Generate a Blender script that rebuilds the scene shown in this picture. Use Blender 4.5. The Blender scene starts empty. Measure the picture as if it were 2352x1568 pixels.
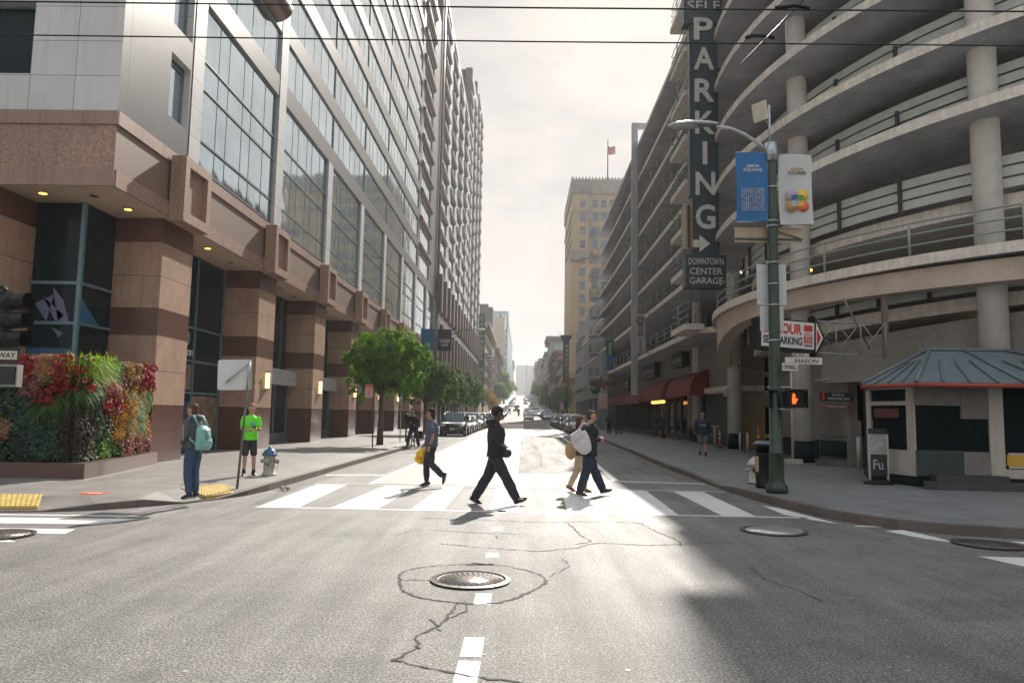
import bpy, bmesh, math, random
from mathutils import Vector, Matrix, noise
from math import sin, cos, pi, radians, sqrt, atan2
random.seed(7)
SC = bpy.context.scene
COL = SC.collection
# ------------------------------------------------ camera
cd = bpy.data.cameras.new("camera"); cam = bpy.data.objects.new("camera", cd); COL.objects.link(cam)
cd.sensor_width = 36; cd.lens = 36*1699/2352; cd.clip_start = .1; cd.clip_end = 6000
cam.location = (0, 0, 1.68)
cam.rotation_mode = 'QUATERNION'
cam.rotation_quaternion = (Matrix.Rotation(radians(.93), 3, 'Z') @ Matrix.Rotation(radians(95.57), 3, 'X') @ Matrix.Rotation(radians(1.02), 3, 'Z')).to_quaternion()
SC.camera = cam
# ------------------------------------------------ light: sun ahead, a little right of the street, 35 degrees up
SUN_EL, SUN_AZ = radians(34.8), radians(11.3)      # azimuth to the right of +Y
sd = Vector((sin(SUN_AZ)*cos(SUN_EL), cos(SUN_AZ)*cos(SUN_EL), sin(SUN_EL)))
sl = bpy.data.lights.new("sun", 'SUN'); sl.energy = 5.0; sl.angle = radians(.6); sl.color = (1, .93, .84)
so = bpy.data.objects.new("sun", sl); COL.objects.link(so)
so.rotation_euler = (-sd).to_track_quat('-Z', 'Y').to_euler(); so.location = (30, 100, 90)
w = bpy.data.worlds.new("World"); SC.world = w; w.use_nodes = True
nt = w.node_tree; nt.nodes.clear()
N = nt.nodes.new; L = nt.links.new
wo = N('ShaderNodeOutputWorld'); bg = N('ShaderNodeBackground'); sky = N('ShaderNodeTexSky')
sky.sky_type = 'NISHITA'; sky.sun_disc = False; sky.sun_elevation = SUN_EL; sky.sun_rotation = SUN_AZ
sky.dust_density = 4; sky.air_density = 1.2; sky.ozone_density = 1
tc = N('ShaderNodeTexCoord'); mp = N('ShaderNodeMapping'); mp.inputs['Scale'].default_value = (1, 1, 2.6)
ns = N('ShaderNodeTexNoise'); ns.inputs['Scale'].default_value = 3.2; ns.inputs['Detail'].default_value = 9; ns.inputs['Roughness'].default_value = .64
cr = N('ShaderNodeValToRGB'); cr.color_ramp.elements[0].position = .38; cr.color_ramp.elements[1].position = .54
cr.color_ramp.elements[0].color = (3.45, 3.42, 3.46, 1); cr.color_ramp.elements[1].color = (4.5, 4.22, 4.02, 1)
mx = N('ShaderNodeMix'); mx.data_type = 'RGBA'; mx.inputs[0].default_value = .96
L(tc.outputs['Generated'], mp.inputs[0]); L(mp.outputs[0], ns.inputs['Vector']); L(ns.outputs[0], cr.inputs[0])
L(sky.outputs[0], mx.inputs[6]); L(cr.outputs[0], mx.inputs[7]); sp2 = N('ShaderNodeSeparateXYZ'); L(tc.outputs['Generated'], sp2.inputs[0])
cr2 = N('ShaderNodeValToRGB'); cr2.color_ramp.elements[0].position = .5; cr2.color_ramp.elements[1].position = .85; cr2.color_ramp.elements[0].color = (0,0,0,1); cr2.color_ramp.elements[1].color = (1,1,1,1)
L(sp2.outputs[2], cr2.inputs[0]); mx2 = N('ShaderNodeMix'); mx2.data_type = 'RGBA'; L(cr2.outputs[0], mx2.inputs[0]); L(mx.outputs[2], mx2.inputs[6]); mx2.inputs[7].default_value = (6.1, 6.9, 7.7, 1)
L(mx2.outputs[2], bg.inputs[0]); L(bg.outputs[0], wo.inputs[0])
bg.inputs[1].default_value = .1
SC.view_settings.view_transform = 'Standard'; SC.view_settings.look = 'None'; SC.view_settings.gamma = 1
SC.view_settings.exposure = .66
SC.cycles.max_bounces = 6; SC.cycles.diffuse_bounces = 3; SC.cycles.glossy_bounces = 3
SC.cycles.caustics_reflective = False; SC.cycles.caustics_refractive = False

# ------------------------------------------------ materials
MATS = {}
def nodes(m):
    m.use_nodes = True; t = m.node_tree; t.nodes.clear()
    o = t.nodes.new('ShaderNodeOutputMaterial'); b = t.nodes.new('ShaderNodeBsdfPrincipled'); t.links.new(b.outputs[0], o.inputs[0])
    return t, b
def nz(t, vec, scale, detail=4, rough=.6, sc3=None):
    if sc3:
        m_ = t.nodes.new('ShaderNodeMapping'); m_.inputs['Scale'].default_value = sc3; t.links.new(vec, m_.inputs[0]); vec = m_.outputs[0]
    n = t.nodes.new('ShaderNodeTexNoise'); n.inputs['Scale'].default_value = scale; n.inputs['Detail'].default_value = detail; n.inputs['Roughness'].default_value = rough
    t.links.new(vec, n.inputs['Vector']); return n.outputs[0]
def ramp(t, v, stops, const=False):
    r = t.nodes.new('ShaderNodeValToRGB'); e = r.color_ramp.elements
    if const: r.color_ramp.interpolation = 'CONSTANT'
    while len(e) > len(stops): e.remove(e[-1])
    while len(e) < len(stops): e.new(.5)
    for i, (p, c) in enumerate(stops): e[i].position = p; e[i].color = tuple(c)+(1,) if len(c) == 3 else c
    t.links.new(v, r.inputs[0]); return r.outputs[0]
def mixc(t, fac, a, b, blend='MIX'):
    m_ = t.nodes.new('ShaderNodeMix'); m_.data_type = 'RGBA'; m_.blend_type = blend
    for i, v in ((0, fac), (6, a), (7, b)):
        if hasattr(v, 'is_linked'): t.links.new(v, m_.inputs[i])
        else: m_.inputs[i].default_value = v if i == 0 else (tuple(v)+(1,) if len(v) == 3 else v)
    return m_.outputs[2]
def mth(t, op, a, b=0, c=0):
    m_ = t.nodes.new('ShaderNodeMath'); m_.operation = op
    for i, v in enumerate((a, b, c)):
        if hasattr(v, 'is_linked'): t.links.new(v, m_.inputs[i])
        else: m_.inputs[i].default_value = v
    return m_.outputs[0]
def coord(t): return t.nodes.new('ShaderNodeNewGeometry').outputs['Position']
def ocoord(t): return t.nodes.new('ShaderNodeTexCoord').outputs['Object']
def sep(t, v):
    s = t.nodes.new('ShaderNodeSeparateXYZ'); t.links.new(v, s.inputs[0]); return s.outputs
def bump(t, b, h, strength=.3, dist=.01):
    n = t.nodes.new('ShaderNodeBump'); n.inputs['Strength'].default_value = strength; n.inputs['Distance'].default_value = dist
    t.links.new(h, n.inputs['Height']); t.links.new(n.outputs[0], b.inputs['Normal'])
def mat(name, c, rough=.6, metal=0, var=.12, scale=3, fine=0, fscale=60, bmp=0, bscale=40, bdist=.01, emit=None, es=1, spec=None, streak=0, coat=0, alpha=None):
    if name in MATS: return MATS[name]
    m = bpy.data.materials.new(name); MATS[name] = m
    t, b = nodes(m); p = ocoord(t)
    lo = [max(0, x*(1-var)) for x in c]; hi = [min(1, x*(1+var)) for x in c]
    col = ramp(t, nz(t, p, scale, 5), [(.3, lo), (.7, hi)])
    if fine: col = mixc(t, 1, col, ramp(t, nz(t, p, fscale, 2, .7), [(.35, (1-fine,)*3), (.65, (1+fine,)*3)]), 'MULTIPLY')
    if streak: col = mixc(t, ramp(t, nz(t, p, 2.5, 5, .65, (3, 3, .25)), [(.45, (0, 0, 0)), (.75, (streak,)*3)]), col, [x*.35 for x in c])
    t.links.new(col, b.inputs['Base Color'])
    b.inputs['Roughness'].default_value = rough; b.inputs['Metallic'].default_value = metal
    if spec is not None: b.inputs['Specular IOR Level'].default_value = spec
    if coat: b.inputs['Coat Weight'].default_value = coat
    if bmp: bump(t, b, nz(t, p, bscale, 3), bmp, bdist)
    if emit: b.inputs['Emission Color'].default_value = tuple(emit)+(1,); b.inputs['Emission Strength'].default_value = es
    if alpha: b.inputs['Alpha'].default_value = alpha
    return m

# ------------------------------------------------ mesh builder
class MB:
    def __init__(s): s.v = []; s.f = []; s.m = []; s.mi = 0; s.sm = []; s.smooth = False
    def add(s, vs, fs, M=None):
        o = len(s.v)
        s.v += [tuple(M @ Vector(v)) for v in vs] if M else [tuple(v) for v in vs]
        s.f += [tuple(i+o for i in f) for f in fs]; s.m += [s.mi]*len(fs); s.sm += [s.smooth]*len(fs); return s
    def box(s, x0, x1, y0, y1, z0, z1, M=None):
        x0, x1 = sorted((x0, x1)); y0, y1 = sorted((y0, y1)); z0, z1 = sorted((z0, z1))
        return s.add([(x0,y0,z0),(x1,y0,z0),(x1,y1,z0),(x0,y1,z0),(x0,y0,z1),(x1,y0,z1),(x1,y1,z1),(x0,y1,z1)],
              [(0,3,2,1),(4,5,6,7),(0,1,5,4),(1,2,6,5),(2,3,7,6),(3,0,4,7)], M)
    def prism(s, pts, z0, z1, M=None):
        n = len(pts); 
        a = sum(pts[i][0]*pts[(i+1)%n][1]-pts[(i+1)%n][0]*pts[i][1] for i in range(n))
        if a < 0: pts = pts[::-1]
        return s.add([(p[0],p[1],z0) for p in pts]+[(p[0],p[1],z1) for p in pts],
              [tuple(range(n))[::-1], tuple(range(n, 2*n))]+[(i,(i+1)%n,n+(i+1)%n,n+i) for i in range(n)], M)
    def xprism(s, pts, x0, x1):            # pts in (y, z)
        return s.prism(pts, x0, x1, Matrix(((0,0,1,0),(1,0,0,0),(0,1,0,0),(0,0,0,1))))
    def yprism(s, pts, y0, y1):            # pts in (x, z)
        return s.prism(pts, -y1, -y0, Matrix(((1,0,0,0),(0,0,-1,0),(0,1,0,0),(0,0,0,1))))
    def tube(s, pts, r, n=8, cap=True, sx=1):
        pts = [Vector(p) for p in pts]; k = len(pts); rs = r if isinstance(r, (list, tuple)) else [r]*k
        o = len(s.v); vs = []; up = None
        for i, p in enumerate(pts):
            d = (pts[min(i+1, k-1)]-pts[max(i-1, 0)]).normalized()
            if up is None:
                up = Vector((0,0,1)) if abs(d.z) < .9 else Vector((0,1,0))
            a = d.cross(up).normalized(); b_ = a.cross(d).normalized(); up = b_
            vs += [tuple(p+(a*cos(2*pi*j/n)*sx+b_*sin(2*pi*j/n))*rs[i]) for j in range(n)]
        fs = [(i*n+j, i*n+(j+1)%n, (i+1)*n+(j+1)%n, (i+1)*n+j) for i in range(k-1) for j in range(n)]
        if cap: fs += [tuple(range(n))[::-1], tuple(range((k-1)*n, k*n))]
        sm = s.smooth; s.smooth = True; s.add(vs, fs); s.smooth = sm; return s
    def cyl(s, x, y, z0, z1, r, r2=None, n=16): return s.tube([(x,y,z0),(x,y,z1)], [r, r if r2 is None else r2], n)
    def lathe(s, prof, M=None, n=20):      # prof [(r,z)]
        k = len(prof); vs = [(r*cos(2*pi*j/n), r*sin(2*pi*j/n), z) for r, z in prof for j in range(n)]
        fs = [(i*n+j, i*n+(j+1)%n, (i+1)*n+(j+1)%n, (i+1)*n+j) for i in range(k-1) for j in range(n)]
        fs += [tuple(range(n))[::-1], tuple(range((k-1)*n, k*n))]
        sm = s.smooth; s.smooth = True; s.add(vs, fs, M); s.smooth = sm; return s
    def sph(s, c, rx, ry=None, rz=None, n=12, k=8, M=None):
        ry = ry or rx; rz = rz or rx
        vs = [(0,0,-1)]+[(cos(2*pi*j/n)*cos(-pi/2+pi*i/k), sin(2*pi*j/n)*cos(-pi/2+pi*i/k), sin(-pi/2+pi*i/k)) for i in range(1, k) for j in range(n)]+[(0,0,1)]
        T = Matrix.Translation(Vector(c)) @ (M or Matrix.Identity(4)) @ Matrix.Diagonal((rx, ry, rz, 1))
        fs = [(0, 1+(j+1)%n, 1+j) for j in range(n)]
        fs += [(1+i*n+j, 1+i*n+(j+1)%n, 1+(i+1)*n+(j+1)%n, 1+(i+1)*n+j) for i in range(k-2) for j in range(n)]
        e = 1+(k-1)*n; fs += [(e, e-n+j, e-n+(j+1)%n) for j in range(n)]
        sm = s.smooth; s.smooth = True; s.add(vs, fs, T); s.smooth = sm; return s
    def quad(s, a, b, c, d): return s.add([a, b, c, d], [(0,1,2,3)])
    def text(s, txt, c, ux, uy, w, h, depth=.012, bold=0, mono=False):
        vs, fs = txt_mesh(txt, bold); c = Vector(c); ux = Vector(ux).normalized(); uy = Vector(uy).normalized(); n_ = ux.cross(uy)
        x0 = min(v[0] for v in vs); x1 = max(v[0] for v in vs); y0 = min(v[1] for v in vs); y1 = max(v[1] for v in vs)
        out = []
        for v in vs: out.append(tuple(c+ux*((v[0]-x0)/(x1-x0)-.5)*w+uy*((v[1]-y0)/max(1e-6, y1-y0)-.5)*h+n_*(v[2]/.1*depth)))
        return s.add(out, fs)
    def build(s, name, mats, parent=None, local=False, label=None, kind=None, recalc=False):
        me = bpy.data.meshes.new(name)
        off = Vector((0,0,0))
        if parent and not local: off = wl(parent)
        me.from_pydata([tuple(Vector(v)-off) for v in s.v], [], s.f)
        if not isinstance(mats, (list, tuple)): mats = [mats]
        for m in mats: me.materials.append(m)
        me.polygons.foreach_set('material_index', s.m); me.polygons.foreach_set('use_smooth', s.sm)
        me.update()
        o = bpy.data.objects.new(name, me); COL.objects.link(o)
        if parent: o.parent = parent
        if label: o['label'] = label
        if kind: o['kind'] = kind
        return o
def wl(o):
    v = Vector((0,0,0))
    while o: v = v+Vector(o.location); o = o.parent
    return v
TMP = bpy.data.scenes.new('scratch')
def eval_mesh(ob):
    TMP.collection.objects.link(ob)
    with bpy.context.temp_override(scene=TMP, view_layer=TMP.view_layers[0]):
        dg = bpy.context.evaluated_depsgraph_get(); dg.update(); me = bpy.data.meshes.new_from_object(ob.evaluated_get(dg))
    return me
_tx = {}
def txt_mesh(t, bold=0):
    if (t, bold) in _tx: return _tx[(t, bold)]
    cu = bpy.data.curves.new('lettering', 'FONT'); cu.body = t; cu.extrude = .05; cu.offset = bold; cu.resolution_u = 3
    ob = bpy.data.objects.new('lettering', cu); me = eval_mesh(ob)
    r = ([tuple(v.co) for v in me.vertices], [tuple(p.vertices) for p in me.polygons])
    bpy.data.objects.remove(ob); bpy.data.curves.remove(cu); bpy.data.meshes.remove(me)
    _tx[(t, bold)] = r; return r
def thing(name, label, cat, loc=(0,0,0), rotz=0, group=None):
    o = bpy.data.objects.new(name, None); COL.objects.link(o); o.location = loc; o.rotation_euler = (0, 0, rotz)
    o.empty_display_size = .3; return tag(o, label, cat, group)
def tag(o, label, cat, group=None):
    o['label'] = label; o['category'] = cat
    if group: o['group'] = group
    return o
def inst(ob, parent, loc, rotz=0, sc=None):
    c = ob.copy(); COL.objects.link(c); c.parent = parent; c.location = Vector(loc)-wl(parent); c.rotation_euler = (0,0,rotz)
    if sc: c.scale = sc
    for ch in ob.children:
        d = ch.copy(); COL.objects.link(d); d.parent = c
    return c
def dup(root, loc, rotz=None, label=None, scale=None):
    r = root.copy(); COL.objects.link(r); r.location = loc
    if rotz is not None: r.rotation_euler = (0,0,rotz)
    if scale: r.scale = scale
    if label: r['label'] = label
    for ch in list(root.children):
        c = ch.copy(); COL.objects.link(c); c.parent = r
        for g_ in ch.children:
            d = g_.copy(); COL.objects.link(d); d.parent = c
    return r
def lerp(a, b, t): return a+(b-a)*t
def interp(tab, x):
    if x <= tab[0][0]: return tab[0][1]
    for (a, va), (b, vb) in zip(tab, tab[1:]):
        if x <= b: return va+(vb-va)*(x-a)/(b-a)
    return tab[-1][1]
ZT = [(-200,0),(110,0),(150,.5),(190,1.2),(268,3.6),(470,11),(620,17),(760,19.5),(900,16),(1600,8)]
def zg(y): return interp(ZT, y)
# ================================================ SETTING
def asphalt(name, base, rough=.5, warm=(1.06,1,.93)):
    m = bpy.data.materials.new(name); MATS[name] = m; t, b = nodes(m); p = coord(t)
    agg = nz(t, p, 48, 4, .8); big = nz(t, p, .7, 5, .6); mid = nz(t, p, 7, 5, .65)
    c0 = [base*x for x in warm]
    col = ramp(t, agg, [(.32, [x*.25 for x in c0]), (.48, [x*.9 for x in c0]), (.62, [min(1, x*2.7) for x in c0])])
    col = mixc(t, 1, col, ramp(t, big, [(.3, (.82,)*3), (.7, (1.2,)*3)]), 'MULTIPLY')
    col = mixc(t, 1, col, ramp(t, mid, [(.35, (.88,)*3), (.7, (1.1,)*3)]), 'MULTIPLY')
    st = nz(t, p, 1.1, 5, .6, (2.2, .18, 1))          # wheel-track wear running along the street
    col = mixc(t, 1, col, ramp(t, st, [(.35, (.84,)*3), (.65, (1.12,)*3)]), 'MULTIPLY')
    pits = ramp(t, nz(t, p, 22, 2, .5), [(.26, (.25,)*3), (.33, (1,)*3)])
    col = mixc(t, 1, col, pits, 'MULTIPLY')
    blot = nz(t, p, .55, 6, .72); col = mixc(t, ramp(t, blot, [(.52, (0,)*3), (.68, (.45,)*3)]), col, [x*.55 for x in c0])
    drip = nz(t, p, 3.3, 3, .5); col = mixc(t, ramp(t, drip, [(.7, (0,)*3), (.76, (.6,)*3)]), col, [x*.4 for x in c0])
    t.links.new(col, b.inputs['Base Color'])
    rr = ramp(t, st, [(.3, (rough+.1,)*3), (.7, (rough-.07,)*3)]); t.links.new(rr, b.inputs['Roughness'])
    b.inputs['Specular IOR Level'].default_value = .5 if base > .16 else .3; bump(t, b, mth(t, 'ADD', agg, mth(t, 'MULTIPLY', mid, .5)), .95, .014); return m
A_ROAD = asphalt('asphalt', .14, .525)
A_LIGHT = asphalt('old_asphalt', .125, .66)
def concrete(name, base, jx=None, jy=None, rough=.6):
    m = bpy.data.materials.new(name); MATS[name] = m; t, b = nodes(m); p = coord(t)
    col = ramp(t, nz(t, p, 1.3, 6, .62), [(.3, [x*.72 for x in base]), (.7, [min(1, x*1.2) for x in base])])
    col = mixc(t, 1, col, ramp(t, nz(t, p, 90, 2), [(.35, (.8,)*3), (.65, (1.15,)*3)]), 'MULTIPLY')
    col = mixc(t, ramp(t, nz(t, p, 9, 4, .7), [(.62, (0,)*3), (.7, (.35,)*3)]), col, [x*.5 for x in base])
    s = sep(t, p); jj = None
    for ax, per in ((0, jx), (1, jy)):
        if per:
            f = mth(t, 'FRACT', mth(t, 'DIVIDE', s[ax], per)); l = mth(t, 'LESS_THAN', f, .016/per)
            jj = l if jj is None else mth(t, 'MAXIMUM', jj, l)
    if jj is not None: col = mixc(t, mth(t, 'MULTIPLY', jj, .7), col, [x*.25 for x in base])
    t.links.new(col, b.inputs['Base Color']); b.inputs['Roughness'].default_value = rough
    bump(t, b, nz(t, p, 70, 3), .3, .005); return m
C_WALK = concrete('sidewalk_concrete', (.21,.195,.18), 1.35, 1.52, .55)
C_WALK2 = concrete('sidewalk_concrete_grey', (.19,.19,.19), 1.5, 1.5, .6)
C_KERB = concrete('kerb_stone', (.14,.115,.1), None, 2.1, .6)
# terrain sheet: one grid following the street's long profile
xs = [-400,-120,-40,-12,-6,0,6,12,40,120,400]; ysx = [-80,-20,0,20,50,80,110,130,150,170,190,230,268,330,400,470,540,620,690,760,830,900,1600]
g = MB(); g.v = [(x, y, zg(y)) for y in ysx for x in xs]
W_ = len(xs); g.f = [(j*W_+i, j*W_+i+1, (j+1)*W_+i+1, (j+1)*W_+i) for j in range(len(ysx)-1) for i in range(W_-1)]
g.m = [0]*len(g.f); g.sm = [False]*len(g.f)
ground = g.build('road', A_ROAD, kind='structure')
def strip(mb, x0, x1, y0, y1, dz, step=25):
    """flat band following the profile; x0,x1 numbers or callables of y"""
    ys = sorted({y0, y1}|{y for y in ysx if y0 < y < y1}|{y0+k*step for k in range(int((y1-y0)/step)+1)})
    fx = lambda x, y: x(y) if callable(x) else x
    for a, b in zip(ys, ys[1:]):
        mb.quad((fx(x0,a),a,zg(a)+dz),(fx(x1,a),a,zg(a)+dz),(fx(x1,b),b,zg(b)+dz),(fx(x0,b),b,zg(b)+dz))
# paler, worn asphalt of the street beyond the junction
# pavements: boundary polylines (kerb line), far side, with raised kerb
def kerbL(y): return interp([(15,-5.25),(36,-5.2),(41,-5.95),(130,-6.0),(2000,-6.0)], y)
def kerbR(y): return interp([(18,4.7),(25,4.66),(35,4.98),(52,5.35),(66,5.95),(2000,6.0)], y)
cornerL = [(-60,10.6),(-20,11.0),(-12,11.3),(-8.6,11.62),(-7.6,11.8),(-6.92,12.15),(-6.41,12.68),(-5.95,13.2),(-5.62,13.84),(-5.35,14.63)]
hL = [.13,.13,.13,.02,.02,.1,.12,.02,.02,.1]
lineL = cornerL+[(kerbL(y), y) for y in (15.5,20,26,36,38,41,60,90,112)]
hL += [.14]*9
cornerR = [(60,9.4),(20,10.2),(9,10.8),(7.3,11.06),(6.51,11.33),(5.83,11.78),(5.52,12.28),(5.23,12.94),(4.96,14.29),(4.8,15.6),(4.7,17.0)]
hR = [.15]*10+[.13]
lineR = cornerR+[(kerbR(y), y) for y in (18,21,25,30,35,44,52,60,66,90,112)]
hR += [.06]+[.14]*10
def offs(line, d, side):
    out = []
    for i, p in enumerate(line):
        a = Vector(line[max(0, i-1)]); b = Vector(line[min(len(line)-1, i+1)]); t_ = (b-a).normalized(); n_ = Vector((-t_.y, t_.x))*side
        out.append((p[0]+n_.x*d, p[1]+n_.y*d))
    return out
def pavement(name, line, hs, side, farx, m, zc=.15):
    k1 = offs(line, .16, side); k2 = offs(line, .9, side)
    mb = MB(); n = len(line)
    def band(A, za, B, zb, mi):
        mb.mi = mi
        for i in range(n-1):
            q = [(A[i][0],A[i][1],za[i]+zg(A[i][1])),(A[i+1][0],A[i+1][1],za[i+1]+zg(A[i+1][1])),(B[i+1][0],B[i+1][1],zb[i+1]+zg(B[i+1][1])),(B[i][0],B[i][1],zb[i]+zg(B[i][1]))]
            if side < 0: q = q[::-1]
            mb.quad(*q)
    z0 = [-.1]*n; zi = [zc]*n
    band(line, z0, line, hs, 1); band(line, hs, k1, hs, 1); band(k1, hs, k2, zi, 0)
    F = [(farx if p[1] > 20 else farx, max(p[1], 10.6 if i < 3 else p[1])) for i, p in enumerate(k2)]
    far = [(farx, p[1]) for p in k2]
    band(k2, zi, far, zi, 0)
    return mb.build(name, [m, C_KERB], kind='structure')
pavement('pavement', lineL, hL, 1, -62, C_WALK)
pavement('pavement', lineR, hR, -1, 62, C_WALK2)
# pavements of the blocks further up
mb = MB()
for y0, y1 in ((132, 258), (274, 400), (416, 560), (575, 740)):
    for s_, kx in ((-1, -6), (1, 6)):
        ys = [y0+(y1-y0)*i/6 for i in range(7)]
        for a, b in zip(ys, ys[1:]):
            x0, x1 = (kx, kx*5)
            q = [(x0,a,zg(a)+.15),(x1,a,zg(a)+.15),(x1,b,zg(b)+.15),(x0,b,zg(b)+.15)]
            mb.quad(*(q if s_ > 0 else q[::-1])); q = [(x0,a,zg(a)-.1),(x0,a,zg(a)+.15),(x0,b,zg(b)+.15),(x0,b,zg(b)-.1)]; mb.quad(*(q[::-1] if s_ < 0 else q))
mb.build('pavement', C_WALK, kind='structure')
# markings, all parts of the road, each laid just above the sheet
def paint(name, base, rough=.45, wear=.62):
    m = bpy.data.materials.new(name); MATS[name] = m; t, b = nodes(m); p = coord(t)
    f = ramp(t, nz(t, p, 14, 6, .75), [(wear-.03, (0,)*3), (wear+.02, (1,)*3)])
    col = mixc(t, mth(t, 'MULTIPLY', f, .75), base, (.13,.125,.12)); col = mixc(t, 1, col, ramp(t, nz(t, p, 2.2, 5), [(.3, (.85,)*3), (.7, (1.1,)*3)]), 'MULTIPLY')
    t.links.new(col, b.inputs['Base Color']); b.inputs['Roughness'].default_value = rough
    bump(t, b, nz(t, p, 60, 2), .25, .004); return m
P_WHITE = paint('road_paint_white', (.72,.7,.66)); P_RED = paint('bus_lane_red', (.3,.12,.1), .42, .58)
P_PALE = paint('worn_lane_surface', (.4,.34,.31), .58, .6)
def flat(name, pts, dz, m, label=None):
    mb = MB(); z = dz; mb.add([(x,y,zg(y)+z) for x, y in pts], [tuple(range(len(pts)))])
    a = sum(pts[i][0]*pts[(i+1)%len(pts)][1]-pts[(i+1)%len(pts)][0]*pts[i][1] for i in range(len(pts)))
    if a < 0: mb.f = [f[::-1] for f in mb.f]
    return mb.build(name, m, ground, label=label)
def rect(name, x0, x1, y0, y1, dz, m, n=1):
    mb = MB(); strip(mb, x0, x1, y0, y1, dz); return mb.build(name, m, ground)
rect('street_surface', lambda y: kerbL(y)+.35, lambda y: kerbR(y)-.35, 21.4, 700, .002, A_LIGHT)
rect('gutter', lambda y: kerbL(y)+.02, lambda y: kerbL(y)+.36, 15.6, 112, .004, C_KERB)
rect('gutter', lambda y: kerbR(y)-.36, lambda y: kerbR(y)-.02, 19, 112, .004, C_KERB)
lane = rect('bus_lane', -3.42, -.1, 17.4, 57, .005, P_PALE); rect('bus_lane', -3.3, -.1, 78, 118, .005, P_RED)
rect('lane_line', -3.58, -3.42, 17.4, 112, .007, P_WHITE); rect('lane_line', -.1, .03, 57, 118, .007, P_WHITE)
rect('lane_line', lambda y: interp([(19.2,2.36),(100,3.6)], y), lambda y: interp([(19.2,2.52),(100,3.78)], y), 19.2, 112, .007, P_WHITE)
mb = MB()
for k in range(40):
    y = 190+k*12; strip(mb, 3.0, 3.12, y, y+4, .016)
mb.build('lane_line', P_WHITE, ground)
for pts in ([(-5.1,19.3),(-3.6,19.55),(-3.6,19.85),(-5.1,19.6)], [(.1,19.4),(4.62,18.85),(4.62,19.1),(.1,19.7)]):
    flat('stop_line', pts, .007, P_WHITE)
bars = [((-4.57,-3.85),(-4.66,-3.98)),((-3.31,-2.48),(-3.1,-2.4)),((-1.93,-1.34),(-1.8,-1.32)),((-.55,-.02),(-.58,-.03)),((.8,1.42),(.89,1.42)),((1.99,2.7),(2.09,2.82)),((3.45,4.03),(3.43,4.1))]
for (a, b), (c, d) in bars: flat('crosswalk_stripe', [(a,13.0),(b,13.0),(d,17.0),(c,17.0)], .003, P_WHITE)
flat('crosswalk_stripe', [(4.62,13.3),(4.85,12.7),(5.15,12.25),(4.85,14.2),(4.65,14.6)], .003, P_WHITE)
flat('crosswalk_line', [(-4.6,12.88),(4.9,12.88),(4.9,12.997),(-4.6,12.997)], .003, P_WHITE)
flat('crosswalk_line', [(-4.7,17.003),(4.6,17.003),(4.6,17.12),(-4.7,17.12)], .009, P_WHITE)
for y0, y1 in ((12.75,13.1),(10.85,11.2),(8.85,9.15),(6.7,7.12),(5.3,5.75),(4.6,5.22)): rect('lane_dash', -.41, -.26, y0, y1, .003, P_WHITE)
for p in ([(-14,11.05),(-5.9,11.5),(-5.9,11.62),(-14,11.2)], [(-14,10.35),(-7.5,10.6),(-6.1,10.7),(-5.76,11.28),(-14,10.85)], [(-14,9.6),(-6.0,9.85),(-6.1,10.25),(-14,9.95)], [(-14,8.9),(-6.2,9.2),(-6.5,9.45),(-14,9.3)]):
    flat('crosswalk_stripe', p, .003, P_WHITE)
for p in ([(5.3,12.0),(14,11.45),(14,11.6),(5.3,12.12)], [(5.9,11.75),(6.05,11.05),(6.05,10.6),(5.8,10.9),(5.55,11.6)], [(6.8,10.85),(14,10.4),(14,9.95),(6.95,10.45)], [(5.75,9.6),(14,9.2),(14,8.5),(5.9,9.0)]):
    flat('crosswalk_stripe', p, .003, P_WHITE)
for k in range(5): rect('crosswalk_stripe', -5.4+.0, 5.2, 59+k*3.6, 60.1+k*3.6, .010, P_WHITE)
# cracks, tar and pits in the asphalt
TAR = mat('crack_tar', (.012,.011,.01), .8)
def crack(mb, pts, w=.02, seed=0):
    rnd = random.Random(seed); P = []
    for (a, b), (c, d) in zip(pts, pts[1:]):
        n = max(2, int(sqrt((c-a)**2+(d-b)**2)/.06))
        for i in range(n):
            t_ = i/n; P.append((lerp(a,c,t_)+rnd.uniform(-.02,.02), lerp(b,d,t_)+rnd.uniform(-.022,.022)))
    P.append(pts[-1])
    for i in range(len(P)-1):
        (a, b), (c, d) = P[i], P[i+1]; l = max(1e-4, sqrt((c-a)**2+(d-b)**2)); ww = w*rnd.uniform(.35,1.25); nx, ny = -(d-b)/l*ww/2, (c-a)/l*ww/2
        mb.quad((a-nx,b-ny,.0045),(c-nx,d-ny,.0045),(c+nx,d+ny,.0045),(a+nx,b+ny,.0045)) if (c-a)*ny-(d-b)*nx > 0 else mb.quad((a+nx,b+ny,.0045),(c+nx,d+ny,.0045),(c-nx,d-ny,.0045),(a-nx,b-ny,.0045))
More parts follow.
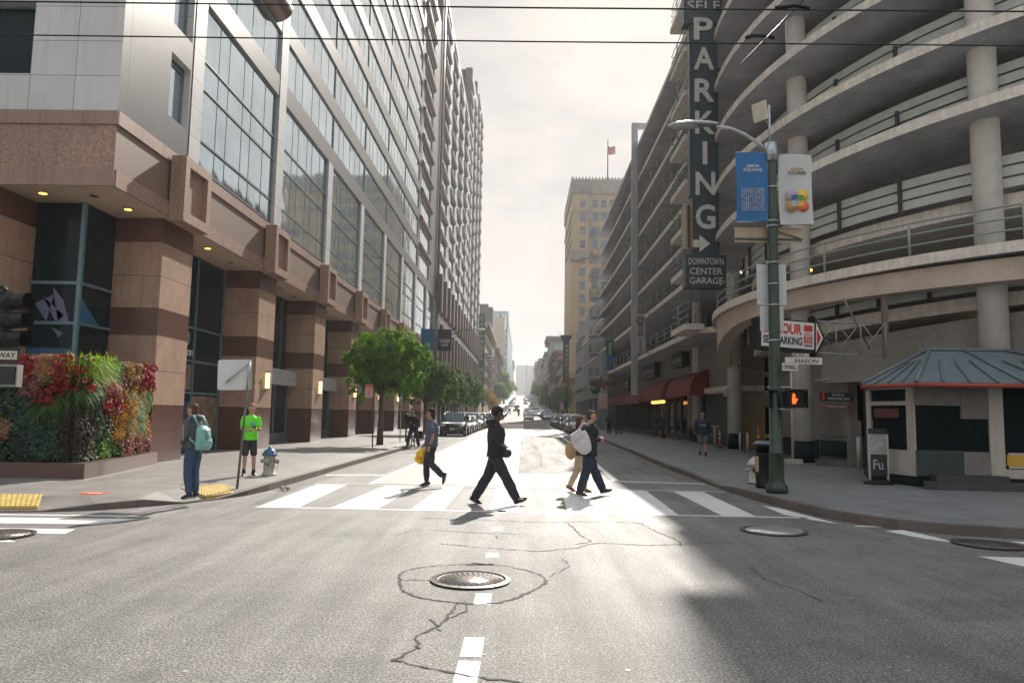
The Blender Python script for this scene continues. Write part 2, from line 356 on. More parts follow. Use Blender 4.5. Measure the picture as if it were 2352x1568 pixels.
CR = [[(-.55,6.75),(-.62,6.1),(-.78,5.7),(-.72,5.5),(-.72,5.45),(-.85,5.2),(-.6,5.05),(-.3,4.93),(.05,4.8)],
      [(-.72,6.2),(-.6,5.9)],[(-.5,6.8),(-.45,6.5),(-.62,6.2)],
      [(-1.6,12.0),(-.6,11.9),(.4,11.75),(.7,11.9),(1.5,12.0),(2.0,11.9)], [(.7,11.9),(.78,11.3),(.82,10.7),(.95,10.1),(.7,9.85)],
      [(-1.3,10.8),(-.4,10.6),(.1,10.6)],[(-1.05,9.7),(-.35,9.45),(.2,9.3),(.7,9.6),(1.0,10.0),(1.7,9.9),(2.3,10.1)],[(-.35,10.5),(-.3,10.2)],
      [(1.9,11.8),(2.0,11.0),(2.15,10.3),(2.1,9.9)],[(2.3,10.1),(2.9,10.3)],[(2.6,8.6),(2.55,8.0),(2.75,7.5),(2.8,7.1)],[(-1.5,10.9),(-1.7,10.2)],
      [(.3,7.9),(.55,8.4),(.5,8.9)],[(4.6,10.7),(5.0,10.6),(5.3,10.9)],[(-.1,14.6),(.8,14.5),(1.1,14.2)],[(-2.9,16.4),(-1.0,15.2),(.2,14.7)],
      [(-4.9,26),(-4.4,33),(-4.6,45)],[(.6,24),(.8,31),(.5,44),(.7,60)],[(3.2,22),(3.7,30),(3.9,40)],[(1.2,27),(2.1,27.4)],[(-3,14.8),(-2.2,14.75),(-1.2,14.85)],[(2.3,4.9),(2.5,4.6),(2.55,4.4)]]
mb = MB()
for i, c in enumerate(CR): crack(mb, c, .024 if i < 9 else .014, i)
cc = []
for k in range(49):
    a = 2*pi*k/48; r = 1+.04*sin(3*a)+.03*sin(5*a+1); cc.append((-.5+.735*cos(a)*r, 7.62+.86*sin(a)*r))

A_PATCH = asphalt('patch_asphalt', .11, .5)
pm = MB(); pm.add([(x, y, .0022) for x, y in cc[:-1]], [tuple(range(48))]); pm.build('manhole_patch', A_PATCH, ground)
for nm2, m2, P2 in (('repair_patch', A_PATCH, [(.7,18.5),(2.2,18.2),(2.25,20.6),(.75,20.8)]),('repair_patch', A_PATCH, [(-4.9,21),(-3.7,21),(-3.75,30),(-4.9,30)]),('repair_patch', A_PATCH, [(2.7,24),(4.4,24),(4.6,33),(3.0,33)]),('repair_patch', A_PATCH, [(3.2,15.2),(4.5,15.0),(4.55,16.5),(3.1,16.6)]),('repair_patch', A_LIGHT, [(-4.8,13.2),(-4.62,13.2),(-4.9,16.8),(-5.1,16.8)]),('repair_patch', A_PATCH, [(-8.5,5.2),(-5.1,4.6),(-4.8,5.6),(-8.4,6.4)]),('repair_patch', A_PATCH, [(3.6,6.5),(6.4,6.9),(6.3,7.6),(3.5,7.2)])):
    flat(nm2, P2, .0012 if P2[0][1] < 17.5 else .0035, m2)
crack(mb, cc, .035, 99); crack(mb, [(-1.2,7.6),(-.88,7.62)], .02, 98); crack(mb, [(-.4,8.42),(-.55,8.5),(-.3,8.45),(-.6,8.4)], .07, 97)
mb.build('crack', TAR, ground)
GUM = mat('gum_spot', (.36,.34,.32), .6)
mb = MB(); rnd = random.Random(3)
for k in range(110):
    x, y, r = rnd.uniform(-3.5,3.2), rnd.uniform(3.6,12), rnd.uniform(.008,.022)
    n = 7; mb.add([(x+r*rnd.uniform(.6,1.2)*cos(2*pi*j/n), y+r*rnd.uniform(.6,1.2)*sin(2*pi*j/n), .0035) for j in range(n)], [tuple(range(n))])
mb.build('gum_spot', GUM, ground, kind='stuff')
# manholes
IRON = mat('cast_iron', (.16,.14,.13), .38, .7, var=.25, scale=9, bmp=.3, bscale=60); IRON_D = mat('iron_gap', (.02,.018,.016), .8)
def manhole(x, y, r, label, plain=False):
    t_ = thing('manhole_cover', label, 'manhole cover', (x, y, 0))
    mb = MB(); n = 40
    for (ra, rb, za, zb) in ((r*1.12, r*1.0, .022, .03), (r*1.0, r*.95, .03, .012)):
        mb.smooth = False
        vs = [(x+ra*cos(2*pi*j/n), y+ra*sin(2*pi*j/n), za) for j in range(n)]+[(x+rb*cos(2*pi*j/n), y+rb*sin(2*pi*j/n), zb) for j in range(n)]
        mb.add(vs, [(j, (j+1)%n, n+(j+1)%n, n+j) for j in range(n)])
    mb.build('ring', IRON, t_)
    mb = MB(); mb.cyl(x, y, .0, .018, r*.94, n=40); mb.build('lid', IRON if not plain else mat('worn_steel_lid', (.55,.54,.52), .32, .6), t_)
    if not plain:
        mb = MB()
        for ring, cnt in ((.83, 34), (.7, 28), (.57, 22), (.44, 16)):
            for k in range(cnt):
                a = 2*pi*k/cnt+ring*7; M = Matrix.Translation((x+r*ring*cos(a), y+r*ring*sin(a), .0195)) @ Matrix.Rotation(a+.5*(k%2), 4, 'Z')
                mb.box(-.02, .02, -.009, .009, 0, .001, M)
        mb.build('slots', IRON_D, t_)
manhole(-.5, 7.63, .36, 'large round cast iron cover with slotted lid ringed by cracked asphalt')
manhole(3.77, 11.32, .43, 'pale smooth steel manhole cover in the shaded road near the right kerb', True)
manhole(6.45, 10.5, .42, 'dark iron cover cut into the white crosswalk stripes at far right')
manhole(-6.75, 9.62, .4, 'dark iron cover beside the crosswalk stripes at far left')
# tactile pads
PAD = mat('tactile_yellow', (.52,.37,.1), .6, var=.2, scale=5)
def pad(name, pts, label):
    (ax, ay), (bx, by), (cx_, cy_), (dx, dy) = pts; t_ = thing(name, label, 'tactile paving', (ax, ay, .1)); mb = MB()
    zz = (.075,.075,.168,.168); z = .16; mb.add([(p[0],p[1],q) for p, q in zip(pts, zz)]+[(p[0],p[1],q-.05) for p, q in zip(pts, zz)], [(0,1,2,3),(4,5,1,0),(5,6,2,1),(6,7,3,2),(7,4,0,3)])
    mb.build('pad', PAD, t_); mb = MB()
    for i in range(16):
        for j in range(10):
            u, v = (i+.5)/16, (j+.5)/10; x = lerp(lerp(ax,bx,u), lerp(dx,cx_,u), v); y = lerp(lerp(ay,by,u), lerp(dy,cy_,u), v)
            z = lerp(.075,.168,v); mb.lathe([(.022,z-.002),(.014,z+.008)], Matrix.Translation((x,y,0)), 6)
    mb.build('studs', PAD, t_)
pad('tactile_paving', [(-8.9,11.75),(-7.75,11.95),(-8.2,12.75),(-9.6,12.6)], 'yellow studded paving at the kerb ramp at the far left edge')
pad('tactile_paving', [(-5.78,13.75),(-5.4,14.8),(-6.1,15.1),(-6.5,14.2)], 'yellow studded paving beside the sign post and backpack woman')
tag(flat('pavement_sticker', [(-7.55+.23*cos(2*pi*k/24), 13.15+.2*sin(2*pi*k/24)) for k in range(24)], .157, mat('sticker_red', (.6,.09,.05), .5)), 'x', 'x')
st = bpy.data.objects['pavement_sticker']; st.parent = None; tag(st, 'round red sticker stuck on the pavement near the planter corner', 'floor sticker')
mb = MB(); mb.box(-7.66,-7.46,13.12,13.17,.1575,.159); mb.add([(-7.46,13.08,.159),(-7.38,13.145,.159),(-7.46,13.21,.159)], [(0,1,2)]); mb.build('arrow_mark', mat('sticker_white', (.7,.7,.68), .5), st, local=True)
# ================================================ LEFT: HOTEL PODIUM AND TOWER
def granite():
    m = bpy.data.materials.new('pink_granite'); MATS['granite'] = m; t, b = nodes(m); p = coord(t); s = sep(t, p)
    z = mth(t, 'DIVIDE', s[2], 8.0)
    # polished darker courses alternate with pale honed ones
    D, Lt = (.13,.062,.045), (.42,.275,.195)
    c = ramp(t, z, [(0, D), (1.74/8, Lt), (3.67/8, D), (4.43/8, Lt), (6.31/8, D), (6.98/8, Lt)], True)
    sp = nz(t, p, 46, 2, .75); c = mixc(t, 1, c, ramp(t, sp, [(.3, (.62,)*3), (.5, (1,)*3), (.7, (1.45,)*3)]), 'MULTIPLY')
    c = mixc(t, 1, c, ramp(t, nz(t, p, .9, 6, .7), [(.3, (.76,)*3), (.7, (1.18,)*3)]), 'MULTIPLY')
    c = mixc(t, ramp(t, nz(t, p, 2.6, 5, .7, (2.6,2.6,.16)), [(.5, (0,)*3), (.78, (.5,)*3)]), c, (.11,.07,.055))
    j = None
    for zz in (1.02, 1.74, 2.7, 3.67, 4.43, 5.35, 6.31):
        d = mth(t, 'LESS_THAN', mth(t, 'ABSOLUTE', mth(t, 'SUBTRACT', s[2], zz)), .012); j = d if j is None else mth(t, 'MAXIMUM', j, d)
    c = mixc(t, mth(t, 'MULTIPLY', j, .75), c, (.05,.03,.025))
    t.links.new(c, b.inputs['Base Color'])
    pol = ramp(t, z, [(0, (.22,)*3), (1.74/8, (.5,)*3), (3.67/8, (.3,)*3), (4.43/8, (.5,)*3), (6.31/8, (.3,)*3), (6.98/8, (.5,)*3)], True)
    t.links.new(pol, b.inputs['Roughness']); bump(t, b, sp, .12, .004); return m
GRAN = granite()
def panelmat(name, base, axes, lw=.014, rough=.5, dark=(.04,.04,.04), metal=0, streak=.25, fine=.06, fs=40):
    """stone or metal cladding with joints; axes = [(axis, period, offset)]"""
    m = bpy.data.materials.new(name); MATS[name] = m; t, b = nodes(m); p = coord(t); s = sep(t, p); j = None; idv = None
    for ax, per, off in axes:
        q = mth(t, 'DIVIDE', mth(t, 'SUBTRACT', s[ax], off), per); f = mth(t, 'FRACT', q); l = mth(t, 'LESS_THAN', f, lw/per); j = l if j is None else mth(t, 'MAXIMUM', j, l)
        fl = mth(t, 'MULTIPLY', mth(t, 'FLOOR', q), 1.37+ax*3.1); idv = fl if idv is None else mth(t, 'ADD', idv, fl)
    wn = t.nodes.new('ShaderNodeTexWhiteNoise'); wn.noise_dimensions = '1D'; t.links.new(idv, wn.inputs['W'])
    c = mixc(t, wn.outputs[0], [x*.93 for x in base], [min(1, x*1.05) for x in base])
    c = mixc(t, 1, c, ramp(t, nz(t, p, .8, 5, .6), [(.3, (.9,)*3), (.7, (1.06,)*3)]), 'MULTIPLY')
    c = mixc(t, 1, c, ramp(t, nz(t, p, fs, 2, .7), [(.3, (1-fine*2,)*3), (.7, (1+fine*2,)*3)]), 'MULTIPLY')
    if streak: c = mixc(t, ramp(t, nz(t, p, 2.2, 5, .65, (2.5,2.5,.18)), [(.5, (0,)*3), (.75, (streak,)*3)]), c, [x*.45 for x in base])
    c = mixc(t, mth(t, 'MULTIPLY', j, .85), c, dark)
    t.links.new(c, b.inputs['Base Color']); b.inputs['Roughness'].default_value = rough; b.inputs['Metallic'].default_value = metal
    return m
WHITE = panelmat('white_cladding', (.6,.6,.59), [(2, 2.66/3, 8.84), (1, 3.75, 17.25+1.21), (0, 1.12, -9.98)], rough=.33)
BAND = panelmat('brown_band', (.33,.212,.155), [(1, 3.75, 17.25+.6), (0, 1.4, -9.98)], rough=.5, dark=(.2,.14,.11), fine=.2, streak=.45, fs=22)
LIP = panelmat('brown_lip', (.33,.21,.17), [(1, 1.9, 17.25)], rough=.45, dark=(.2,.12,.1), streak=.7, fine=.1)
SOFF = mat('soffit_plaster', (.62,.47,.36), .7, fine=.06, fscale=30)
def glassmat(name, tint, rough=.04, metal=.75, var=.25):
    m = bpy.data.materials.new(name); MATS[name] = m; t, b = nodes(m); p = coord(t)
    c = ramp(t, nz(t, p, .35, 3), [(.3, [x*(1-var) for x in tint]), (.7, [x*(1+var) for x in tint])])
    c = mixc(t, ramp(t, nz(t, p, 3, 5, .65, (2.5,2.5,.15)), [(.45, (0,)*3), (.8, (.35,)*3)]), c, [x*.6 for x in tint])
    t.links.new(c, b.inputs['Base Color']); b.inputs['Roughness'].default_value = rough; b.inputs['Metallic'].default_value = metal
    bump(t, b, nz(t, p, .55, 2), .045, .3); return m
G_HOTEL = glassmat('grey_mirror_glass', (.46,.55,.6), .05, .9, .18)
G_DARK = glassmat('dark_shop_glass', (.006,.016,.022), .05, .0, .4); G_DARK.node_tree.nodes['Principled BSDF'].inputs['Specular IOR Level'].default_value = .18
FR = mat('window_frame_grey', (.2,.235,.25), .35, .4)
FR_L = mat('window_frame_teal', (.14,.25,.28), .4, .3)
BRN = mat('brown_metal', (.22,.155,.13), .35, .3, var=.08)
hotel = thing('hotel_podium', 'hotel block at the left corner with pink granite columns under mirrored grey windows', 'building', (-12, 17.3, 0))
B = lambda mb, n_, m, p=hotel, **k: mb.build(n_, m, p, **k)
# base: recessed dark granite wall, front wing, soffits
mb = MB(); mb.box(-30,-12.86,17.45,20.4,.1,6.98); mb.box(-30,-11.62,20.4,82,.1,6.98); B(mb, 'base_wall', GRAN)
mb = MB(); mb.box(-29.9,-9.99,17.27,82,6.985,7.02); B(mb, 'soffit', SOFF)
mb = MB(); mb.box(-30,-9.98,17.25,82,7.02,8.82); B(mb, 'band', BAND)
mb = MB(); mb.mi = 0
mb.box(-9.97,-9.91,17.2,82,6.96,7.36); mb.box(-30,-9.91,17.19,17.24,6.96,7.36); mb.box(-9.97,-9.93,17.22,82,8.5,8.84); mb.box(-30,-9.93,17.21,17.24,8.5,8.84)
B(mb, 'band_lip', LIP)
for k in range(8):
    y = 20.3+7.7*k; mb = MB(); mb.box(-11.6, -10.2, y, y+1.88, .1, 6.98); B(mb, 'column', GRAN)
for k in range(8):
    y = 20.75+7.6*k; mb = MB(); a, b = y-.85, y+.85
    mb.box(-9.9,-9.62,a,b,6.84,8.68); mb.box(-9.62,-9.48,a,a+.26,6.84,8.68); mb.box(-9.62,-9.48,b-.26,b,6.84,8.68)
    mb.box(-9.62,-9.48,a+.26,b-.26,6.84,7.12); mb.box(-9.62,-9.48,a+.26,b-.26,8.42,8.68); B(mb, 'column_cap', BAND)
# upper wall: front face + corner bay with real openings
def holewall(mb, fn, u0, u1, z0, z1, holes):
    us = sorted({u0, u1}|{h[0] for h in holes}|{h[1] for h in holes}); zs = sorted({z0, z1}|{h[2] for h in holes}|{h[3] for h in holes})
    for a, b in zip(us, us[1:]):
        run = None
        for c, d in zip(zs, zs[1:]):
            cu, cz = (a+b)/2, (c+d)/2
            if any(h[0] < cu < h[1] and h[2] < cz < h[3] for h in holes): continue
            fn(mb, a, b, c, d)
TOP = 46
fl = [9.77+2.66*k for k in range(13)]
mb = MB(); holewall(mb, lambda m_, a, b, c, d: m_.box(a, b, 17.25, 17.6, c, d), -30, -9.98, 8.84, TOP, [(x, x+2.6, z, z+1.83) for z in fl for x in (-15.0+.18, -20, -25)])
holewall(mb, lambda m_, a, b, c, d: m_.box(-10.35, -9.98, a, b, c, d), 17.61, 21.0, 8.84, TOP, [(19.68, 20.86, z, z+1.83) for z in fl])
B(mb, 'corner_wall', WHITE)
def winmesh(wd, h, nx, rows, fr=.035, gl=G_HOTEL, frm=FR, dep=.05, split=None):
    """glass pane facing local -y, origin at lower left; bars proud of it"""
    mb = MB(); mb.quad((0,0,0),(wd,0,0),(wd,0,h),(0,0,h)); mb.mi = 1
    mb.box(0,wd,-dep,-.002,0,fr*1.5); mb.box(0,wd,-dep,-.002,h-fr*1.5,h)
    mb.box(0,fr,-dep,-.002,fr*1.5,h-fr*1.5); mb.box(wd-fr,wd,-dep,-.002,fr*1.5,h-fr*1.5)
    for z in rows: mb.box(fr,wd-fr,-dep,-.002,z-fr*.9,z+fr*.9)
    xs_ = split or [wd*i/nx for i in range(1, nx)]
    zz = [fr*1.5]+[r for r in rows]+[h-fr*1.5]
    for x in xs_:
        for a, b in zip(zz, zz[1:]): mb.box(x-.009,x+.009,-.012,-.002,a+fr*.9,b-fr*.9)
    me = mb.build('window', [gl, frm]); return me
def place_windows(parent, proto, locs, rotz, name='window'):
    for l in locs:
        c = inst(proto, parent, l, rotz); c.name = name
pw = winmesh(2.6, 1.83, 2, [], gl=G_DARK); place_windows(hotel, pw, [(x, 17.5, z) for z in fl[:4] for x in (-14.82,)], 0); bpy.data.objects.remove(pw)
pw = winmesh(1.18, 1.83, 1, [1.68]); place_windows(hotel, pw, [(-10.22, 19.68, z) for z in fl[:6]], pi/2); bpy.data.objects.remove(pw)
# pilasters, spandrels
mb = MB()
for k in range(2): mb = MB(); mb.box(-10.4,-9.965, 21.0+7.5*k, 21.72+7.5*k+.1*k, 8.84, TOP if k == 0 else 18.2); B(mb, 'pilaster', WHITE)
for k in range(2, 9): mb = MB(); mb.box(-10.4,-9.965, 21.0+7.55*k, 21.86+7.55*k, 8.84, 14.2); B(mb, 'pilaster', WHITE)
mb = MB()
for m_ in range(12): z = 14.2+2.66*m_; mb.box(-10.45,-9.98, 21.75, 67.3, z, z+.83)
mb.box(-10.45,-9.98,67.3,82,14.2,14.95)
holewall(mb, lambda q, a, b, c, d: q.box(-10.45, -9.98, a, b, c, d), 67.3, 82, 14.95, TOP, [(68.6, 75.6, 15.1+2.66*k, 16.7+2.66*k) for k in range(12)]+[(76.4, 76.75, 15.0+2.66*k, 16.6+2.66*k) for k in range(12)])
B(mb, 'spandrels', WHITE)
mb = MB(); mb.box(-10.5,-10.2,21.7,82,8.84,8.98); mb.box(-26,-10.46,21.1,82,8.9,TOP); B(mb, 'core_wall', FR)
mb = MB()
for k in range(11):
    z = 17.25+2.66*k; o = [( -10.2, z-.42)]+[(-10.2+.5*cos(a), z+.42*sin(a)) for a in [(-pi/2)+pi*i/10 for i in range(11)]]+[(-10.2, z+.42)]
    mb.yprism([(x, zz) for x, zz in o], 68.3, 75.9)
mb.smooth = False
B(mb, 'rounded_spandrels', BRN)
o = [(-10.2+.8*cos(a), 17.5+.55*sin(a)) for a in [(-pi/2)+pi*i/12 for i in range(13)]]
mb = MB(); mb.yprism(o, 21.8, 27.9); B(mb, 'rounded_spandrel', BRN)
wlow = winmesh(6.6, 5.2, 5, [.9, 2.55, 3.45], split=[1.3,2.1,3.4,4.2,5.5]); wlow2 = winmesh(6.62, 5.2, 5, [.9, 2.55, 3.45], split=[1.0,2.1,3.2,4.2,5.5])
place_windows(hotel, wlow, [(-10.1, 21.75, 8.98)]+[(-10.1, 29.4, 8.98)]+[(-10.1, 21.9+7.55*k, 8.98) for k in range(2, 8)], pi/2)
bpy.data.objects.remove(wlow); bpy.data.objects.remove(wlow2)
rb = winmesh(7.5, 1.83, 5, [], split=[1.2,2.2,3.7,4.9,6.2])
place_windows(hotel, rb, [(-10.07, 21.9+7.55*k, 15.03+2.66*m_) for m_ in range(11) for k in range(6)], pi/2)
bpy.data.objects.remove(rb)
bw = winmesh(7.0, 1.6, 4, []); place_windows(hotel, bw, [(-10.1, 68.6, 15.1+2.66*k) for k in range(10)], pi/2); bpy.data.objects.remove(bw)
# corner glazing behind the planter and shop glazing between the columns
mb = MB(); mb.quad((-12.82,18.82,.15),(-11.56,18.82,.15),(-11.56,18.82,6.98),(-12.82,18.82,6.98)); mb.quad((-11.56,18.82,.15),(-11.56,20.35,.15),(-11.56,20.35,6.98),(-11.56,18.82,6.98))
mb.mi = 1
for z in (3.8,4.85): mb.box(-12.82,-11.58,18.75,18.815,z-.04,z+.04); mb.box(-11.55,-11.5,18.82,20.3,z-.04,z+.04)
mb.box(-11.6,-11.5,18.74,18.84,.15,6.98)
mb.mi = 2; f_ = [((-12.7,4.3),(-12.2,4.55),(-12.35,3.85)),((-12.5,4.5),(-11.9,4.0),(-12.1,3.82)),((-12.25,4.75),(-11.95,4.4),(-11.75,3.82),(-12.05,3.83)),((-12.2,3.7),(-11.9,3.55),(-12.0,3.42))]
for q in f_: mb.add([(x,18.80,z) for x, z in q], [tuple(range(len(q)))])
mb.mi = 3; mb.quad((-11.545,18.9,4.5),(-11.545,19.9,3.75),(-11.545,18.9,3.8),(-11.545,18.9,4.2))
mb.box(-12.78,-11.65,18.79,18.80,2.3,3.15)
B(mb, 'corner_window', [G_DARK, FR_L, mat('facet_blue_grey', (.14,.15,.24), .4), mat('facet_blue', (.03,.12,.22), .4)])
SHOPB = mat('shop_blue_panel', (.02,.075,.13), .35)
PH = mat('poster_brown', (.22,.15,.1), .5, var=.6, scale=2.2)
mb = MB(); mb.quad((-11.58,22.2,.15),(-11.58,28,.15),(-11.58,28,6.98),(-11.58,22.2,6.98)); mb.mi = 1
for y in (23.0, 25.6, 27.9): mb.box(-11.57,-11.5,y-.04,y+.04,.15,6.98)
for z in (4.45, 3.3, 2.2): mb.box(-11.57,-11.52,22.2,28,z-.04,z+.04)
mb.mi = 2; mb.box(-11.56,-11.55,23.1,25.5,.2,1.9); mb.mi = 3; mb.box(-11.56,-11.545,23.1,25.5,2.3,3.2); mb.box(-11.56,-11.545,25.7,27.8,.6,2.1)
mb.mi = 4; mb.text('Hilton', (-11.53,25.0,3.62), (0,1,0), (0,0,1), 1.0, .3, .01); mb.tube([(-11.53,25.0+.2*cos(a),4.05+.24*sin(a)) for a in [2*pi*i/16 for i in range(17)]], .014, 4); mb.text('H', (-11.53,25.0,4.05), (0,1,0), (0,0,1), .16, .26, .01)
B(mb, 'shop_window', [G_DARK, FR_L, SHOPB, PH, mat('sign_white', (.75,.75,.73), .5)])
LINT = mat('grey_marble_lintel', (.42,.44,.44), .35, var=.2, scale=4)
for k in range(1, 7):
    y0, y1 = 22.2+7.7*k, 28.0+7.7*k
    t_ = MB(); t_.quad((-11.45,y0,.6),(-11.45,y1,.6),(-11.45,y1,2.8),(-11.45,y0,2.8)); t_.quad((-11.59,y0,3.5),(-11.59,y1,3.5),(-11.59,y1,6.98),(-11.59,y0,6.98)); t_.mi = 1
    for j in range(4): yy = lerp(y0+.05, y1-.05, j/3); t_.box(-11.44,-11.36,yy-.05,yy+.05,.6,2.8)
    for j in range(3): yy = lerp(y0+.9, y1-.9, j/2); t_.box(-11.58,-11.53,yy-.04,yy+.04,3.5,6.98)
    t_.box(-11.6,-11.3,y0,y1,.1,.6); t_.mi = 2; t_.box(-11.6,-11.0,y0,y1,2.8,3.5); B(t_, 'shop_window', [G_DARK, FR, LINT])
# small fittings
LAMP = mat('sconce_glow', (.9,.75,.45), .4, emit=(1,.72,.32), es=1.4)
GOLD = mat('recessed_lamp_glow', (1,.6,.15), .4, emit=(1,.5,.08), es=3); DARKH = mat('recessed_lamp_dark', (.03,.03,.03), .5)
for k in range(1, 7):
    y = 20.3+7.7*k+1.2; mb = MB(); mb.box(-10.19,-10.08,y-.09,y+.09,2.5,3.12); mb.mi = 1; mb.box(-10.2,-10.05,y-.11,y+.11,2.44,2.5); mb.box(-10.2,-10.05,y-.11,y+.11,3.12,3.18)
    B(mb, 'wall_lamp', [LAMP, FR])
for x, y, on in ((-12.1,17.9,1),(-10.9,18.1,0),(-10.7,19.3,1),(-10.55,24.0,1),(-10.7,26.4,0),(-10.7,31.8,0),(-10.8,34.2,0),(-10.7,39.4,0),(-10.8,42,0)):
    mb = MB(); mb.cyl(x, y, 6.955, 6.984, .13, n=16); mb.mi = 1; mb.cyl(x, y, 6.945, 6.953, .095, n=16); B(mb, 'ceiling_lamp', [mat('lamp_trim', (.5,.4,.3), .3, .7), GOLD if on else DARKH])
# ---------------- tower beyond
tower = thing('hotel_tower', 'tall pale hotel tower with rounded brown sills stepping up behind the corner block', 'building', (-12, 82, 0))
T = lambda mb, n_, m, **k: mb.build(n_, m, tower, **k)
def tz(y): return 52.5 if y < 128 else 63 if y < 141 else 66.5
cols = []; j = 0; y = 83.2
while y+8 < 163: cols.append(y); y += 9.75
wy = lambda c: [(c+1.9, c+8.1)]
mb = MB(); holes = [(a, b, 17.9+2.66*k, 19.75+2.66*k) for c in cols for a, b in wy(c) for k in range(13)]
def wb(q, a, b, c, d): q.box(-10.6, -9.98, a, b, c, d)
holewall(mb, wb, 82, 128, 17.0, 52.5, [h for h in holes if h[1] < 128])
holes2 = [(a, b, 17.9+2.66*k, 19.75+2.66*k) for c in cols for a, b in wy(c) for k in range(18)]
holewall(mb, wb, 128, 141, 17.0, 63, [(max(h[0],128.01), min(h[1],140.9), h[2], h[3]) for h in holes2 if h[1] > 129 and h[0] < 140 and h[3] < 62])
holewall(mb, wb, 141, 163, 17.0, 66.5, [h for h in holes2 if h[0] > 141 and h[3] < 66])
TW = panelmat('tower_cladding', (.6,.6,.6), [(2, 2.66, 17.1), (1, 4.87, 82)], rough=.35); T(mb, 'street_wall', TW)
mb = MB(); mb.box(-32,-10.6,82,163,.1,52.3); mb.box(-32,-10.6,128,163,52.3,63); mb.box(-32,-10.6,141,163,63,66.5); T(mb, 'core_wall', mat('tower_glass_dark', (.18,.2,.22), .15, .5))
FIN = panelmat('brown_fins', (.2,.16,.145), [(0, 1.6, -10), (2, 9, 3)], lw=.2, dark=(.1,.08,.075), rough=.5)
mb = MB(); 
for y0, za, zb in ((127.9,52.4,63.2),(140.9,60,66.7)):
    mb.box(-32,-9.95,y0-.2,y0-.01,za,zb)
    for k in range(8): mb.box(-11.2-2.4*k,-10-2.4*k,y0-.9,y0-.2,za,zb-.8*(k%2))
T(mb, 'fin_wall', FIN)
proto = winmesh(6.2, 1.85, 4, []); n_ = 0; extra = []
for c in cols[:5]:
    for k in range(13): place_windows(tower, proto, [(-10.12, c+1.9, 17.9+2.66*k)], pi/2)
for c in cols[5:]:
    for k in range(0, 13): extra.append((c, k))
for c, k in extra[:30]: place_windows(tower, proto, [(-10.3, c+1.9, 17.9+2.66*k)], pi/2)
bpy.data.objects.remove(proto)
for c in cols:
    mb = MB(); ztop = tz(c+8)
    k = 0
    while 17.35+2.66*k < ztop-1:
        z = 17.4+2.66*k; o = [(-9.99, z-.42)]+[(-9.99+.26*cos(a), z+.4*sin(a)) for a in [(-pi/2)+pi*i/8 for i in range(9)]]
        mb.yprism(o[1:], c+1.6, c+8.3); k += 1
    T(mb, 'rounded_sills', mat('sill_grey', (.26,.24,.235), .45, .1))
mb = MB(); mb.cyl(-9.8, 82.1, .1, 60, .16, n=10); T(mb, 'drainpipe', BRN)
DKB = mat('dark_brown_stone', (.13,.085,.07), .35, fine=.15, fscale=30)
mb = MB()
for k in range(17): mb = MB(); y = 82.6+4.87*k; mb.box(-10.6,-9.7,y,y+1.5,.1,12.1); T(mb, 'column', DKB)
mb = MB(); mb.box(-10.55,-9.9,82,163,12.1,13.0); mb.box(-10.55,-9.96,82,163,14.6,16.95); T(mb, 'white_beam', TW)
mb = MB()
for k in range(17): mb = MB(); y = 82.6+4.87*k; mb.box(-10.5,-9.35,y,y+1.3,13.0,17.3); T(mb, 'column_cap', DKB)
mb = MB(); mb.box(-9.9,-7.9,86,112,4.3,4.6); mb.xprism([(86,4.6),(112,4.6),(112,4.7),(99,5.9),(86,4.7)], -9.9, -8.1); T(mb, 'glass_canopy', mat('canopy_glass', (.35,.42,.42), .15, .5))
# ---------------- planter with living wall (nothing else stands on it)
pl = thing('planter_bed', 'low brown granite planter kerb below the flowering green wall at the left corner', 'planter', (-10, 16, .15))
mb = MB(); mb.prism([(-16,15.75),(-9.22,15.65),(-9.32,16.6),(-9.95,20.25),(-10.25,20.25),(-10.25,20.29),(-16,20.29)], .1, .47)
mb.build('kerb', panelmat('planter_granite', (.13,.075,.06), [(0, 2.1, -9.3), (1, 2.1, 15.7)], rough=.35, fine=.15), pl)
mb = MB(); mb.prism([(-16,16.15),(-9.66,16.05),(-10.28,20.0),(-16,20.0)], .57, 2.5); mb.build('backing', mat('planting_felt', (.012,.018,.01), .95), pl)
# ================================================ RIGHT: PARKING GARAGE
GC = (23.27, 30.6); GX = 8.93
def arc(r, a0, a1, n):
    return [(GC[0]+r*cos(radians(lerp(a0,a1,i/n))), GC[1]+r*sin(radians(lerp(a0,a1,i/n)))) for i in range(n+1)]
garage = thing('parking_garage', 'multi storey concrete garage with curved open ramps on round pillars at the right corner', 'parking garage', (12, 30, 0))
Gb = lambda mb, n_, m, p=None, **k: mb.build(n_, m, p or garage, **k)
CONC = mat('ramp_concrete', (.48,.475,.49), .75, var=.2, scale=1.2, fine=.16, fscale=18, bmp=.5, bscale=16, bdist=.02, streak=.25)
LIPC = mat('ramp_edge', (.82,.75,.65), .6, var=.15, scale=3, fine=.07, fscale=14, streak=.4, bmp=.3, bscale=20)
TANC = mat('stucco_tan', (.6,.49,.4), .85, var=.14, scale=1.0, fine=.14, fscale=28, bmp=.6, bscale=24, bdist=.02)
STUC = mat('stucco_grey', (.33,.31,.28), .9, var=.12, scale=1.2, fine=.2, fscale=22, bmp=.8, bscale=18, bdist=.03)
BOARD = mat('barrier_board', (.62,.66,.6), .6, var=.1)
RAIL = mat('railing_paint', (.3,.34,.31), .5)
RAILD = mat('railing_dark', (.06,.065,.065), .5)
PILL = mat('pillar_paint', (.74,.71,.65), .7, var=.1, scale=2, fine=.05, fscale=30, bmp=.25, bscale=14, bdist=.02)
PBASE = mat('pillar_base_green', (.006,.015,.017), .6, spec=.2)
LV = [6.29, 9.17, 11.36, 13.66, 16.0, 18.36, 20.7, 23.5]
A0, A1 = 152.5, 300
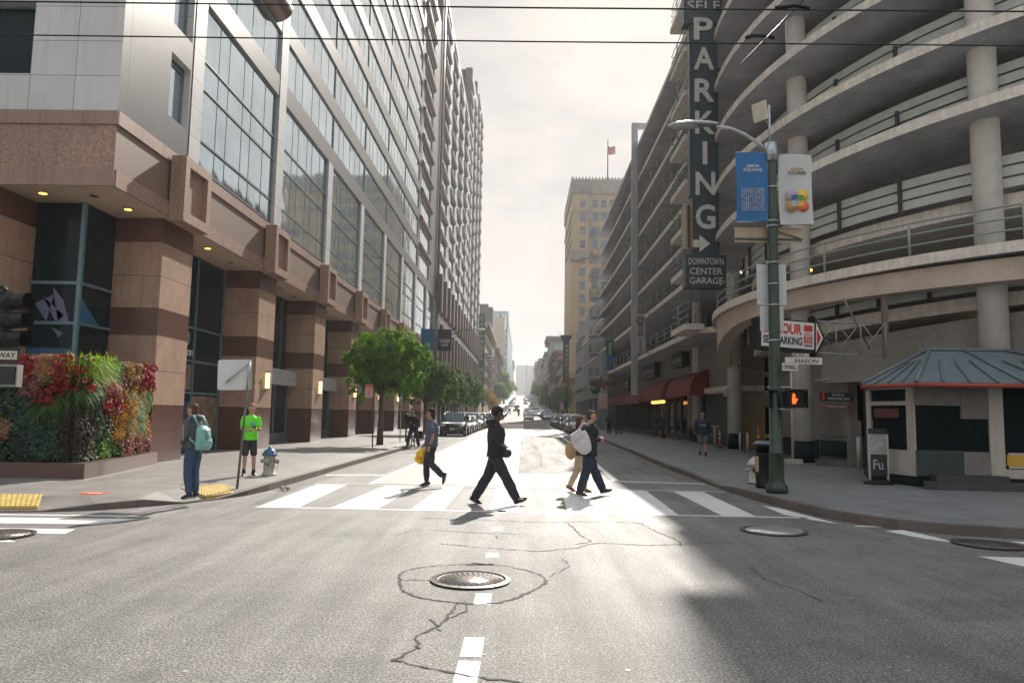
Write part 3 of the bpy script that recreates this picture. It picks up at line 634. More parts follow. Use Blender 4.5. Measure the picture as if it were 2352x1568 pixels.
def zoff(a, n): return (.012 if n == 0 else .08)*(a-A0)*radians(1)*15
def slab(n, z):
    mb = MB(); NA = 44
    edge = [(GX, 89.0, z), (GX, 62, z), (GX, 45, z), (GX, 38.2, z)]
    inner = [(26, 89.0), (26, 62), (26, 45), (21.5, 37.3)]
    for i in range(NA+1):
        a = lerp(A0, A1, i/NA); p = arc(15, a, a, 1)[0]; q = arc(6.5, a, a, 1)[0]
        edge.append((p[0], p[1], z+zoff(a, n))); inner.append(q)
    th = .3; k = len(edge)
    for i in range(k-1):
        (x0,y0,z0), (x1,y1,z1) = edge[i], edge[i+1]; (a0,b0), (a1,b1) = inner[i], inner[i+1]
        mb.mi = 0
        mb.quad((x0,y0,z0-th),(a0,b0,z0-th),(a1,b1,z1-th),(x1,y1,z1-th)); mb.quad((x0,y0,z0),(x1,y1,z1),(a1,b1,z1),(a0,b0,z0))
        mb.quad((a0,b0,z0),(a1,b1,z1),(a1,b1,z1-th),(a0,b0,z0-th))
        mb.mi = 1; mb.quad((x0,y0,z0-th),(x1,y1,z1-th),(x1,y1,z1),(x0,y0,z0)) if False else mb.quad((x0,y0,z0),(x0,y0,z0-th),(x1,y1,z1-th),(x1,y1,z1))
    mb.mi = 0; mb.quad((GX,89,z),(GX,89,z-th),(26,89,z-th),(26,89,z))
    return Gb(mb, 'ramp_deck', [CONC, LIPC])
for n, z in enumerate(LV): slab(n, z)
def curved(r0, r1, a0, a1, zf0, zf1, mats, name, n=30):
    """solid curved band between radii; zf0/zf1 give bottom/top height at an angle"""
    mb = MB()
    for i in range(n):
        a, b = lerp(a0,a1,i/n), lerp(a0,a1,(i+1)/n)
        P = [arc(r, x, x, 1)[0] for x in (a, b) for r in (r0, r1)]   # a-r0, a-r1, b-r0, b-r1
        za, zA, zb, zB = zf0(a), zf1(a), zf0(b), zf1(b)
        v = [(*P[0],za),(*P[1],za),(*P[3],zb),(*P[2],zb),(*P[0],zA),(*P[1],zA),(*P[3],zB),(*P[2],zB)]
        fs = [(0,1,2,3),(4,7,6,5),(1,5,6,2),(0,3,7,4)]
        if i == 0: fs.append((0,4,5,1))
        if i == n-1: fs.append((2,6,7,3))
        mb.add(v, fs)
    return Gb(mb, name, mats)
curved(14.2, 14.8, 158, 300, lambda a: interp([(158,4.1),(166,4.6),(180,5.3),(190,5.5),(300,5.5)], a), lambda a: 6.12+.0, TANC, 'ramp_beam')
curved(8, 13.2, 160, 300, lambda a: 7.4+.03*(a-160)*.23, lambda a: 7.85+.03*(a-160)*.23, LIPC, 'inner_ramp')
curved(8, 13.2, 168, 260, lambda a: 4.55+.045*(a-180)*.23, lambda a: 4.95+.045*(a-180)*.23, LIPC, 'inner_ramp')
curved(8, 13.3, 198, 300, lambda a: 2.95, lambda a: 4.3+.02*(a-200), STUC, 'stucco_wall')
curved(11.6, 12.0, 150, 197, lambda a: .9, lambda a: 4.6, STUC, 'stucco_wall')
curved(11.59, 12.02, 150, 197, lambda a: .1, lambda a: .895, PBASE, 'wall_base')
curved(3.2, 3.5, 90, 300, lambda a: .1, lambda a: 26, CONC, 'core_wall')
def boards(base, n_, lo=.1, rows=4, a0=165, a1=290, r=13.5):
    mb = MB()
    for j in range(rows):
        N = 36
        for i in range(N):
            a, b = lerp(a0,a1,i/N), lerp(a0,a1,(i+1)/N); z0, z1 = base(a)+lo+.34*j, base(b)+lo+.34*j
            p, q = arc(r, a, b, 1)[0], arc(r, a, b, 1)[1]; p2, q2 = arc(r-.06, a, b, 1)
            mb.add([(*p,z0),(*q,z1),(*q,z1+.27),(*p,z0+.27),(*p2,z0),(*q2,z1),(*q2,z1+.27),(*p2,z0+.27)], [(0,3,2,1),(4,5,6,7),(3,7,6,2),(0,1,5,4)])
    mb.mi = 1
    for i in range(14):
        a = lerp(a0, a1, i/13); p = arc(r+.05, a, a, 1)[0]; z = base(a); M = Matrix.Translation((p[0], p[1], z)) @ Matrix.Rotation(radians(a), 4, 'Z')
        mb.box(-.03,.06,-.05,.05,0,1.15, M)
    return Gb(mb, 'crash_barrier', [BOARD, RAILD])
for n in range(1, 8): boards(lambda a, n=n: LV[n]+zoff(a, n), n)
boards(lambda a: 7.85+.03*(a-160)*.23, 0, rows=3); boards(lambda a: 4.95+.045*(a-180)*.23, 0, a0=168, a1=258, rows=2)
pcs = [(10.5,37.0,.33),(10.05,26.8,.35),(13.35,21.1,.38),(20.0,17.2,.38),(27.6,17.6,.38),(10.9,46.5,.3)]
for x, y, r in pcs:
    mb = MB(); mb.cyl(x, y, .9, 26, r, n=28); mb.mi = 1; mb.cyl(x, y, .1, .9, r+.015, n=28); Gb(mb, 'pillar', [PILL, PBASE])
# straight part: light-blocking rear wall, end wall, railings, landings, balconies
mb = MB(); mb.box(25.7,26,38,89,0,25); mb.box(11.2,26,88.7,89,.1,23.2); Gb(mb, 'rear_light_block', mat('garage_dark', (.045,.045,.048), .9))  # near-black wall added to block sky light behind the straight decks
mb = MB()
for k in range(9):
    y = 40+6*k
    mb.box(12.5,12.9,y,y+.4,.1,23.3)
Gb(mb, 'inner_pillars', CONC)
def rail(pts, zs, name='railing', h=.98, m=RAIL, post_every=2.4, r=.024):
    mb = MB()
    for hh in (h, h*.66, h*.33): mb.tube([(p[0],p[1],p[2]+hh) for p in pts], r, 6)
    acc = 0; last = pts[0]; mb.tube([last, (last[0],last[1],last[2]+h)], r*1.5, 6)
    for p in pts[1:]:
        d = sqrt((p[0]-last[0])**2+(p[1]-last[1])**2); seg = 0
        while acc+d-seg >= post_every:
            seg += post_every-acc; t_ = seg/d; q = (lerp(last[0],p[0],t_), lerp(last[1],p[1],t_), lerp(last[2],p[2],t_)); mb.tube([q, (q[0],q[1],q[2]+h)], r*1.5, 6); acc = 0
        acc += d-seg; last = p
    mb.tube([last, (last[0],last[1],last[2]+h)], r*1.5, 6)
    return Gb(mb, name, m)
for n in range(0, 6): rail([(GX+.12, 88.5, LV[n]), (GX+.12, 40.5, LV[n])], 0)
rail([(*arc(14.85, a, a, 1)[0], LV[0]+zoff(a, 0)) for a in range(172, 262, 3)], 0, h=1.0, r=.03, post_every=2.9)
for n in range(0, 8):
    z = LV[n]; mb = MB(); mb.box(8.0, GX-.005, 36.6, 40.2, z-.28, z); Gb(mb, 'landing', LIPC)
    rail([(GX-.02,40.1,z),(8.06,40.1,z),(8.06,36.7,z),(8.5,36.7,z)], 0, 'landing_railing', h=1.1)
for n in range(0, 8):
    z = LV[n]; mb = MB(); mb.prism([(GX-.005,90.6),(7.95,90.6),(7.95,88.6),(8.3,87.9),(GX-.005,87.9)], z-.3, z-.02); Gb(mb, 'balcony', CONC)
    rail([(GX-.05,90.5,z-.02),(8.0,90.5,z-.02),(8.0,88.6,z-.02),(8.33,88.0,z-.02),(GX-.05,88.0,z-.02)], 0, 'balcony_railing', h=1.0, m=RAILD, post_every=1.0, r=.02)
mb = MB(); mb.box(8.45,8.9,57.8,58.25,3.3,25.2); mb.box(8.9,10.4,57.85,58.2,24.75,25.2); Gb(mb, 'facade_post', mat('post_grey', (.42,.42,.41), .5, var=.1, streak=.4))
mb = MB(); mb.box(8.3,8.95,78,79.5,.1,8.4); Gb(mb, 'duct', mat('duct_grey', (.3,.31,.33), .5))
for x, y, z, c in ((10.42,27.1,12.15,1),(10.42,27.1,14.6,0),(10.4,27.1,17.1,0),(10.55,27.1,7.15,1),(9.72,33,8.2,0)):
    mb = MB(); mb.sph((x,y,z), .055, n=10, k=6); mb.mi = 1; mb.cyl(x, y, z+.05, z+.09, .07, n=10); mb.tube([(x,y,z+.09),(x,y,z+.3)], .015, 6); Gb(mb, 'bulkhead_light', [mat('bulb_amber', (1,.6,.1), .4, emit=(1,.5,.05), es=5) if c else mat('bulb_white', (1,.9,.8), .4, emit=(1,.85,.7), es=5), RAILD])
for y0, z in ((23.0, 3.75),):
    mb = MB(); mb.tube([(13.2,25.2,4.1),(14.35,25.2,4.4)], .03, 6); mb.tube([(14.5,25.2,4.42),(15.8,25.2,4.8)], .03, 6); Gb(mb, 'tube_light', mat('tube_glow', (1,.95,.6), .4, emit=(1,.9,.5), es=4))
# shop fronts under the straight part
PAN = panelmat('concrete_panels', (.3,.27,.235), [(1, .62, 38)], lw=.03, rough=.8, streak=.5, dark=(.1,.09,.08), fine=.12, fs=20)
mb = MB(); mb.box(10.9,12.4,38.2,88.6,3.35,5.98); Gb(mb, 'shop_wall', PAN)
mb = MB(); mb.box(10.6,10.89,38.2,46.4,3.05,3.34); mb.box(10.85,12.4,38.2,46.4,3.0,3.34); Gb(mb, 'ledge', LIPC)
YEL = mat('yellow_plaster', (.36,.28,.16), .8)
mb = MB(); mb.box(10.95,12.4,38.2,40.0,.1,3.05); Gb(mb, 'plaster_pier', YEL); mb = MB(); mb.box(10.95,12.4,47.9,49.6,.95,3.3); Gb(mb, 'plaster_pier', YEL)
mb = MB(); mb.box(10.97,11.2,40.0,44.6,.1,3.05); Gb(mb, 'mural_panel', mat('mural_dark_green', (.008,.014,.016), .6))
def shopwin(y0, y1, n, z1=3.3):
    t_ = MB(); t_.quad((11.1,y0,.5),(11.1,y0,z1),(11.1,y1,z1),(11.1,y1,.5)); t_.mi = 1
    t_.box(10.98,11.3,y0,y1,.1,.5)
    for i in range(n+1): yy = lerp(y0+.06,y1-.06,i/n); t_.box(11.0,11.09,yy-.06,yy+.06,.5,z1)
    Gb(t_, 'shop_window', [G_DARK, RAILD])
shopwin(44.7, 47.8, 3); shopwin(49.7, 56.6, 3); shopwin(59.2, 66, 5); shopwin(66.3, 76, 9); shopwin(76.3, 88, 9)
mb = MB(); mb.box(11.0,11.6,56.7,59.1,.1,3.3); mb.mi = 1; mb.box(10.93,10.99,57.0,58.8,.2,1.6); Gb(mb, 'doorway', [RAILD, mat('wood_panel', (.3,.19,.08), .5)])
RED = mat('awning_red', (.22,.045,.035), .75, var=.2, scale=1.5, streak=.5, bmp=.1, bscale=20)
def awning(y0, y1, zt, zb, xo, label):
    t_ = thing('awning', label, 'awning', (10.89, y0, zt)); mb = MB(); n = 10
    pr_ = [(10.89-(10.89-xo)*sin(pi/2*i/n), zb+(zt-zb)*cos(pi/2*i/n)) for i in range(n+1)]
    for (xa,za), (xb,zb_) in zip(pr_, pr_[1:]): mb.quad((xa,y0,za),(xb,y0,zb_),(xb,y1,zb_),(xa,y1,za))
    mb.quad((xo,y0,zb),(xo,y0,zb-.12),(xo,y1,zb-.12),(xo,y1,zb))
    for y, fl_ in ((y0, 1), (y1, 0)):
        f = [(x,y,z) for x, z in pr_]+[(xo,y,zb-.12),(10.89,y,zb-.12)]; mb.add(f if not fl_ else f[::-1], [tuple(range(len(f)))])
    mb.build('canopy', RED, t_); mb = MB()
    mb.tube([(xo+.02,y0,zb-.1),(xo+.02,y1,zb-.1)], .02, 6); mb.tube([(10.85,y0+.02,zb-.1),(xo,y0+.02,zb-.1)], .02, 6); mb.build('frame', RAILD, t_)
awning(43.6, 50.8, 4.45, 3.05, 9.75, 'red barrel awning nearest the camera, over the dark glass shopfront')
awning(52.2, 61.5, 4.45, 3.0, 9.7, 'middle red barrel awning over the lit lantern window')
awning(62.2, 87.5, 3.95, 2.85, 9.7, 'longest red awning, farthest of the three along the garage front')
lan = thing('lantern_string', 'row of glowing orange paper lanterns under the middle red awning', 'lanterns', (10.0, 54, 2.75))
for k in range(9): mb = MB(); mb.sph((9.95, 52.7+.55*k, 2.72), .13, .13, .12, n=10, k=6); mb.build('lantern', mat('lantern_glow', (1,.55,.15), .5, emit=(1,.45,.1), es=1.6), lan)
def boxsign(name, y0, y1, z0, z1, txt, label, x0=10.42, col=(.02,.025,.03)):
    t_ = thing(name, label, 'sign', (10.6, y0, z0)); mb = MB(); mb.box(x0,10.89,y0,y1,z0,z1); mb.build('cabinet', mat('sign_black', col, .4), t_)
    mb = MB(); mb.text(txt, (x0-.01,(y0+y1)/2,(z0+z1)/2), (0,-1,0), (0,0,1), (y1-y0)*.8, .34*(z1-z0), .02); mb.build('lettering', mat('sign_letter_grey', (.5,.5,.48), .5), t_)
boxsign('shop_sign', 48.7, 52.1, 5.0, 6.35-.4, 'BLACK SUGAR', 'black box sign reading BLACK SUGAR above the nearest red awning')
boxsign('shop_sign', 58.9, 65.2, 4.75, 5.95, 'Quickly', 'dark sign with worn pale script above the middle red awning')
boxsign('shop_sign', 74, 77.5, 4.2, 5.5, '=', 'white framed sign high on the concrete panels above the longest awning', 10.5, (.3,.3,.29))
def blade(name, x0, x1, y, z0, z1, label, m, cat='sign', thick=.12):
    t_ = thing(name, label, cat, ((x0+x1)/2, y, z0)); mb = MB(); mb.box(x0,x1,y,y+thick,z0,z1); mb.build('cabinet', m, t_); return t_
S_FR = mat('sign_edge', (.5,.5,.48), .5)
om = blade('blade_sign', 7.86, 8.53, 52, 6.05, 8.88, 'tall white vertical sign reading oma SUSHI beside the grey facade post', mat('sign_board_white', (.42,.37,.38), .5))
BLK = mat('letter_black', (.02,.02,.02), .5); mb = MB()
mb.text('oma', (8.2,51.985,7.9), (0,0,-1), (1,0,0), 1.25, .36, .01); mb.text('SUSHI', (8.2,51.985,6.85), (0,0,-1), (1,0,0), .62, .2, .01)
mb.tube([(8.2+.27*cos(a),51.97,8.4+.27*sin(a)) for a in [2*pi*i/20 for i in range(21)]], .022, 5)
for k, c in enumerate(('\u65e5', '\u672c', '\u6751')): mb.text(c, (8.2,51.985,6.42-.12*k), (1,0,0), (0,0,1), .11, .09, .01) if False else [mb.box(8.14,8.26,51.975,51.99,6.42-.13*k+o_,6.435-.13*k+o_) for o_ in (-.04,0,.04)]
mb.build('lettering', BLK, om); mb = MB(); mb.tube([(8.5,52.05,8.9),(8.95,52.05,8.9)], .02, 6); mb.tube([(8.5,52.05,6.1),(9.6,52.05,6.0)], .02, 6); mb.build('bracket', RAILD, om)
na = blade('blade_sign', 8.06, 8.8, 72, 7.5, 8.97, 'green and blue vertical sign reading National and Alamo farther along the garage', mat('sign_green', (.012,.12,.055), .45))
mb = MB(); mb.box(8.06,8.8,72,72.12,6.08,7.498); mb.build('lower_panel', mat('sign_blue', (.02,.16,.4), .45), na)
mb = MB(); mb.text('National', (8.43,71.985,8.15), (0,0,-1), (1,0,0), 1.15, .26, .01); mb.build('lettering', mat('letter_white', (.75,.75,.72), .5), na)
mb = MB(); mb.box(8.25,8.62,71.98,71.995,6.25,7.3); mb.mi = 1; mb.text('Alamo', (8.43,71.975,6.78), (0,0,-1), (1,0,0), .85, .22, .01); mb.build('name_plate', [mat('plate_navy', (.015,.03,.05), .5), mat('letter_yellow', (.6,.5,.12), .5)], na)
# the tall PARKING blade sign
pk = thing('parking_blade_sign', 'tall dark vertical sign spelling PARKING with a white arrow on the garage corner', 'sign', (8.0, 32, 6.5))
SD = mat('sign_slate', (.028,.045,.055), .45, var=.2, scale=1.5); LW = mat('letter_offwhite', (.58,.56,.52), .45, var=.15, scale=6, streak=.3)
mb = MB(); mb.box(7.33,8.5,32,32.5,8.75,19.3); mb.box(7.24,7.32,32.02,32.48,11.4,19.3); mb.build('panel', SD, pk)
mb = MB(); mb.box(7.0,8.78,31.95,32.55,7.3,8.74); mb.build('lower_cabinet', SD, pk)
mb = MB(); mb.box(6.98,8.7,31.95,32.55,19.35,20.7); mb.build('top_cabinet', SD, pk)
LT = [('P',7.43,8.28,18.57,19.62),('A',7.42,8.33,17.18,18.22),('R',7.45,8.32,15.68,16.74),('K',7.46,8.33,14.2,15.25),('I',7.79,7.99,12.81,13.85),('N',7.47,8.33,11.42,12.46),('G',7.46,8.32,9.89,10.99)]
for c, x0, x1, z0, z1 in LT:
    mb = MB()
    if c == 'I': mb.box(x0,x1,31.95,31.995,z0,z1)
    else: mb.text(c, ((x0+x1)/2, 31.96, (z0+z1)/2), (1,0,0), (0,0,1), x1-x0, z1-z0, .05, bold=.02)
    mb.build('letter', LW, pk)
for txt, x0, x1, z0, z1 in (('DOWNTOWN',7.14,8.66,8.3,8.59),('CENTER',7.19,8.6,7.87,8.15),('GARAGE',7.18,8.62,7.45,7.73),('SELF',7.15,8.6,19.95,20.4)):
    mb = MB(); mb.text(txt, ((x0+x1)/2, 31.93, (z0+z1)/2), (1,0,0), (0,0,1), x1-x0, z1-z0, .03); mb.build('lettering', LW, pk)
mb = MB(); mb.yprism([(7.33,9.07),(7.33,9.39),(7.62,9.39),(7.62,9.6),(8.07,9.23),(7.62,8.86),(7.62,9.07)], 31.9, 31.99); mb.build('arrow', LW, pk)
mb = MB(); mb.box(6.93,7.0,31.9,32.4,8.98,11.0); mb.box(7.001,7.31,31.95,32.4,8.98,11.0); mb.mi = 1
for k in range(19): z = 9.08+k*.1; mb.box(7.06,7.26,31.91,31.945,z-.012,z+.025)
mb.box(7.12,7.2,31.925,31.948,9.0,10.95)
mb.build('bulb_channel', [mat('old_cream_metal', (.42,.36,.27), .6, streak=.7), mat('rust', (.1,.04,.02), .8)], pk)
mb = MB(); 
for z in (9.4, 12.0, 14.6, 17.2): mb.box(8.5,9.2,32.1,32.3,z,z+.14)
mb.build('bracket', RAILD, pk)
mb = MB(); mb.tube([(7.35,32.25,7.3),(7.35,32.6,6.3)], .02, 5); mb.tube([(7.8,32.25,7.3),(7.8,32.6,6.3)], .02, 5); mb.build('stay', RAILD, pk)
# ================================================ FAR BUILDINGS
BR = mat('roof_bits', (.12,.12,.12), .8)
GWIN = glassmat('far_window_glass', (.16,.22,.28), .12, .4)
def block(name, label, x0, x1, y0, y1, z1, wall, front=None, side=None, wsize=(1.1, 1.7), cornice=None, zb=None, wm=None, roof=True):
    """x0 = street face; front = (xs, zs) windows on the camera face, side = (ys, zs) on the street face"""
    zb = zg(y0)-.5 if zb is None else zb
    t_ = thing(name, label, 'building', (x0, y0, zg(y0)))
    mb = MB(); mb.box(x0, x1, y0, y1, zb, z1); mb.build('walls', wall, t_)
    s_ = 1 if x0 < 0 else -1
    W = winmesh(wsize[0], wsize[1], 1, [wsize[1]*.5], fr=.06, gl=wm or GWIN, dep=.08); cnt = 0
    if front:
        for z in front[1]:
            for x in front[0]:
                if cnt < 95: c = inst(W, t_, (x-wsize[0]/2, y0-.015, z), 0); c.name = 'window'; cnt += 1
    if side:
        for z in side[1]:
            for y in side[0]:
                if cnt < 95: c = inst(W, t_, (x0+s_*.015, y+(-1 if s_ > 0 else 1)*wsize[0]/2, z), s_*pi/2); c.name = 'window'; cnt += 1
    bpy.data.objects.remove(W)
    if cornice:
        mb = MB(); d, h = cornice; a, b = (min(x0,x1)-(d if s_ < 0 else 0), max(x0,x1)+(d if s_ > 0 else 0))
        mb.box(a, b, y0-d, y1, z1-h, z1+.05); mb.box(a+(d*.5 if s_ < 0 else 0), b-(d*.5 if s_ > 0 else 0), y0-d*.5, y1, z1-h*1.8, z1-h-.003)
        k = y0
        while k < y1: mb.box(x0+s_*.01, x0+s_*d*.8, k, k+.25, z1-h*2.4, z1-h*1.8); k += 1.4
        mb.build('cornice', wall, t_)
    if roof:
        mb = MB(); rnd = random.Random(int(y0)); xm = (x0+x1)/2
        for i in range(3):
            a = lerp(x0, xm, rnd.uniform(.15,.8)); yy = lerp(y0, y1, rnd.uniform(.05,.6)); mb.box(a, a+rnd.uniform(.8,2), yy, yy+2, z1, z1+rnd.uniform(.8,2.4)); mb.tube([(a,yy,z1),(a,yy,z1+3.5)], .05, 4)
        mb.build('roof_plant', BR, t_)
    return t_
def escapes(t_, x, y0, y1, zs, m=None):
    s_ = 1 if x < 0 else -1
    for z in zs:
        mb = MB(); mb.box(x, x+s_*1.0, y0, y1, z, z+.08)
        for h in (.5, .95): mb.tube([(x,y0,z+h),(x+s_*1.0,y0,z+h),(x+s_*1.0,y1,z+h),(x,y1,z+h)], .035, 4)
        mb.tube([(x+s_*.8,y0+.5,z),(x+s_*.8,y1-.5,z-3)], .06, 4)
        for k in range(6): yy = lerp(y0,y1,k/5); mb.tube([(x+s_*1.0,yy,z),(x+s_*1.0,yy,z+.95)], .03, 4)
        mb.build('fire_escape', m or RAILD, t_)
# --- right side
YW = mat('yellow_render', (.5,.38,.24), .8, var=.08, scale=.4, streak=.2); GREYST = mat('grey_stone', (.33,.31,.27), .85, var=.2, scale=.6, fine=.1, fscale=6)
yh = block('yellow_hotel', 'tall yellow hotel with a grey stone crown and flagpole behind the garage', 10.2, 34, 159, 188, 50, YW,
    ([12.45,15.2,17.05,18.9,20.75],[47.0,43.9,40.9,37.9]+[34.6-2.88*k for k in range(10)]), ([162+3.2*k for k in range(8)],[45-3*k for k in range(5)]), (1.15,1.75), roof=False)
mb = MB(); mb.box(9.9,34.2,158.7,188,50,53.2); mb.box(10.0,34,158.85,188,45.7,46.3)
for k in range(30): mb.box(9.85+.82*k,10.25+.82*k,158.5,158.69,50.3,52.8) if k < 6 else None
for k in range(34): mb.yprism([(9.9+.72*k,53.2),(10.5+.72*k,53.2),(10.2+.72*k,53.9)], 158.7, 159.1)
for k in range(30): mb.xprism([(159+.95*k,53.2),(159.8+.95*k,53.2),(159.4+.95*k,53.9)], 9.9, 10.3)
for x in (14.1, 21.6): mb.box(x-.35,x+.35,158.8,158.99,36.5,50)
mb.box(10.0,13.9,158.6,158.98,35.6,36.9); mb.box(9.7,12,158.4,160,35.2,37.2)
mb.build('stone_crown', GREYST, yh)
mb = MB(); mb.box(9.2,34,157.6,188,9.4,10.6); mb.box(9.8,34,158.5,188,8.3,9.39); mb.box(9.9,14,158.7,158.99,1,8.2); mb.build('base_cornice', mat('yellow_stone', (.38,.28,.14), .8, var=.2), yh)
fp = thing('flagpole', 'flagpole with a red and white striped flag on the roof of the yellow hotel', 'flagpole', (18.2,162,53.2))
mb = MB(); mb.cyl(18.2,162,53.2,63.6,.16,.08,8); mb.build('pole', mat('pole_brown', (.06,.04,.035), .6), fp)
mb = MB(); n = 12
for j in range(9):
    mb.mi = j % 2
    for i in range(n):
        u0, u1 = i/n, (i+1)/n; f_ = lambda u: (18.3+1.6*u, 162+.25*sin(7*u), .12*sin(9*u+.5))
        a, b = f_(u0), f_(u1); z0, z1 = 60.1+.2*j, 60.1+.2*(j+1); mb.quad((a[0],a[1],z0+a[2]),(b[0],b[1],z0+b[2]),(b[0],b[1],z1+b[2]),(a[0],a[1],z1+a[2]))
mb.build('flag', [mat('flag_red', (.45,.03,.03), .7), mat('flag_white', (.6,.55,.55), .7)], fp)
MOD = panelmat('modern_grey_panels', (.33,.335,.36), [(2, 1.15, 2), (1, 24, 91)], rough=.5, streak=.35)
mo = thing('modern_office_block', 'low grey office block with dark ribbon windows between the garage and the yellow hotel', 'building', (10, 91, 0))
mb = MB(); mb.box(9.95,34,91.2,141,4.0,17.2); mb.box(10.9,34,91.2,141,.1,3.99); mb.build('walls', MOD, mo)
mb = MB(); mb.box(9.9,9.945,92,141,13.1,15.0); mb.box(9.9,9.945,92,141,9.4,9.9); mb.box(9.9,9.945,92,141,5.6,6.3); mb.mi = 1
for z in (13.6, 14.2, 14.7): mb.box(9.86,9.895,92,141,z,z+.1)
mb.build('ribbon_window', [G_DARK, MOD], mo)
mb = MB()
for k in range(8): mb = MB(); mb.box(9.96,10.6,92+6.6*k,93.2+6.6*k,.1,3.98); mb.build('column', MOD, mo)
mb = MB(); mb.quad((10.88,92,.1),(10.88,92,3.9),(10.88,141,3.9),(10.88,141,.1)); mb.build('shop_glass', G_DARK, mo)
ns_ = blade('projecting_sign', 8.6, 9.9, 88+8, 4.3, 5.9, 'white square sign with a green disc on the grey office block', mat('sign_white_green', (.4,.5,.42), .5))
mb = MB(); mb.tube([(9.25,95.98,5.1),(9.25,95.93,5.1)], .6, 20); mb.mi = 1; mb.text('n', (9.25,95.9,5.1), (1,0,0), (0,0,1), .5, .5, .02); mb.build('disc', [mat('sign_leaf_green', (.08,.25,.04), .5), LW], ns_)
C1 = mat('far_cream', (.42,.38,.31), .8, var=.15, streak=.4); C2 = mat('far_brownstone', (.2,.13,.1), .8, var=.2, streak=.4); C3 = mat('far_grey', (.27,.28,.28), .8, var=.15, streak=.3); C4 = mat('far_tan', (.34,.26,.18), .8, var=.15, streak=.4); C5 = mat('far_bluegrey', (.3,.38,.42), .6, var=.1); C6 = mat('far_charcoal', (.1,.11,.125), .6, var=.15)
zs = lambda a, n, p=3.2: [a+p*k for k in range(n)]
ysr = lambda a, n, p=3.4: [a+p*k for k in range(n)]
b = block('corner_hotel', 'narrow cream apartment house with fire escapes beside the yellow hotel', 10, 30, 190, 222, 16.5, C1, None, (ysr(193,8),zs(4.5,4)), cornice=(.8,.6)); escapes(b, 10, 196, 202, [4.5,7.7,10.9]); escapes(b, 10, 208, 214, [4.5,7.7,10.9])
b = block('brick_apartment_house', 'brown brick apartment house with deep cornice on the right of the street', 10, 30, 223, 282, 21, C2, None, (ysr(226,14),zs(6,5)), cornice=(1,.7)); escapes(b, 10, 236, 243, [7,10.2,13.4,16.6]); escapes(b, 10, 258, 265, [7,10.2,13.4,16.6])
b = block('painted_sign_building', 'tall narrow building with white painted lettering high on its blank side wall', 10, 27, 288, 312, 32, C3, None, (ysr(291,5),zs(9,7)), cornice=(1.4,.9))
mb = MB(); mb.box(12,22,287.9,287.98,16,29.5); mb.mi = 1; mb.text('SEENA', (17,287.85,30.6), (1,0,0), (0,0,1), 8, 1.2, .05); mb.text('PACIFIC', (17,287.85,14.3), (1,0,0), (0,0,1), 7.5, 1.8, .05); mb.build('painted_wall', [mat('faded_blue_board', (.33,.4,.45), .7), LW], b)
block('cream_walkup', 'pale cream walk-up with bay windows past the painted sign building', 10, 28, 313, 360, 28, C1, None, (ysr(316,11),zs(9,5)), cornice=(1.2,.8))
block('grey_walkup', 'grey walk-up with stepped roof on the far right of the street', 10, 28, 361, 398, 27, C3, None, (ysr(364,8),zs(10,4)), cornice=(.9,.7))
block('tan_apartment_house', 'tan apartment house far up the hill on the right', 10, 30, 418, 520, 33, C4, None, (ysr(422,20,4.6),zs(14,4)), cornice=(1.5,1))
block('pale_hill_house', 'pale hilltop building at the right end of the visible street', 10, 34, 545, 640, 40, C3, None, (ysr(550,14,6),zs(21,4,3.6)), cornice=(1.5,1))
block('white_hill_tower', 'whitish block standing beside the distant slab tower', 11, 36, 700, 780, 52, C1, ([13,17,21],zs(26,6,3.6)), None)
# --- left side
b = block('columbia_hotel_building', 'ornate old hotel with green columns behind the vertical green sign', -10.2, -30, 166, 184, 23.4, mat('old_stone_tan', (.3,.25,.17), .85, var=.25, scale=.8), ([-11.6,-13.8],[19.2,15.4,11.8]), (ysr(169,4,4),[15.4,11.8,8]), (1.4,2.2), cornice=(.9,.7))
mb = MB(); mb.yprism([(-12.8+1.5*cos(a), 21.6+1.2*sin(a)) for a in [pi*i/8 for i in range(9)]], 165.6, 165.98)
for x in (-10.6,-11.3,-12.6): mb.cyl(x, 165.8, 3, 17, .3, n=8)
mb.build('pilasters', mat('verdigris', (.16,.22,.17), .7), b)
cs = blade('vertical_hotel_sign', -10.15, -8.7, 163.5, 5.5, 23.9, 'long green vertical sign spelling COLUMBIA HOTEL', mat('old_sign_green', (.035,.075,.05), .6), thick=.4)
mb = MB()
for k, c in enumerate('COLUMBIA HOTEL'):
    if c != ' ': mb.text(c, (-9.42,163.47,22.6-1.27*k), (1,0,0), (0,0,1), .25 if c == 'I' else .62, .82, .03)
mb.build('lettering', LW, cs)
b = block('stone_walkup', 'old tan walk-up with sloping cornices left of the street', -10, -30, 185, 236, 24.5, C4, None, (ysr(188,13,3.6),zs(6,5)), cornice=(1.3,.8))
for y in (192,204,216,228): escapes(b, -10, y, y+5, [7.5,10.7,13.9,17.1], mat('rusty_iron', (.16,.07,.05), .8))
b = block('dark_grey_block', 'dark charcoal block with small square windows rising behind the hotel sign', -10.3, -34, 238, 262, 36, C6, ([-12.7],[31-3.4*k for k in range(5)]), None, (1.5,1.3))
mb = MB(); mb.box(-34,-15.8,240,255,36,40); mb.box(-34,-11.8,238,250,36,37.0); mb.build('rooftop_house', C6, b)
b = block('brown_walkup', 'row of brown walk-ups with rusty fire escapes below the dark block', -10, -30, 264, 330, 25, C2, None, (ysr(267,17,3.8),zs(8,5)), cornice=(1.2,.8))
for y in (270,284,298,312): escapes(b, -10, y, y+6, [9.5,12.7,15.9,19.1])
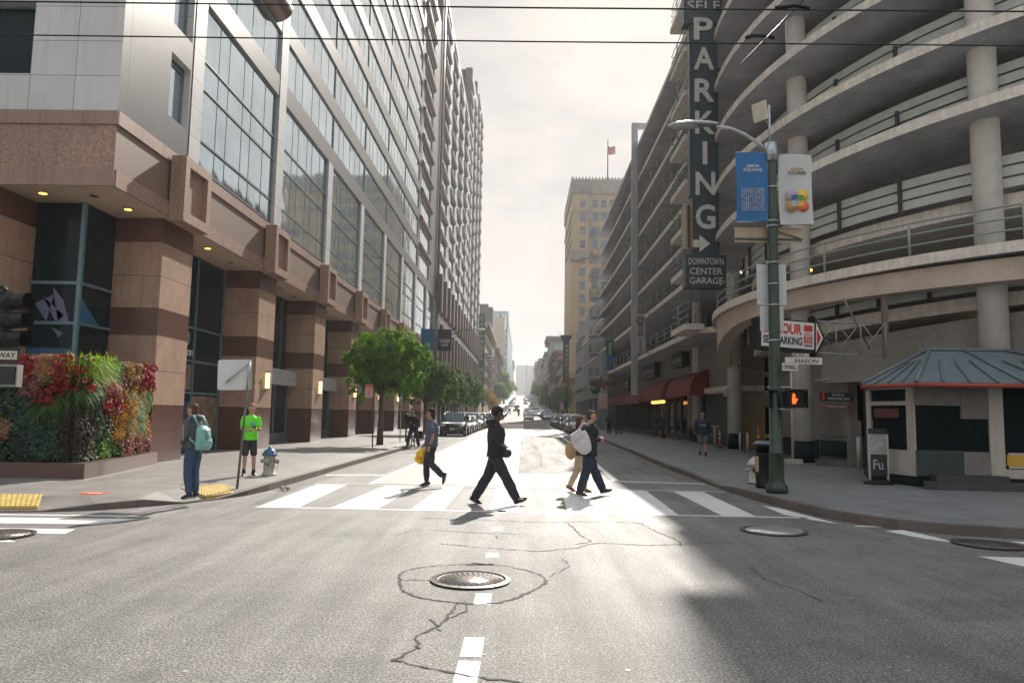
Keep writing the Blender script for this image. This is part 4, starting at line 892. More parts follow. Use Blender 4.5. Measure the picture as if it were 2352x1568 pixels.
b = block('beige_block', 'plain beige slab with a blank wall facing the camera', -10, -30, 375, 400, 50.5, mat('far_beige', (.4,.35,.27), .8, var=.06), None, (ysr(378,5,4.6),zs(13,9,3.6)), (1.4,1.8)); escapes(b, -10, 383, 391, [17+4*k for k in range(8)])
block('ornate_walkup', 'ornate pale walk-ups on the left below the beige slab', -10, -30, 331, 374, 28, C1, None, (ysr(334,10,4),zs(10,5)), cornice=(1.2,.9))
b = block('pale_blue_tower', 'pale blue tower with a glazed top storey beyond the beige slab', -10, -36, 452, 640, 64.5, C5, ([-12.5],[48,41]), None, (1.8,2.4))
mb = MB(); mb.box(-34,-10.6,451.5,451.98,57,62.5); mb.box(-9.95,-9.6,453,640,57,62.5); mb.mi = 1
for k in range(10): mb.box(-34+2.4*k,-33.4+2.4*k,451.3,451.48,56.5,63)
mb.build('top_windows', [G_HOTEL, C5], b)
block('far_walkup', 'far pale building at the left edge of the street opening', -10, -30, 660, 760, 49, C1, None, (ysr(664,12,7),zs(25,5,4)), cornice=(1.5,1))
hz_ = thing('distant_slab_tower', 'wide pale slab tower closing the end of the street with a dark vertical fin', 'building', (4.5, 1150, 0))
mb = MB(); mb.box(-11.5,20.3,1150,1166,0,77); mb.build('walls', mat('slab_concrete', (.33,.36,.38), .7, var=.05), hz_)
mb = MB(); mb.yprism([(4.0,8),(5.2,8),(5.6,77),(5.1,79),(4.2,79),(3.7,77)], 1148.5, 1149.98); mb.cyl(4.7,1150,79,96,.25,.1,6); mb.build('fin', mat('slab_fin', (.12,.14,.15), .6), hz_)
mb = MB(); mb.box(-11.8,20.6,1149.6,1149.97,4,12); mb.build('podium', mat('slab_podium', (.3,.34,.38), .6), hz_)
# signs over the far pavement
sp_ = blade('spa_sign', 9.4-2.0, 9.9-.2, 214, 6.6, 9.2, 'arched white sign reading EMPIRE SPA hung over the right pavement', mat('sign_lilac', (.5,.45,.5), .6), thick=.3)
mb = MB(); mb.yprism([(8.55+1.15*cos(a), 9.2+1.1*sin(a)) for a in [pi*i/12 for i in range(13)]], 214, 214.3); mb.build('arch_top', MATS['sign_lilac'], sp_)
mb = MB(); mb.text('EMPIRE', (8.55,213.97,9.15), (1,0,0), (0,0,1), 1.9, .5, .03); mb.text('SPA', (8.55,213.97,8.35), (1,0,0), (0,0,1), 1.7, .65, .03); mb.box(7.8,9.3,213.95,213.99,7.6,7.68); mb.box(7.9,9.2,213.95,213.99,7.3,7.36); mb.build('lettering', mat('letter_plum', (.25,.03,.08), .6), sp_)
es_ = blade('espresso_sign', 8.0, 9.2, 150, 8.2, 16.6, 'black vertical sign with a flared cap reading ESPRESSO below the yellow hotel', mat('sign_soot', (.02,.02,.02), .5), thick=.5)
mb = MB(); mb.yprism([(8.0,16.6),(9.2,16.6),(9.7,17.3),(9.7,17.8),(7.5,17.8),(7.5,17.3)], 149.8, 150.7); mb.build('cap', MATS['sign_soot'], es_)
mb = MB(); 
for k, c in enumerate('ESPRESSO'): mb.text(c, (8.75,149.97,15.6-.95*k), (1,0,0), (0,0,1), .42, .6, .03)
mb.build('lettering', LW, es_)
# ================================================ TREES AND LIVING WALL
def leafmat(name, c, tr=.45, var=.45):
    m = bpy.data.materials.new(name); MATS[name] = m; t = m.node_tree if m.use_nodes else None; m.use_nodes = True; t = m.node_tree; t.nodes.clear()
    o = t.nodes.new('ShaderNodeOutputMaterial'); d = t.nodes.new('ShaderNodeBsdfPrincipled'); tl = t.nodes.new('ShaderNodeBsdfTranslucent'); mx_ = t.nodes.new('ShaderNodeMixShader')
    col = ramp(t, nz(t, coord(t), 9, 3, .7), [(.3, [x*(1-var) for x in c]), (.7, [x*(1+var) for x in c])])
    t.links.new(col, d.inputs['Base Color']); d.inputs['Roughness'].default_value = .6
    t.links.new(mixc(t, 1, col, (2.0,1.9,.7), 'MULTIPLY'), tl.inputs[0])
    mx_.inputs[0].default_value = tr; t.links.new(d.outputs[0], mx_.inputs[1]); t.links.new(tl.outputs[0], mx_.inputs[2]); t.links.new(mx_.outputs[0], o.inputs[0]); return m
LEAF = leafmat('tree_leaf', (.08,.175,.022), .48); LEAF2 = leafmat('tree_leaf_dark', (.05,.115,.022), .42); LEAFY = leafmat('tree_leaf_yellow', (.2,.13,.03), .4); BARK = mat('bark', (.09,.065,.05), .9, var=.3, scale=12, bmp=.8, bscale=25, bdist=.02)
def leaf_quad(mb, p, n_, s, rnd, asp=.55):
    u = n_.cross(Vector((rnd.uniform(-1,1), rnd.uniform(-1,1), rnd.uniform(-1,1)))).normalized(); v = n_.cross(u).normalized()
    a = u*s; b = v*s*asp; k = n_*s*.18
    mb.add([p-a, p-b+k, p+a, p+b+k], [(0,1,2,3)])
def tree_mesh(name, label, loc, crown, nl, ls, trunk_h, seed, lm=LEAF, lean=0, trunk_r=.13, group='street trees along the left pavement'):
    """crown = list of blobs (x,y,z,r) local"""
    rnd = random.Random(seed); t_ = thing(name, label, 'tree', loc, 0, group)
    mb = MB(); top = Vector((lean, 0, trunk_h))
    mb.tube([(0,0,-.1),(lean*.2,0,trunk_h*.35),(lean*.5,.03,trunk_h*.7),tuple(top)], [trunk_r*1.35, trunk_r, trunk_r*.92, trunk_r*.85], 9)
    for (x,y,z,r) in crown:
        e = Vector((x,y,z)); mid = top.lerp(e, .5)+Vector((rnd.uniform(-.15,.15), rnd.uniform(-.15,.15), .1)); mb.tube([tuple(top-Vector((0,0,.1))), tuple(mid), tuple(e)], [trunk_r*.55, trunk_r*.33, trunk_r*.12], 6)
    mb.build('trunk', BARK, t_, local=True)
    mb = MB(); tot = sum(r*r for *_, r in crown)
    for (x,y,z,r) in crown:
        nc = max(8, int(26*r*r/(.7*.7)))
        for c in range(nc):
            d = Vector((rnd.gauss(0,1), rnd.gauss(0,1), rnd.gauss(0,1)*.85)).normalized(); rr = r*rnd.uniform(.45, 1.08); cc = Vector((x,y,z))+d*rr; cr_ = r*rnd.uniform(.16,.34)
            k = int(nl*r*r/tot/nc)
            for i in range(k):
                q = Vector((rnd.gauss(0,1), rnd.gauss(0,1), rnd.gauss(0,1))).normalized(); p = cc+q*cr_*rnd.uniform(.35,1.0)
                leaf_quad(mb, p, (q+d*.6+Vector((rnd.uniform(-.6,.6), rnd.uniform(-.6,.6), rnd.uniform(-.2,.9)))).normalized(), ls*rnd.uniform(.6,1.25), rnd)
    mb.build('crown', lm, t_, local=True); return t_
crA = [(-1.15,0,2.9,.85),(-.35,.3,3.2,1.0),(.45,-.3,3.35,1.0),(1.25,.2,3.1,.8),(-.85,.2,4.2,.85),(-.1,.1,4.75,.85),(.75,0,4.45,.85),(1.55,0,4.3,.62),(-1.45,0,3.9,.6),(.2,.5,3.9,1.0),(.1,-.5,4.1,.9),(1.75,.1,3.6,.5),(.95,0,2.7,.6)]
trA = tree_mesh('street_tree', 'largest street tree with a dense sunlit crown beside the no stopping sign', (-6.55, 34.2, .15), crA, 26000, .062, 2.35, 11)
crB = [(-.9,0,3.0,.9),(0,.3,3.3,1.1),(.9,-.1,3.1,.9),(-.6,.2,4.2,.9),(.5,.1,4.4,.95),(0,0,5.0,.75),(1.2,0,3.9,.6),(-1.3,0,3.7,.55),(.1,-.6,3.8,.9)]
trB = tree_mesh('street_tree', 'second street tree, dark crown above the dark parked car', (-6.75, 51.5, .15), crB, 13000, .085, 2.1, 5, LEAF2)
for (x, y, s, rz_, lb) in ((-6.8,64,1.0,1.2,'third street tree in the row, crown merging with its neighbour'),(-7.0,77,1.05,2.6,'fourth street tree in the row over the parked cars'),(-7.0,92,1.15,4.0,'fifth street tree in the row in front of the hotel tower'),(-7.2,112,1.2,5.1,'last street tree of the row before the second junction')):
    dup(trB, (x, y, zg(y)+.15), rz_, lb, (s,s,s))
crC = [(-2.2,0,4.5,1.9),(0,.5,5.6,2.4),(2.0,-.2,5.2,2.0),(-1.2,.3,7.2,1.8),(1.0,.1,7.6,1.9),(3.2,0,4.4,1.4),(-3.4,0,3.7,1.2)]
trC = tree_mesh('round_tree', 'big rounded lime green tree leaning over the far left lane', (-9.2, 262, zg(262)), crC, 9000, .2, 2.8, 8, LEAF, trunk_r=.3, group='trees farther up the street')
dup(trC, (-8.5, 330, zg(330)), 2, 'tall tree behind the rounded lime green one', (1.35,1.35,1.6))
dup(trC, (9.5, 300, zg(300)), 1, 'dark tree over the parked cars on the far right', (.9,.9,1.0))
dup(trC, (8.5, 430, zg(430)), 3, 'small tree at the right near the crest of the street', (1,1,1.0))
for k, (x, y, s) in enumerate(((-10,560,1.3),(10,580,1.3))): dup(trC, (x, y, zg(y)), k*2, ('hazy tree left of the crest', 'hazy tree right of the crest')[k], (s,s,s))
ty = tree_mesh('young_tree', 'small yellowing tree at the second junction on the left', (-7.6, 168, zg(168)), [(0,0,4,1.6),(.8,0,2.8,1.1),(-.6,.2,5.4,1.1)], 3500, .13, 1.5, 21, LEAFY, group='small trees at the second junction')
dup(ty, (-7.3, 182, zg(182)), 1.4, 'second small yellowing tree just behind the first', (.8,.8,.8))
tr_ = tree_mesh('pavement_tree', 'low dark tree on the right pavement before the yellow hotel', (8.2, 150, zg(150)), [(0,0,4.2,1.9),(-.6,.5,2.8,1.6),(.8,0,5.6,1.3),(.2,3,4,1.7)], 6000, .14, 1.2, 31, LEAF2, group='trees on the right pavement')
dup(tr_, (8.4, 205, zg(205)), 1.7, 'dark tree on the right pavement past the yellow hotel', (.9,.9,.9))
# living wall
lw = thing('living_wall', 'planted green wall of red, pink, golden and lime foliage above the granite planter', 'living wall', (-10, 16.1, .6))
TY = {'red': leafmat('red_coleus', (.24,.01,.01), .2, .6), 'pink': leafmat('dusty_pink_leaf', (.27,.1,.085), .2, .3), 'tan': leafmat('tan_leaf', (.27,.15,.07), .2, .3), 'lime': leafmat('lime_grass', (.24,.36,.03), .4, .3),
      'gold': leafmat('golden_leaf', (.3,.15,.015), .4, .7), 'dark': leafmat('dark_foliage', (.02,.045,.028), .2, .5), 'purp': leafmat('bronze_foliage', (.05,.03,.022), .2, .5), 'green': leafmat('mid_green_foliage', (.09,.2,.03), .35, .4), 'teal': leafmat('blue_green_foliage', (.04,.1,.07), .25, .4)}
def zone(x, z, rnd):
    j = rnd.gauss(0,6); x += j; z += rnd.gauss(0,.07)
    Zs = [(-30,35,2.3,2.6,'pink'),(35,75,2.3,2.85,'red'),(20,35,2.35,2.8,'red'),(70,100,1.95,2.8,'pink'),(55,72,1.9,2.15,'pink'),(92,132,2.2,2.9,'tan'),(88,130,1.75,2.0,'red'),(128,172,1.98,2.85,'red'),
          (172,262,2.3,2.75,'green'),(262,290,2.3,2.85,'tan'),(290,330,2.2,2.8,'red'),(330,356,2.3,2.75,'pink'),(255,275,2.05,2.35,'pink'),(222,252,1.6,1.8,'red'),(212,250,2.0,2.2,'pink'),(222,232,1.9,2.0,'red'),
          (262,304,1.55,2.6,'gold'),(245,290,.9,1.6,'gold'),(334,358,1.35,2.15,'gold'),(318,345,1.0,1.4,'gold'),(304,336,.9,2.3,'green'),(338,352,2.1,2.35,'green'),(150,205,.55,1.75,'purp'),(215,262,.45,.95,'green'),(300,345,.6,1.15,'pink'),(268,300,.55,.9,'pink'),
          (45,110,.9,1.95,'teal'),(95,150,.6,1.25,'teal'),(145,160,.75,.85,'tan'),(10,35,1.0,1.35,'tan')]
    for a, b, c, d, k in Zs:
        if a <= x <= b and c <= z <= d: return k
    return 'dark' if rnd.random() < .75 else 'green' if rnd.random() < .25 else 'teal'
mbs = {k: MB() for k in TY}; rnd = random.Random(5)
def wallpt(u):
    if abs(u) < .12: a = radians(lerp(-90, -9, (u+.12)/.24)); return Vector((-9.7, 16.1, 0)), Vector((cos(a), sin(a), 0))
    if u < 0: return Vector((-9.66+u, 16.05, 0)), Vector((0,-1,0))
    L_ = 4.0; return Vector((lerp(-9.66,-10.28,u/L_), lerp(16.05,20,u/L_), 0)), Vector((.988,-.155,0))
def dpx(P): return 1201+P.x/P.y*1699
for i in range(38000):
    u = rnd.uniform(-4.2, 4.0); z = rnd.uniform(.5, 2.78)
    P, n_ = wallpt(u); k = zone(dpx(P), z, rnd)
    bul = .10+.13*(noise.noise(Vector((u*2.2, z*2.2, 3)))+.5)+(.1 if k in ('pink','tan','red','gold') else 0)
    p = P+n_*(bul*rnd.uniform(.35,1.15))+Vector((0,0,z))
    s = {'pink': .035,'tan': .035,'red': .04,'gold': .028,'dark': .035,'purp': .024,'green': .035,'teal': .03,'lime': .03}[k]*rnd.uniform(.6,1.4)
    leaf_quad(mbs[k], p, (n_+Vector((rnd.uniform(-.9,.9), rnd.uniform(-.9,.9), rnd.uniform(-.3,1.1)))).normalized(), s, rnd, .7)
# puffy heads
for i in range(150):
    u = rnd.uniform(-4.0,4.0); z = rnd.uniform(1.7,2.75); P, n_ = wallpt(u); k = zone(dpx(P), z, rnd)
    if k not in ('pink','tan','red'): continue
    c = P+n_*.3+Vector((0,0,z))
    for j in range(90):
        q = Vector((rnd.gauss(0,1), rnd.gauss(0,1), rnd.gauss(0,1))).normalized(); leaf_quad(mbs[k], c+q*.11*rnd.uniform(.8,1.05), q, .022, rnd, .8)
def blade_grass(mb, p, d, l, w, droop, rnd):
    pts = []; 
    for i in range(5):
        t_ = i/4; pts.append(p+d*l*t_+Vector((0,0,-droop*l*t_*t_)))
    sd_ = d.cross(Vector((0,0,1))).normalized()
    for i in range(4):
        wa, wb_ = w*(1-i/4.2), w*(1-(i+1)/4.2); mb.add([pts[i]-sd_*wa, pts[i]+sd_*wa, pts[i+1]+sd_*wb_, pts[i+1]-sd_*wb_], [(0,1,2,3)])
for i in range(1500):
    big = rnd.random() < .75
    u = rnd.uniform(-.25,1.5) if big else rnd.uniform(-1.0,.6); z = rnd.uniform(2.2,2.75) if big else lerp(1.6, 2.2, (u+1.0)/1.6)+rnd.uniform(-.15,.1)
    P, n_ = wallpt(u); d = (n_*rnd.uniform(.2,1)+Vector((rnd.uniform(-1,1), rnd.uniform(-.9,.4), rnd.uniform(.0,1.6) if big else rnd.uniform(-.8,.5)))).normalized()
    blade_grass(mbs['lime'] if big else mbs['green'], P+n_*.12+Vector((0,0,z)), d, rnd.uniform(.2,.42), .009, rnd.uniform(.2,1.0), rnd)
for i in range(900):
    u = rnd.uniform(2.2,3.6); z = rnd.uniform(1.0,2.2); P, n_ = wallpt(u); blade_grass(mbs['green'], P+n_*.12+Vector((0,0,z)), (n_+Vector((rnd.uniform(-.6,.6),rnd.uniform(-.6,.6),rnd.uniform(-.8,.6)))).normalized(), rnd.uniform(.15,.32), .006, 1.0, rnd)
nm = {'red':'red_foliage','pink':'pink_foliage','tan':'tan_foliage','lime':'lime_grass','gold':'golden_foliage','dark':'dark_foliage','purp':'bronze_foliage','green':'green_foliage','teal':'blue_green_foliage'}
for k, m_ in mbs.items():
    if m_.f: m_.build(nm[k], TY[k], lw, kind='stuff')
# ================================================ STREET FURNITURE
GALV = mat('galvanised', (.42,.43,.44), .35, .8, var=.15, scale=5); ALU = mat('sign_back_aluminium', (.62,.64,.64), .5, .1, var=.12, scale=2, streak=.25)
GRN = mat('lamp_post_green', (.03,.045,.03), .35, .2, var=.2, scale=4, streak=.2); BLKM = mat('signal_black', (.008,.011,.011), .45, spec=.25)
BLKL = mat('letter_black2', (.015,.015,.015), .5); REDL = mat('letter_red', (.6,.03,.02), .5); WHT = mat('sign_face_white', (.68,.67,.64), .45)
# --- lamp post with arm
lp = thing('lamp_post', 'tall dark green lamp post with a curved arm standing by the right kerb', 'lamp post', (5.28, 15.6, .15))
mb = MB(); mb.lathe([(.2,.15),(.23,.2),(.21,.3),(.165,.34),(.15,.42),(.145,.95),(.15,.96),(.15,.99),(.135,1.0),(.12,3.0),(.115,3.01),(.1,7.5),(.07,7.55)], Matrix.Translation((5.28,15.6,0)), 20); mb.build('pole', GRN, lp)
mb = MB(); mb.tube([(5.25,15.6,7.38),(5.0,15.6,7.6),(4.7,15.6,7.8),(4.4,15.6,7.92),(4.1,15.6,7.97)], [.045,.042,.04,.038,.035], 8); mb.build('arm', GALV, lp)
mb = MB(); M = Matrix.Translation((3.6,15.6,8.0)) @ Matrix.Rotation(radians(-3), 4, 'Y'); mb.sph((0,0,0), .58, .17, .075, n=20, k=8); mb.v = [tuple(M @ Vector((x, y*(1-.45*max(0,x)/.58), max(z,-.045)))) for x,y,z in mb.v]
lum = mb.build('luminaire', GALV, lp); mb = MB(); mb.sph((0,0,0), .3, .13, .05, n=16, k=6); mb.v = [tuple(M @ Vector((x-.18, y, z-.05))) for x,y,z in mb.v]; mb.build('lens', mat('lamp_lens', (.3,.3,.28), .15), lum); mb = MB(); mb.cyl(3.85,15.6,8.06,8.12,.04,n=8); mb.build('photocell', BLKM, lum)
mb = MB(); mb.cyl(5.25,15.6,7.5,8.45,.03,n=8); mb.cyl(5.28,15.6,7.2,7.6,.13,n=10); mb.build('antenna_mast', GALV, lp)
mb = MB(); M = Matrix.Translation((5.05,15.6,8.3)) @ Matrix.Rotation(radians(35),4,'Z') @ Matrix.Rotation(radians(-12),4,'Y'); mb.box(-.03,.03,-.17,.17,-.2,.2,M); mb.mi = 1; mb.box(.031,.08,-.1,.1,-.15,.13,M); mb.tube([(5.1,15.6,8.2),(5.25,15.6,8.0)],.012,5); mb.build('antenna_panel', [mat('antenna_cream',(.6,.56,.45),.5), GALV], lp)
for z in (7.32,5.86,6.6,5.75,4.96,4.5,4.05,3.3): mb = MB(); mb.lathe([(.128,z),(.128,z+.025)], Matrix.Translation((5.28,15.6,0)), 16); mb.build('band_clamp', GALV, lp)
BL = mat('banner_blue', (.015,.14,.36), .6, var=.06); BW = mat('banner_white', (.55,.57,.56), .6, var=.05)
def banner(label, x0, x1, z0, z1, m, y=15.55, sw=.03):
    t_ = thing('street_banner', label, 'banner', ((x0+x1)/2, y, z0)); mb = MB(); n = 8; k = 10
    f = lambda u, v: (lerp(x0,x1,u)+.02*sin(3.2*v)*(1 if x0 < 5 else -1), y+sw*sin(5*u+2*v), lerp(z0,z1,v))
    vs = [f(i/n, j/k) for j in range(k+1) for i in range(n+1)]; vs2 = [(a,b+.008,c) for a,b,c in vs]; q = len(vs)
    fs = [(j*(n+1)+i, j*(n+1)+i+1, (j+1)*(n+1)+i+1, (j+1)*(n+1)+i) for j in range(k) for i in range(n)]
    mb.smooth = True; mb.add(vs+vs2, fs+[tuple(a+q for a in g_[::-1]) for g_ in fs]); mb.build('cloth', m, t_)
    mb = MB(); mb.tube([(x0,y+.03,z1+.01),(x1,y+.03,z1+.01)], .014, 6); mb.tube([(x0,y+.03,z0-.01),(x1,y+.03,z0-.01)], .014, 6); mb.build('rod', GALV, t_); return t_, f
tb, fb = banner('blue banner reading UNION SQUARE with a grid of small squares, left of the lamp post', 4.5, 5.16, 5.86, 7.37, BL)
yy = 15.505
mb = MB(); mb.text('UNION', (4.85,yy,7.06), (1,0,0), (0,0,1), .26, .065, .004, .01); mb.text('SQUARE', (4.85,yy,6.97), (1,0,0), (0,0,1), .4, .08, .004); mb.build('lettering', WHT, tb)
cols_ = [(.6,.6,.58),(.6,.4,.05),(.3,.45,.6),(.35,.2,.4)]
mb = MB(); rnd = random.Random(2)
for i in range(12):
    for j in range(12): mb.mi = rnd.choice([0,0,0,1,2,3]); x, z = 4.61+.041*i, 6.08+.043*j; mb.box(x,x+.02,yy-.002,yy+.002,z,z+.022)
mb.build('square_pattern', [mat('dot_%s' % n_, c, .5) for n_, c in zip(('white','amber','sky','plum'), cols_)], tb)
tw, fw = banner('white banner reading UNION SQUARE with four overlapping coloured discs, right of the lamp post', 5.43, 6.13, 5.81, 7.33, BW)
mb = MB(); mb.mi = 0; mb.text('UNION', (5.79,yy,7.0), (1,0,0), (0,0,1), .26, .065, .004, .01); mb.mi = 1; mb.text('SQUARE', (5.79,yy,6.91), (1,0,0), (0,0,1), .4, .085, .004); mb.build('lettering', [mat('letter_orange', (.55,.2,.04), .5), BLKL], tw)
mb = MB()
dc = [((5.665,6.43),(.45,.3,.42)),((5.91,6.43),(.75,.5,.06)),((5.665,6.19),(.5,.24,.06)),((5.91,6.19),(.75,.14,.04))]
for i, ((x,z), c) in enumerate(dc): mb.mi = i; mb.tube([(x,yy+.001,z),(x,yy-.003,z)], .12, 28)
sqc = [(.02,.1,.3),(.06,.3,.08),(.35,.55,.55),(.75,.45,.05)]
for i, ((x,z), c) in enumerate(dc):
    mb.mi = 4+i; cx_, cz_ = 5.7875, 6.31; sx_ = 1 if x < cx_ else -1; sz_ = -1 if z > cz_ else 1
    pts = [(x,z)]+[(x+.12*cos(a), z+.12*sin(a)) for a in [{(1,-1): -pi/2,(-1,-1): -pi,(1,1): 0,(-1,1): pi/2}[(sx_,sz_)]+pi/2*k/8 for k in range(9)]]
    mb.yprism(pts, yy-.006, yy-.0035)
mb.build('disc_pattern', [mat('disc_%d' % i, c, .5) for i, c in enumerate([d[1] for d in dc]+sqc)], tw)
for m_ in list(bpy.data.materials):
    if m_.name.startswith('disc_'): pass
t_ = thing('sign_panel', 'tan sign panel seen from behind, below the two banners on the lamp post', 'sign back', (5.2,15.75,5.4)); mb = MB(); mb.box(4.52,5.96,15.76,15.78,5.45,5.78); mb.build('panel', mat('sign_back_tan', (.5,.4,.27), .45, .2, streak=.3), t_); mb = MB(); mb.box(4.52,5.96,15.72,15.755,5.5,5.54); mb.tube([(5.35,15.7,5.7),(5.9,15.74,5.55)], .012, 5); mb.build('rail', RAILD, t_)
for nm_, lb, x0, x1, z0, z1 in (('traffic_sign', 'blank back of the large square sign on the lamp post', 4.97,5.6,4.09,4.97), ('traffic_sign', 'blank back of the smaller sign under the large square one', 5.03,5.53,3.53,4.06)):
    t_ = thing(nm_, lb, 'sign back', ((x0+x1)/2,15.74,z0)); mb = MB(); mb.box(x0,x1,15.74,15.745,z0,z1); mb.build('plate', ALU, t_); mb = MB(); mb.cyl(x0+.28,15.735,z1-.1,z1-.08,.01,n=6); mb.cyl(x0+.28,15.735,z0+.08,z0+.1,.01,n=6); mb.build('bolt', GALV, t_)
def nameplate(label, x0, x1, z0, z1, txt, y, small=None):
    t_ = thing('street_name_sign', label, 'street sign', ((x0+x1)/2,y,z0)); mb = MB(); mb.box(x0,x1,y,y+.02,z0,z1); mb.mi = 1; mb.box(x0-.006,x1+.006,y+.003,y+.017,z1+.001,z1+.008); mb.box(x0-.006,x1+.006,y+.003,y+.017,z0-.008,z0-.001); mb.build('plate', [mat('plate_cream', (.62,.58,.5), .45), BLKL], t_)
    mb = MB(); mb.text(txt, ((x0+x1)/2+(.06 if small else 0),y-.006,(z0+z1)/2), (1,0,0), (0,0,1), (x1-x0)*(.62 if small else .86), (z1-z0)*.58, .004, 0); mb.build('lettering', BLKL, t_); return t_
nameplate('cream street sign reading MASON on the lamp post', 5.41, 6.17, 2.8, 2.945, 'MASON', 15.35, True)
nameplate('cream street sign reading OFARRELL hung below the MASON sign', 5.33, 5.65, 2.66, 2.82, "O'FARRELL", 15.3)
nameplate('small cream plate reading 300 with an arrow above the MASON sign', 5.66, 5.91, 2.955, 3.025, '300 >', 15.36)
# pedestrian signals
def pedsig(label, x0, x1, z0, z1, y, yaw=0, hand=False, name='pedestrian_signal'):
    t_ = thing(name, label, 'pedestrian signal', ((x0+x1)/2,y,z0)); w_ = x1-x0; h_ = z1-z0; cx_, cz_ = (x0+x1)/2, (z0+z1)/2
    M = Matrix.Translation((cx_,y,cz_)) @ Matrix.Rotation(yaw,4,'Z'); mb = MB(); a, b = w_/2, h_/2; c = .04
    pts = [(-a+c,-b),(a-c,-b),(a,-b+c),(a,b-c),(a-c,b),(-a+c,b),(-a,b-c),(-a,-b+c)]
    mb.yprism(pts, 0, .2); mb.v = [tuple(M @ Vector(v)) for v in mb.v]; mb.build('housing', BLKM, t_)
    mb = MB(); mb.box(-a-.01,a+.01,-.12,-.002,b-.01,b+.01,M); mb.box(-a-.012,-a+.004,-.12,-.002,-b,b-.012,M); mb.box(a-.004,a+.012,-.12,-.002,-b,b-.012,M); mb.build('visor', BLKM, t_)
    if hand:
        mb = MB(); s_ = h_*.36
        for fx, top, bt in ((-.3,.62,-.1),(-.1,.85,-.1),(.1,.8,-.1),(.3,.62,-.1)): mb.tube([M @ Vector(((fx*.5-.28)*s_*1.0,-.008,bt*s_)), M @ Vector(((fx*.5-.28)*s_*1.0,-.008,top*s_))], .055*s_*1.5, 6)
        mb.box(-.53*s_,-.02*s_,-.02,-.004,-.75*s_,.1*s_,M); mb.tube([M @ Vector((-.05*s_,-.008,-.45*s_)), M @ Vector((.28*s_,-.008,.02*s_))], .09*s_, 6)
        mb.build('lit_hand', mat('hand_glow', (1,.1,.02), .5, emit=(1,.07,.01), es=2.2), t_)
    return t_
pedsig('pedestrian signal with a lit red hand facing the camera on the lamp post', 5.39, 5.79, 1.9, 2.27, 15.3, 0, True)
pedsig('side of the second pedestrian signal left of the lamp post', 5.1, 5.28, 1.91, 2.26, 15.55, radians(0))
mb = MB(); t_ = thing('signal_bracket', 'steel bracket arms holding the signals to the lamp post', 'bracket', (5.3,15.6,2.3)); mb.tube([(5.1,15.6,2.33),(5.6,15.45,2.33)], .018, 6); mb.tube([(5.28,15.5,1.88),(5.6,15.42,1.86)], .018, 6); mb.build('arm', GALV, t_)
# trash can
tcn = thing('trash_can', 'dark green round litter bin with a ribbed dome lid beside the lamp post', 'trash can', (5.5,16.75,.15)); M = Matrix.Translation((5.45,16.75,.15))
GB = mat('bin_green', (.006,.012,.011), .4, spec=.3)
mb = MB(); mb.lathe([(.23,0),(.25,.02),(.25,.06),(.235,.08),(.255,.72),(.27,.73),(.27,.76)], M, 24); mb.build('drum', GB, tcn)
mb = MB(); mb.lathe([(.22,.76),(.22,.9),(.28,.905),(.285,.95)], M, 24); mb.build('hood', GB, tcn)
mb = MB(); mb.lathe([(.285,.951),(.27,.98),(.2,1.02),(.12,1.035),(.0,1.04)], M, 24); mb.build('lid', mat('lid_grey', (.1,.12,.13), .35, .4), tcn)
mb = MB(); M2 = M @ Matrix.Rotation(radians(200),4,'Z'); mb.box(.245,.262,-.05,.05,.35,.7,M2); mb.build('label_plate', mat('label_tan', (.45,.33,.15), .5), tcn)
# hydrants
def hydrant(label, x, y, s=1, cap='cream', body=(.5,.47,.4)):
    t_ = thing('fire_hydrant', label, 'hydrant', (x,y,.15)); B_ = mat('hydrant_'+cap, body, .6, var=.25, scale=8, streak=.8); Cc = mat('hydrant_cap_'+cap, (.03,.12,.24) if cap == 'blue' else body, .5, var=.2, scale=8)
    M = Matrix.Translation((x,y,.15)) @ Matrix.Scale(s,4)
    mb = MB(); mb.lathe([(.17,0),(.17,.03),(.145,.035),(.14,.06),(.13,.065),(.128,.42),(.15,.43),(.15,.455)], M, 20); mb.build('barrel', B_, t_)
    mb = MB(); mb.lathe([(.17,.456),(.175,.49),(.15,.5),(.14,.54),(.1,.59),(.05,.615),(.045,.64),(.03,.66),(0,.665)], M, 20)
    for k in range(8): a = 2*pi*k/8; mb.box(-.012,.012,-.012,.012,0,.03, M @ Matrix.Translation((.155*cos(a),.155*sin(a),.49)))
    mb.build('bonnet', Cc, t_)
    for a, r, l in ((0,.055,.2),(pi,.045,.18),(-pi/2,.07,.2)):
        mb = MB(); mb.tube([M @ Vector((.1*cos(a),.1*sin(a),.33)), M @ Vector((l*cos(a),l*sin(a),.33))], r*s, 12); mb.tube([M @ Vector((l*cos(a),l*sin(a),.33)), M @ Vector(((l+.03)*cos(a),(l+.03)*sin(a),.33))], [r*1.15*s, r*.7*s], 8); o_ = mb.build('nozzle', B_ if a != -pi/2 or cap != 'cream' else mat('nozzle_dark', (.03,.03,.03), .5), t_)
    mb = MB(); mb.tube([M @ Vector((.2,0,.3)), M @ Vector((.22,-.03,.2)), M @ Vector((.19,-.04,.15)), M @ Vector((.15,-.02,.22))], .008, 5); mb.build('chain', GALV, t_); return t_
hydrant('worn white hydrant with a blue cap on the left pavement', -5.92, 17.45, 1.0, 'blue', (.42,.4,.35))
hydrant('cream hydrant half hidden behind the litter bin', 5.52, 17.9, .92, 'cream')
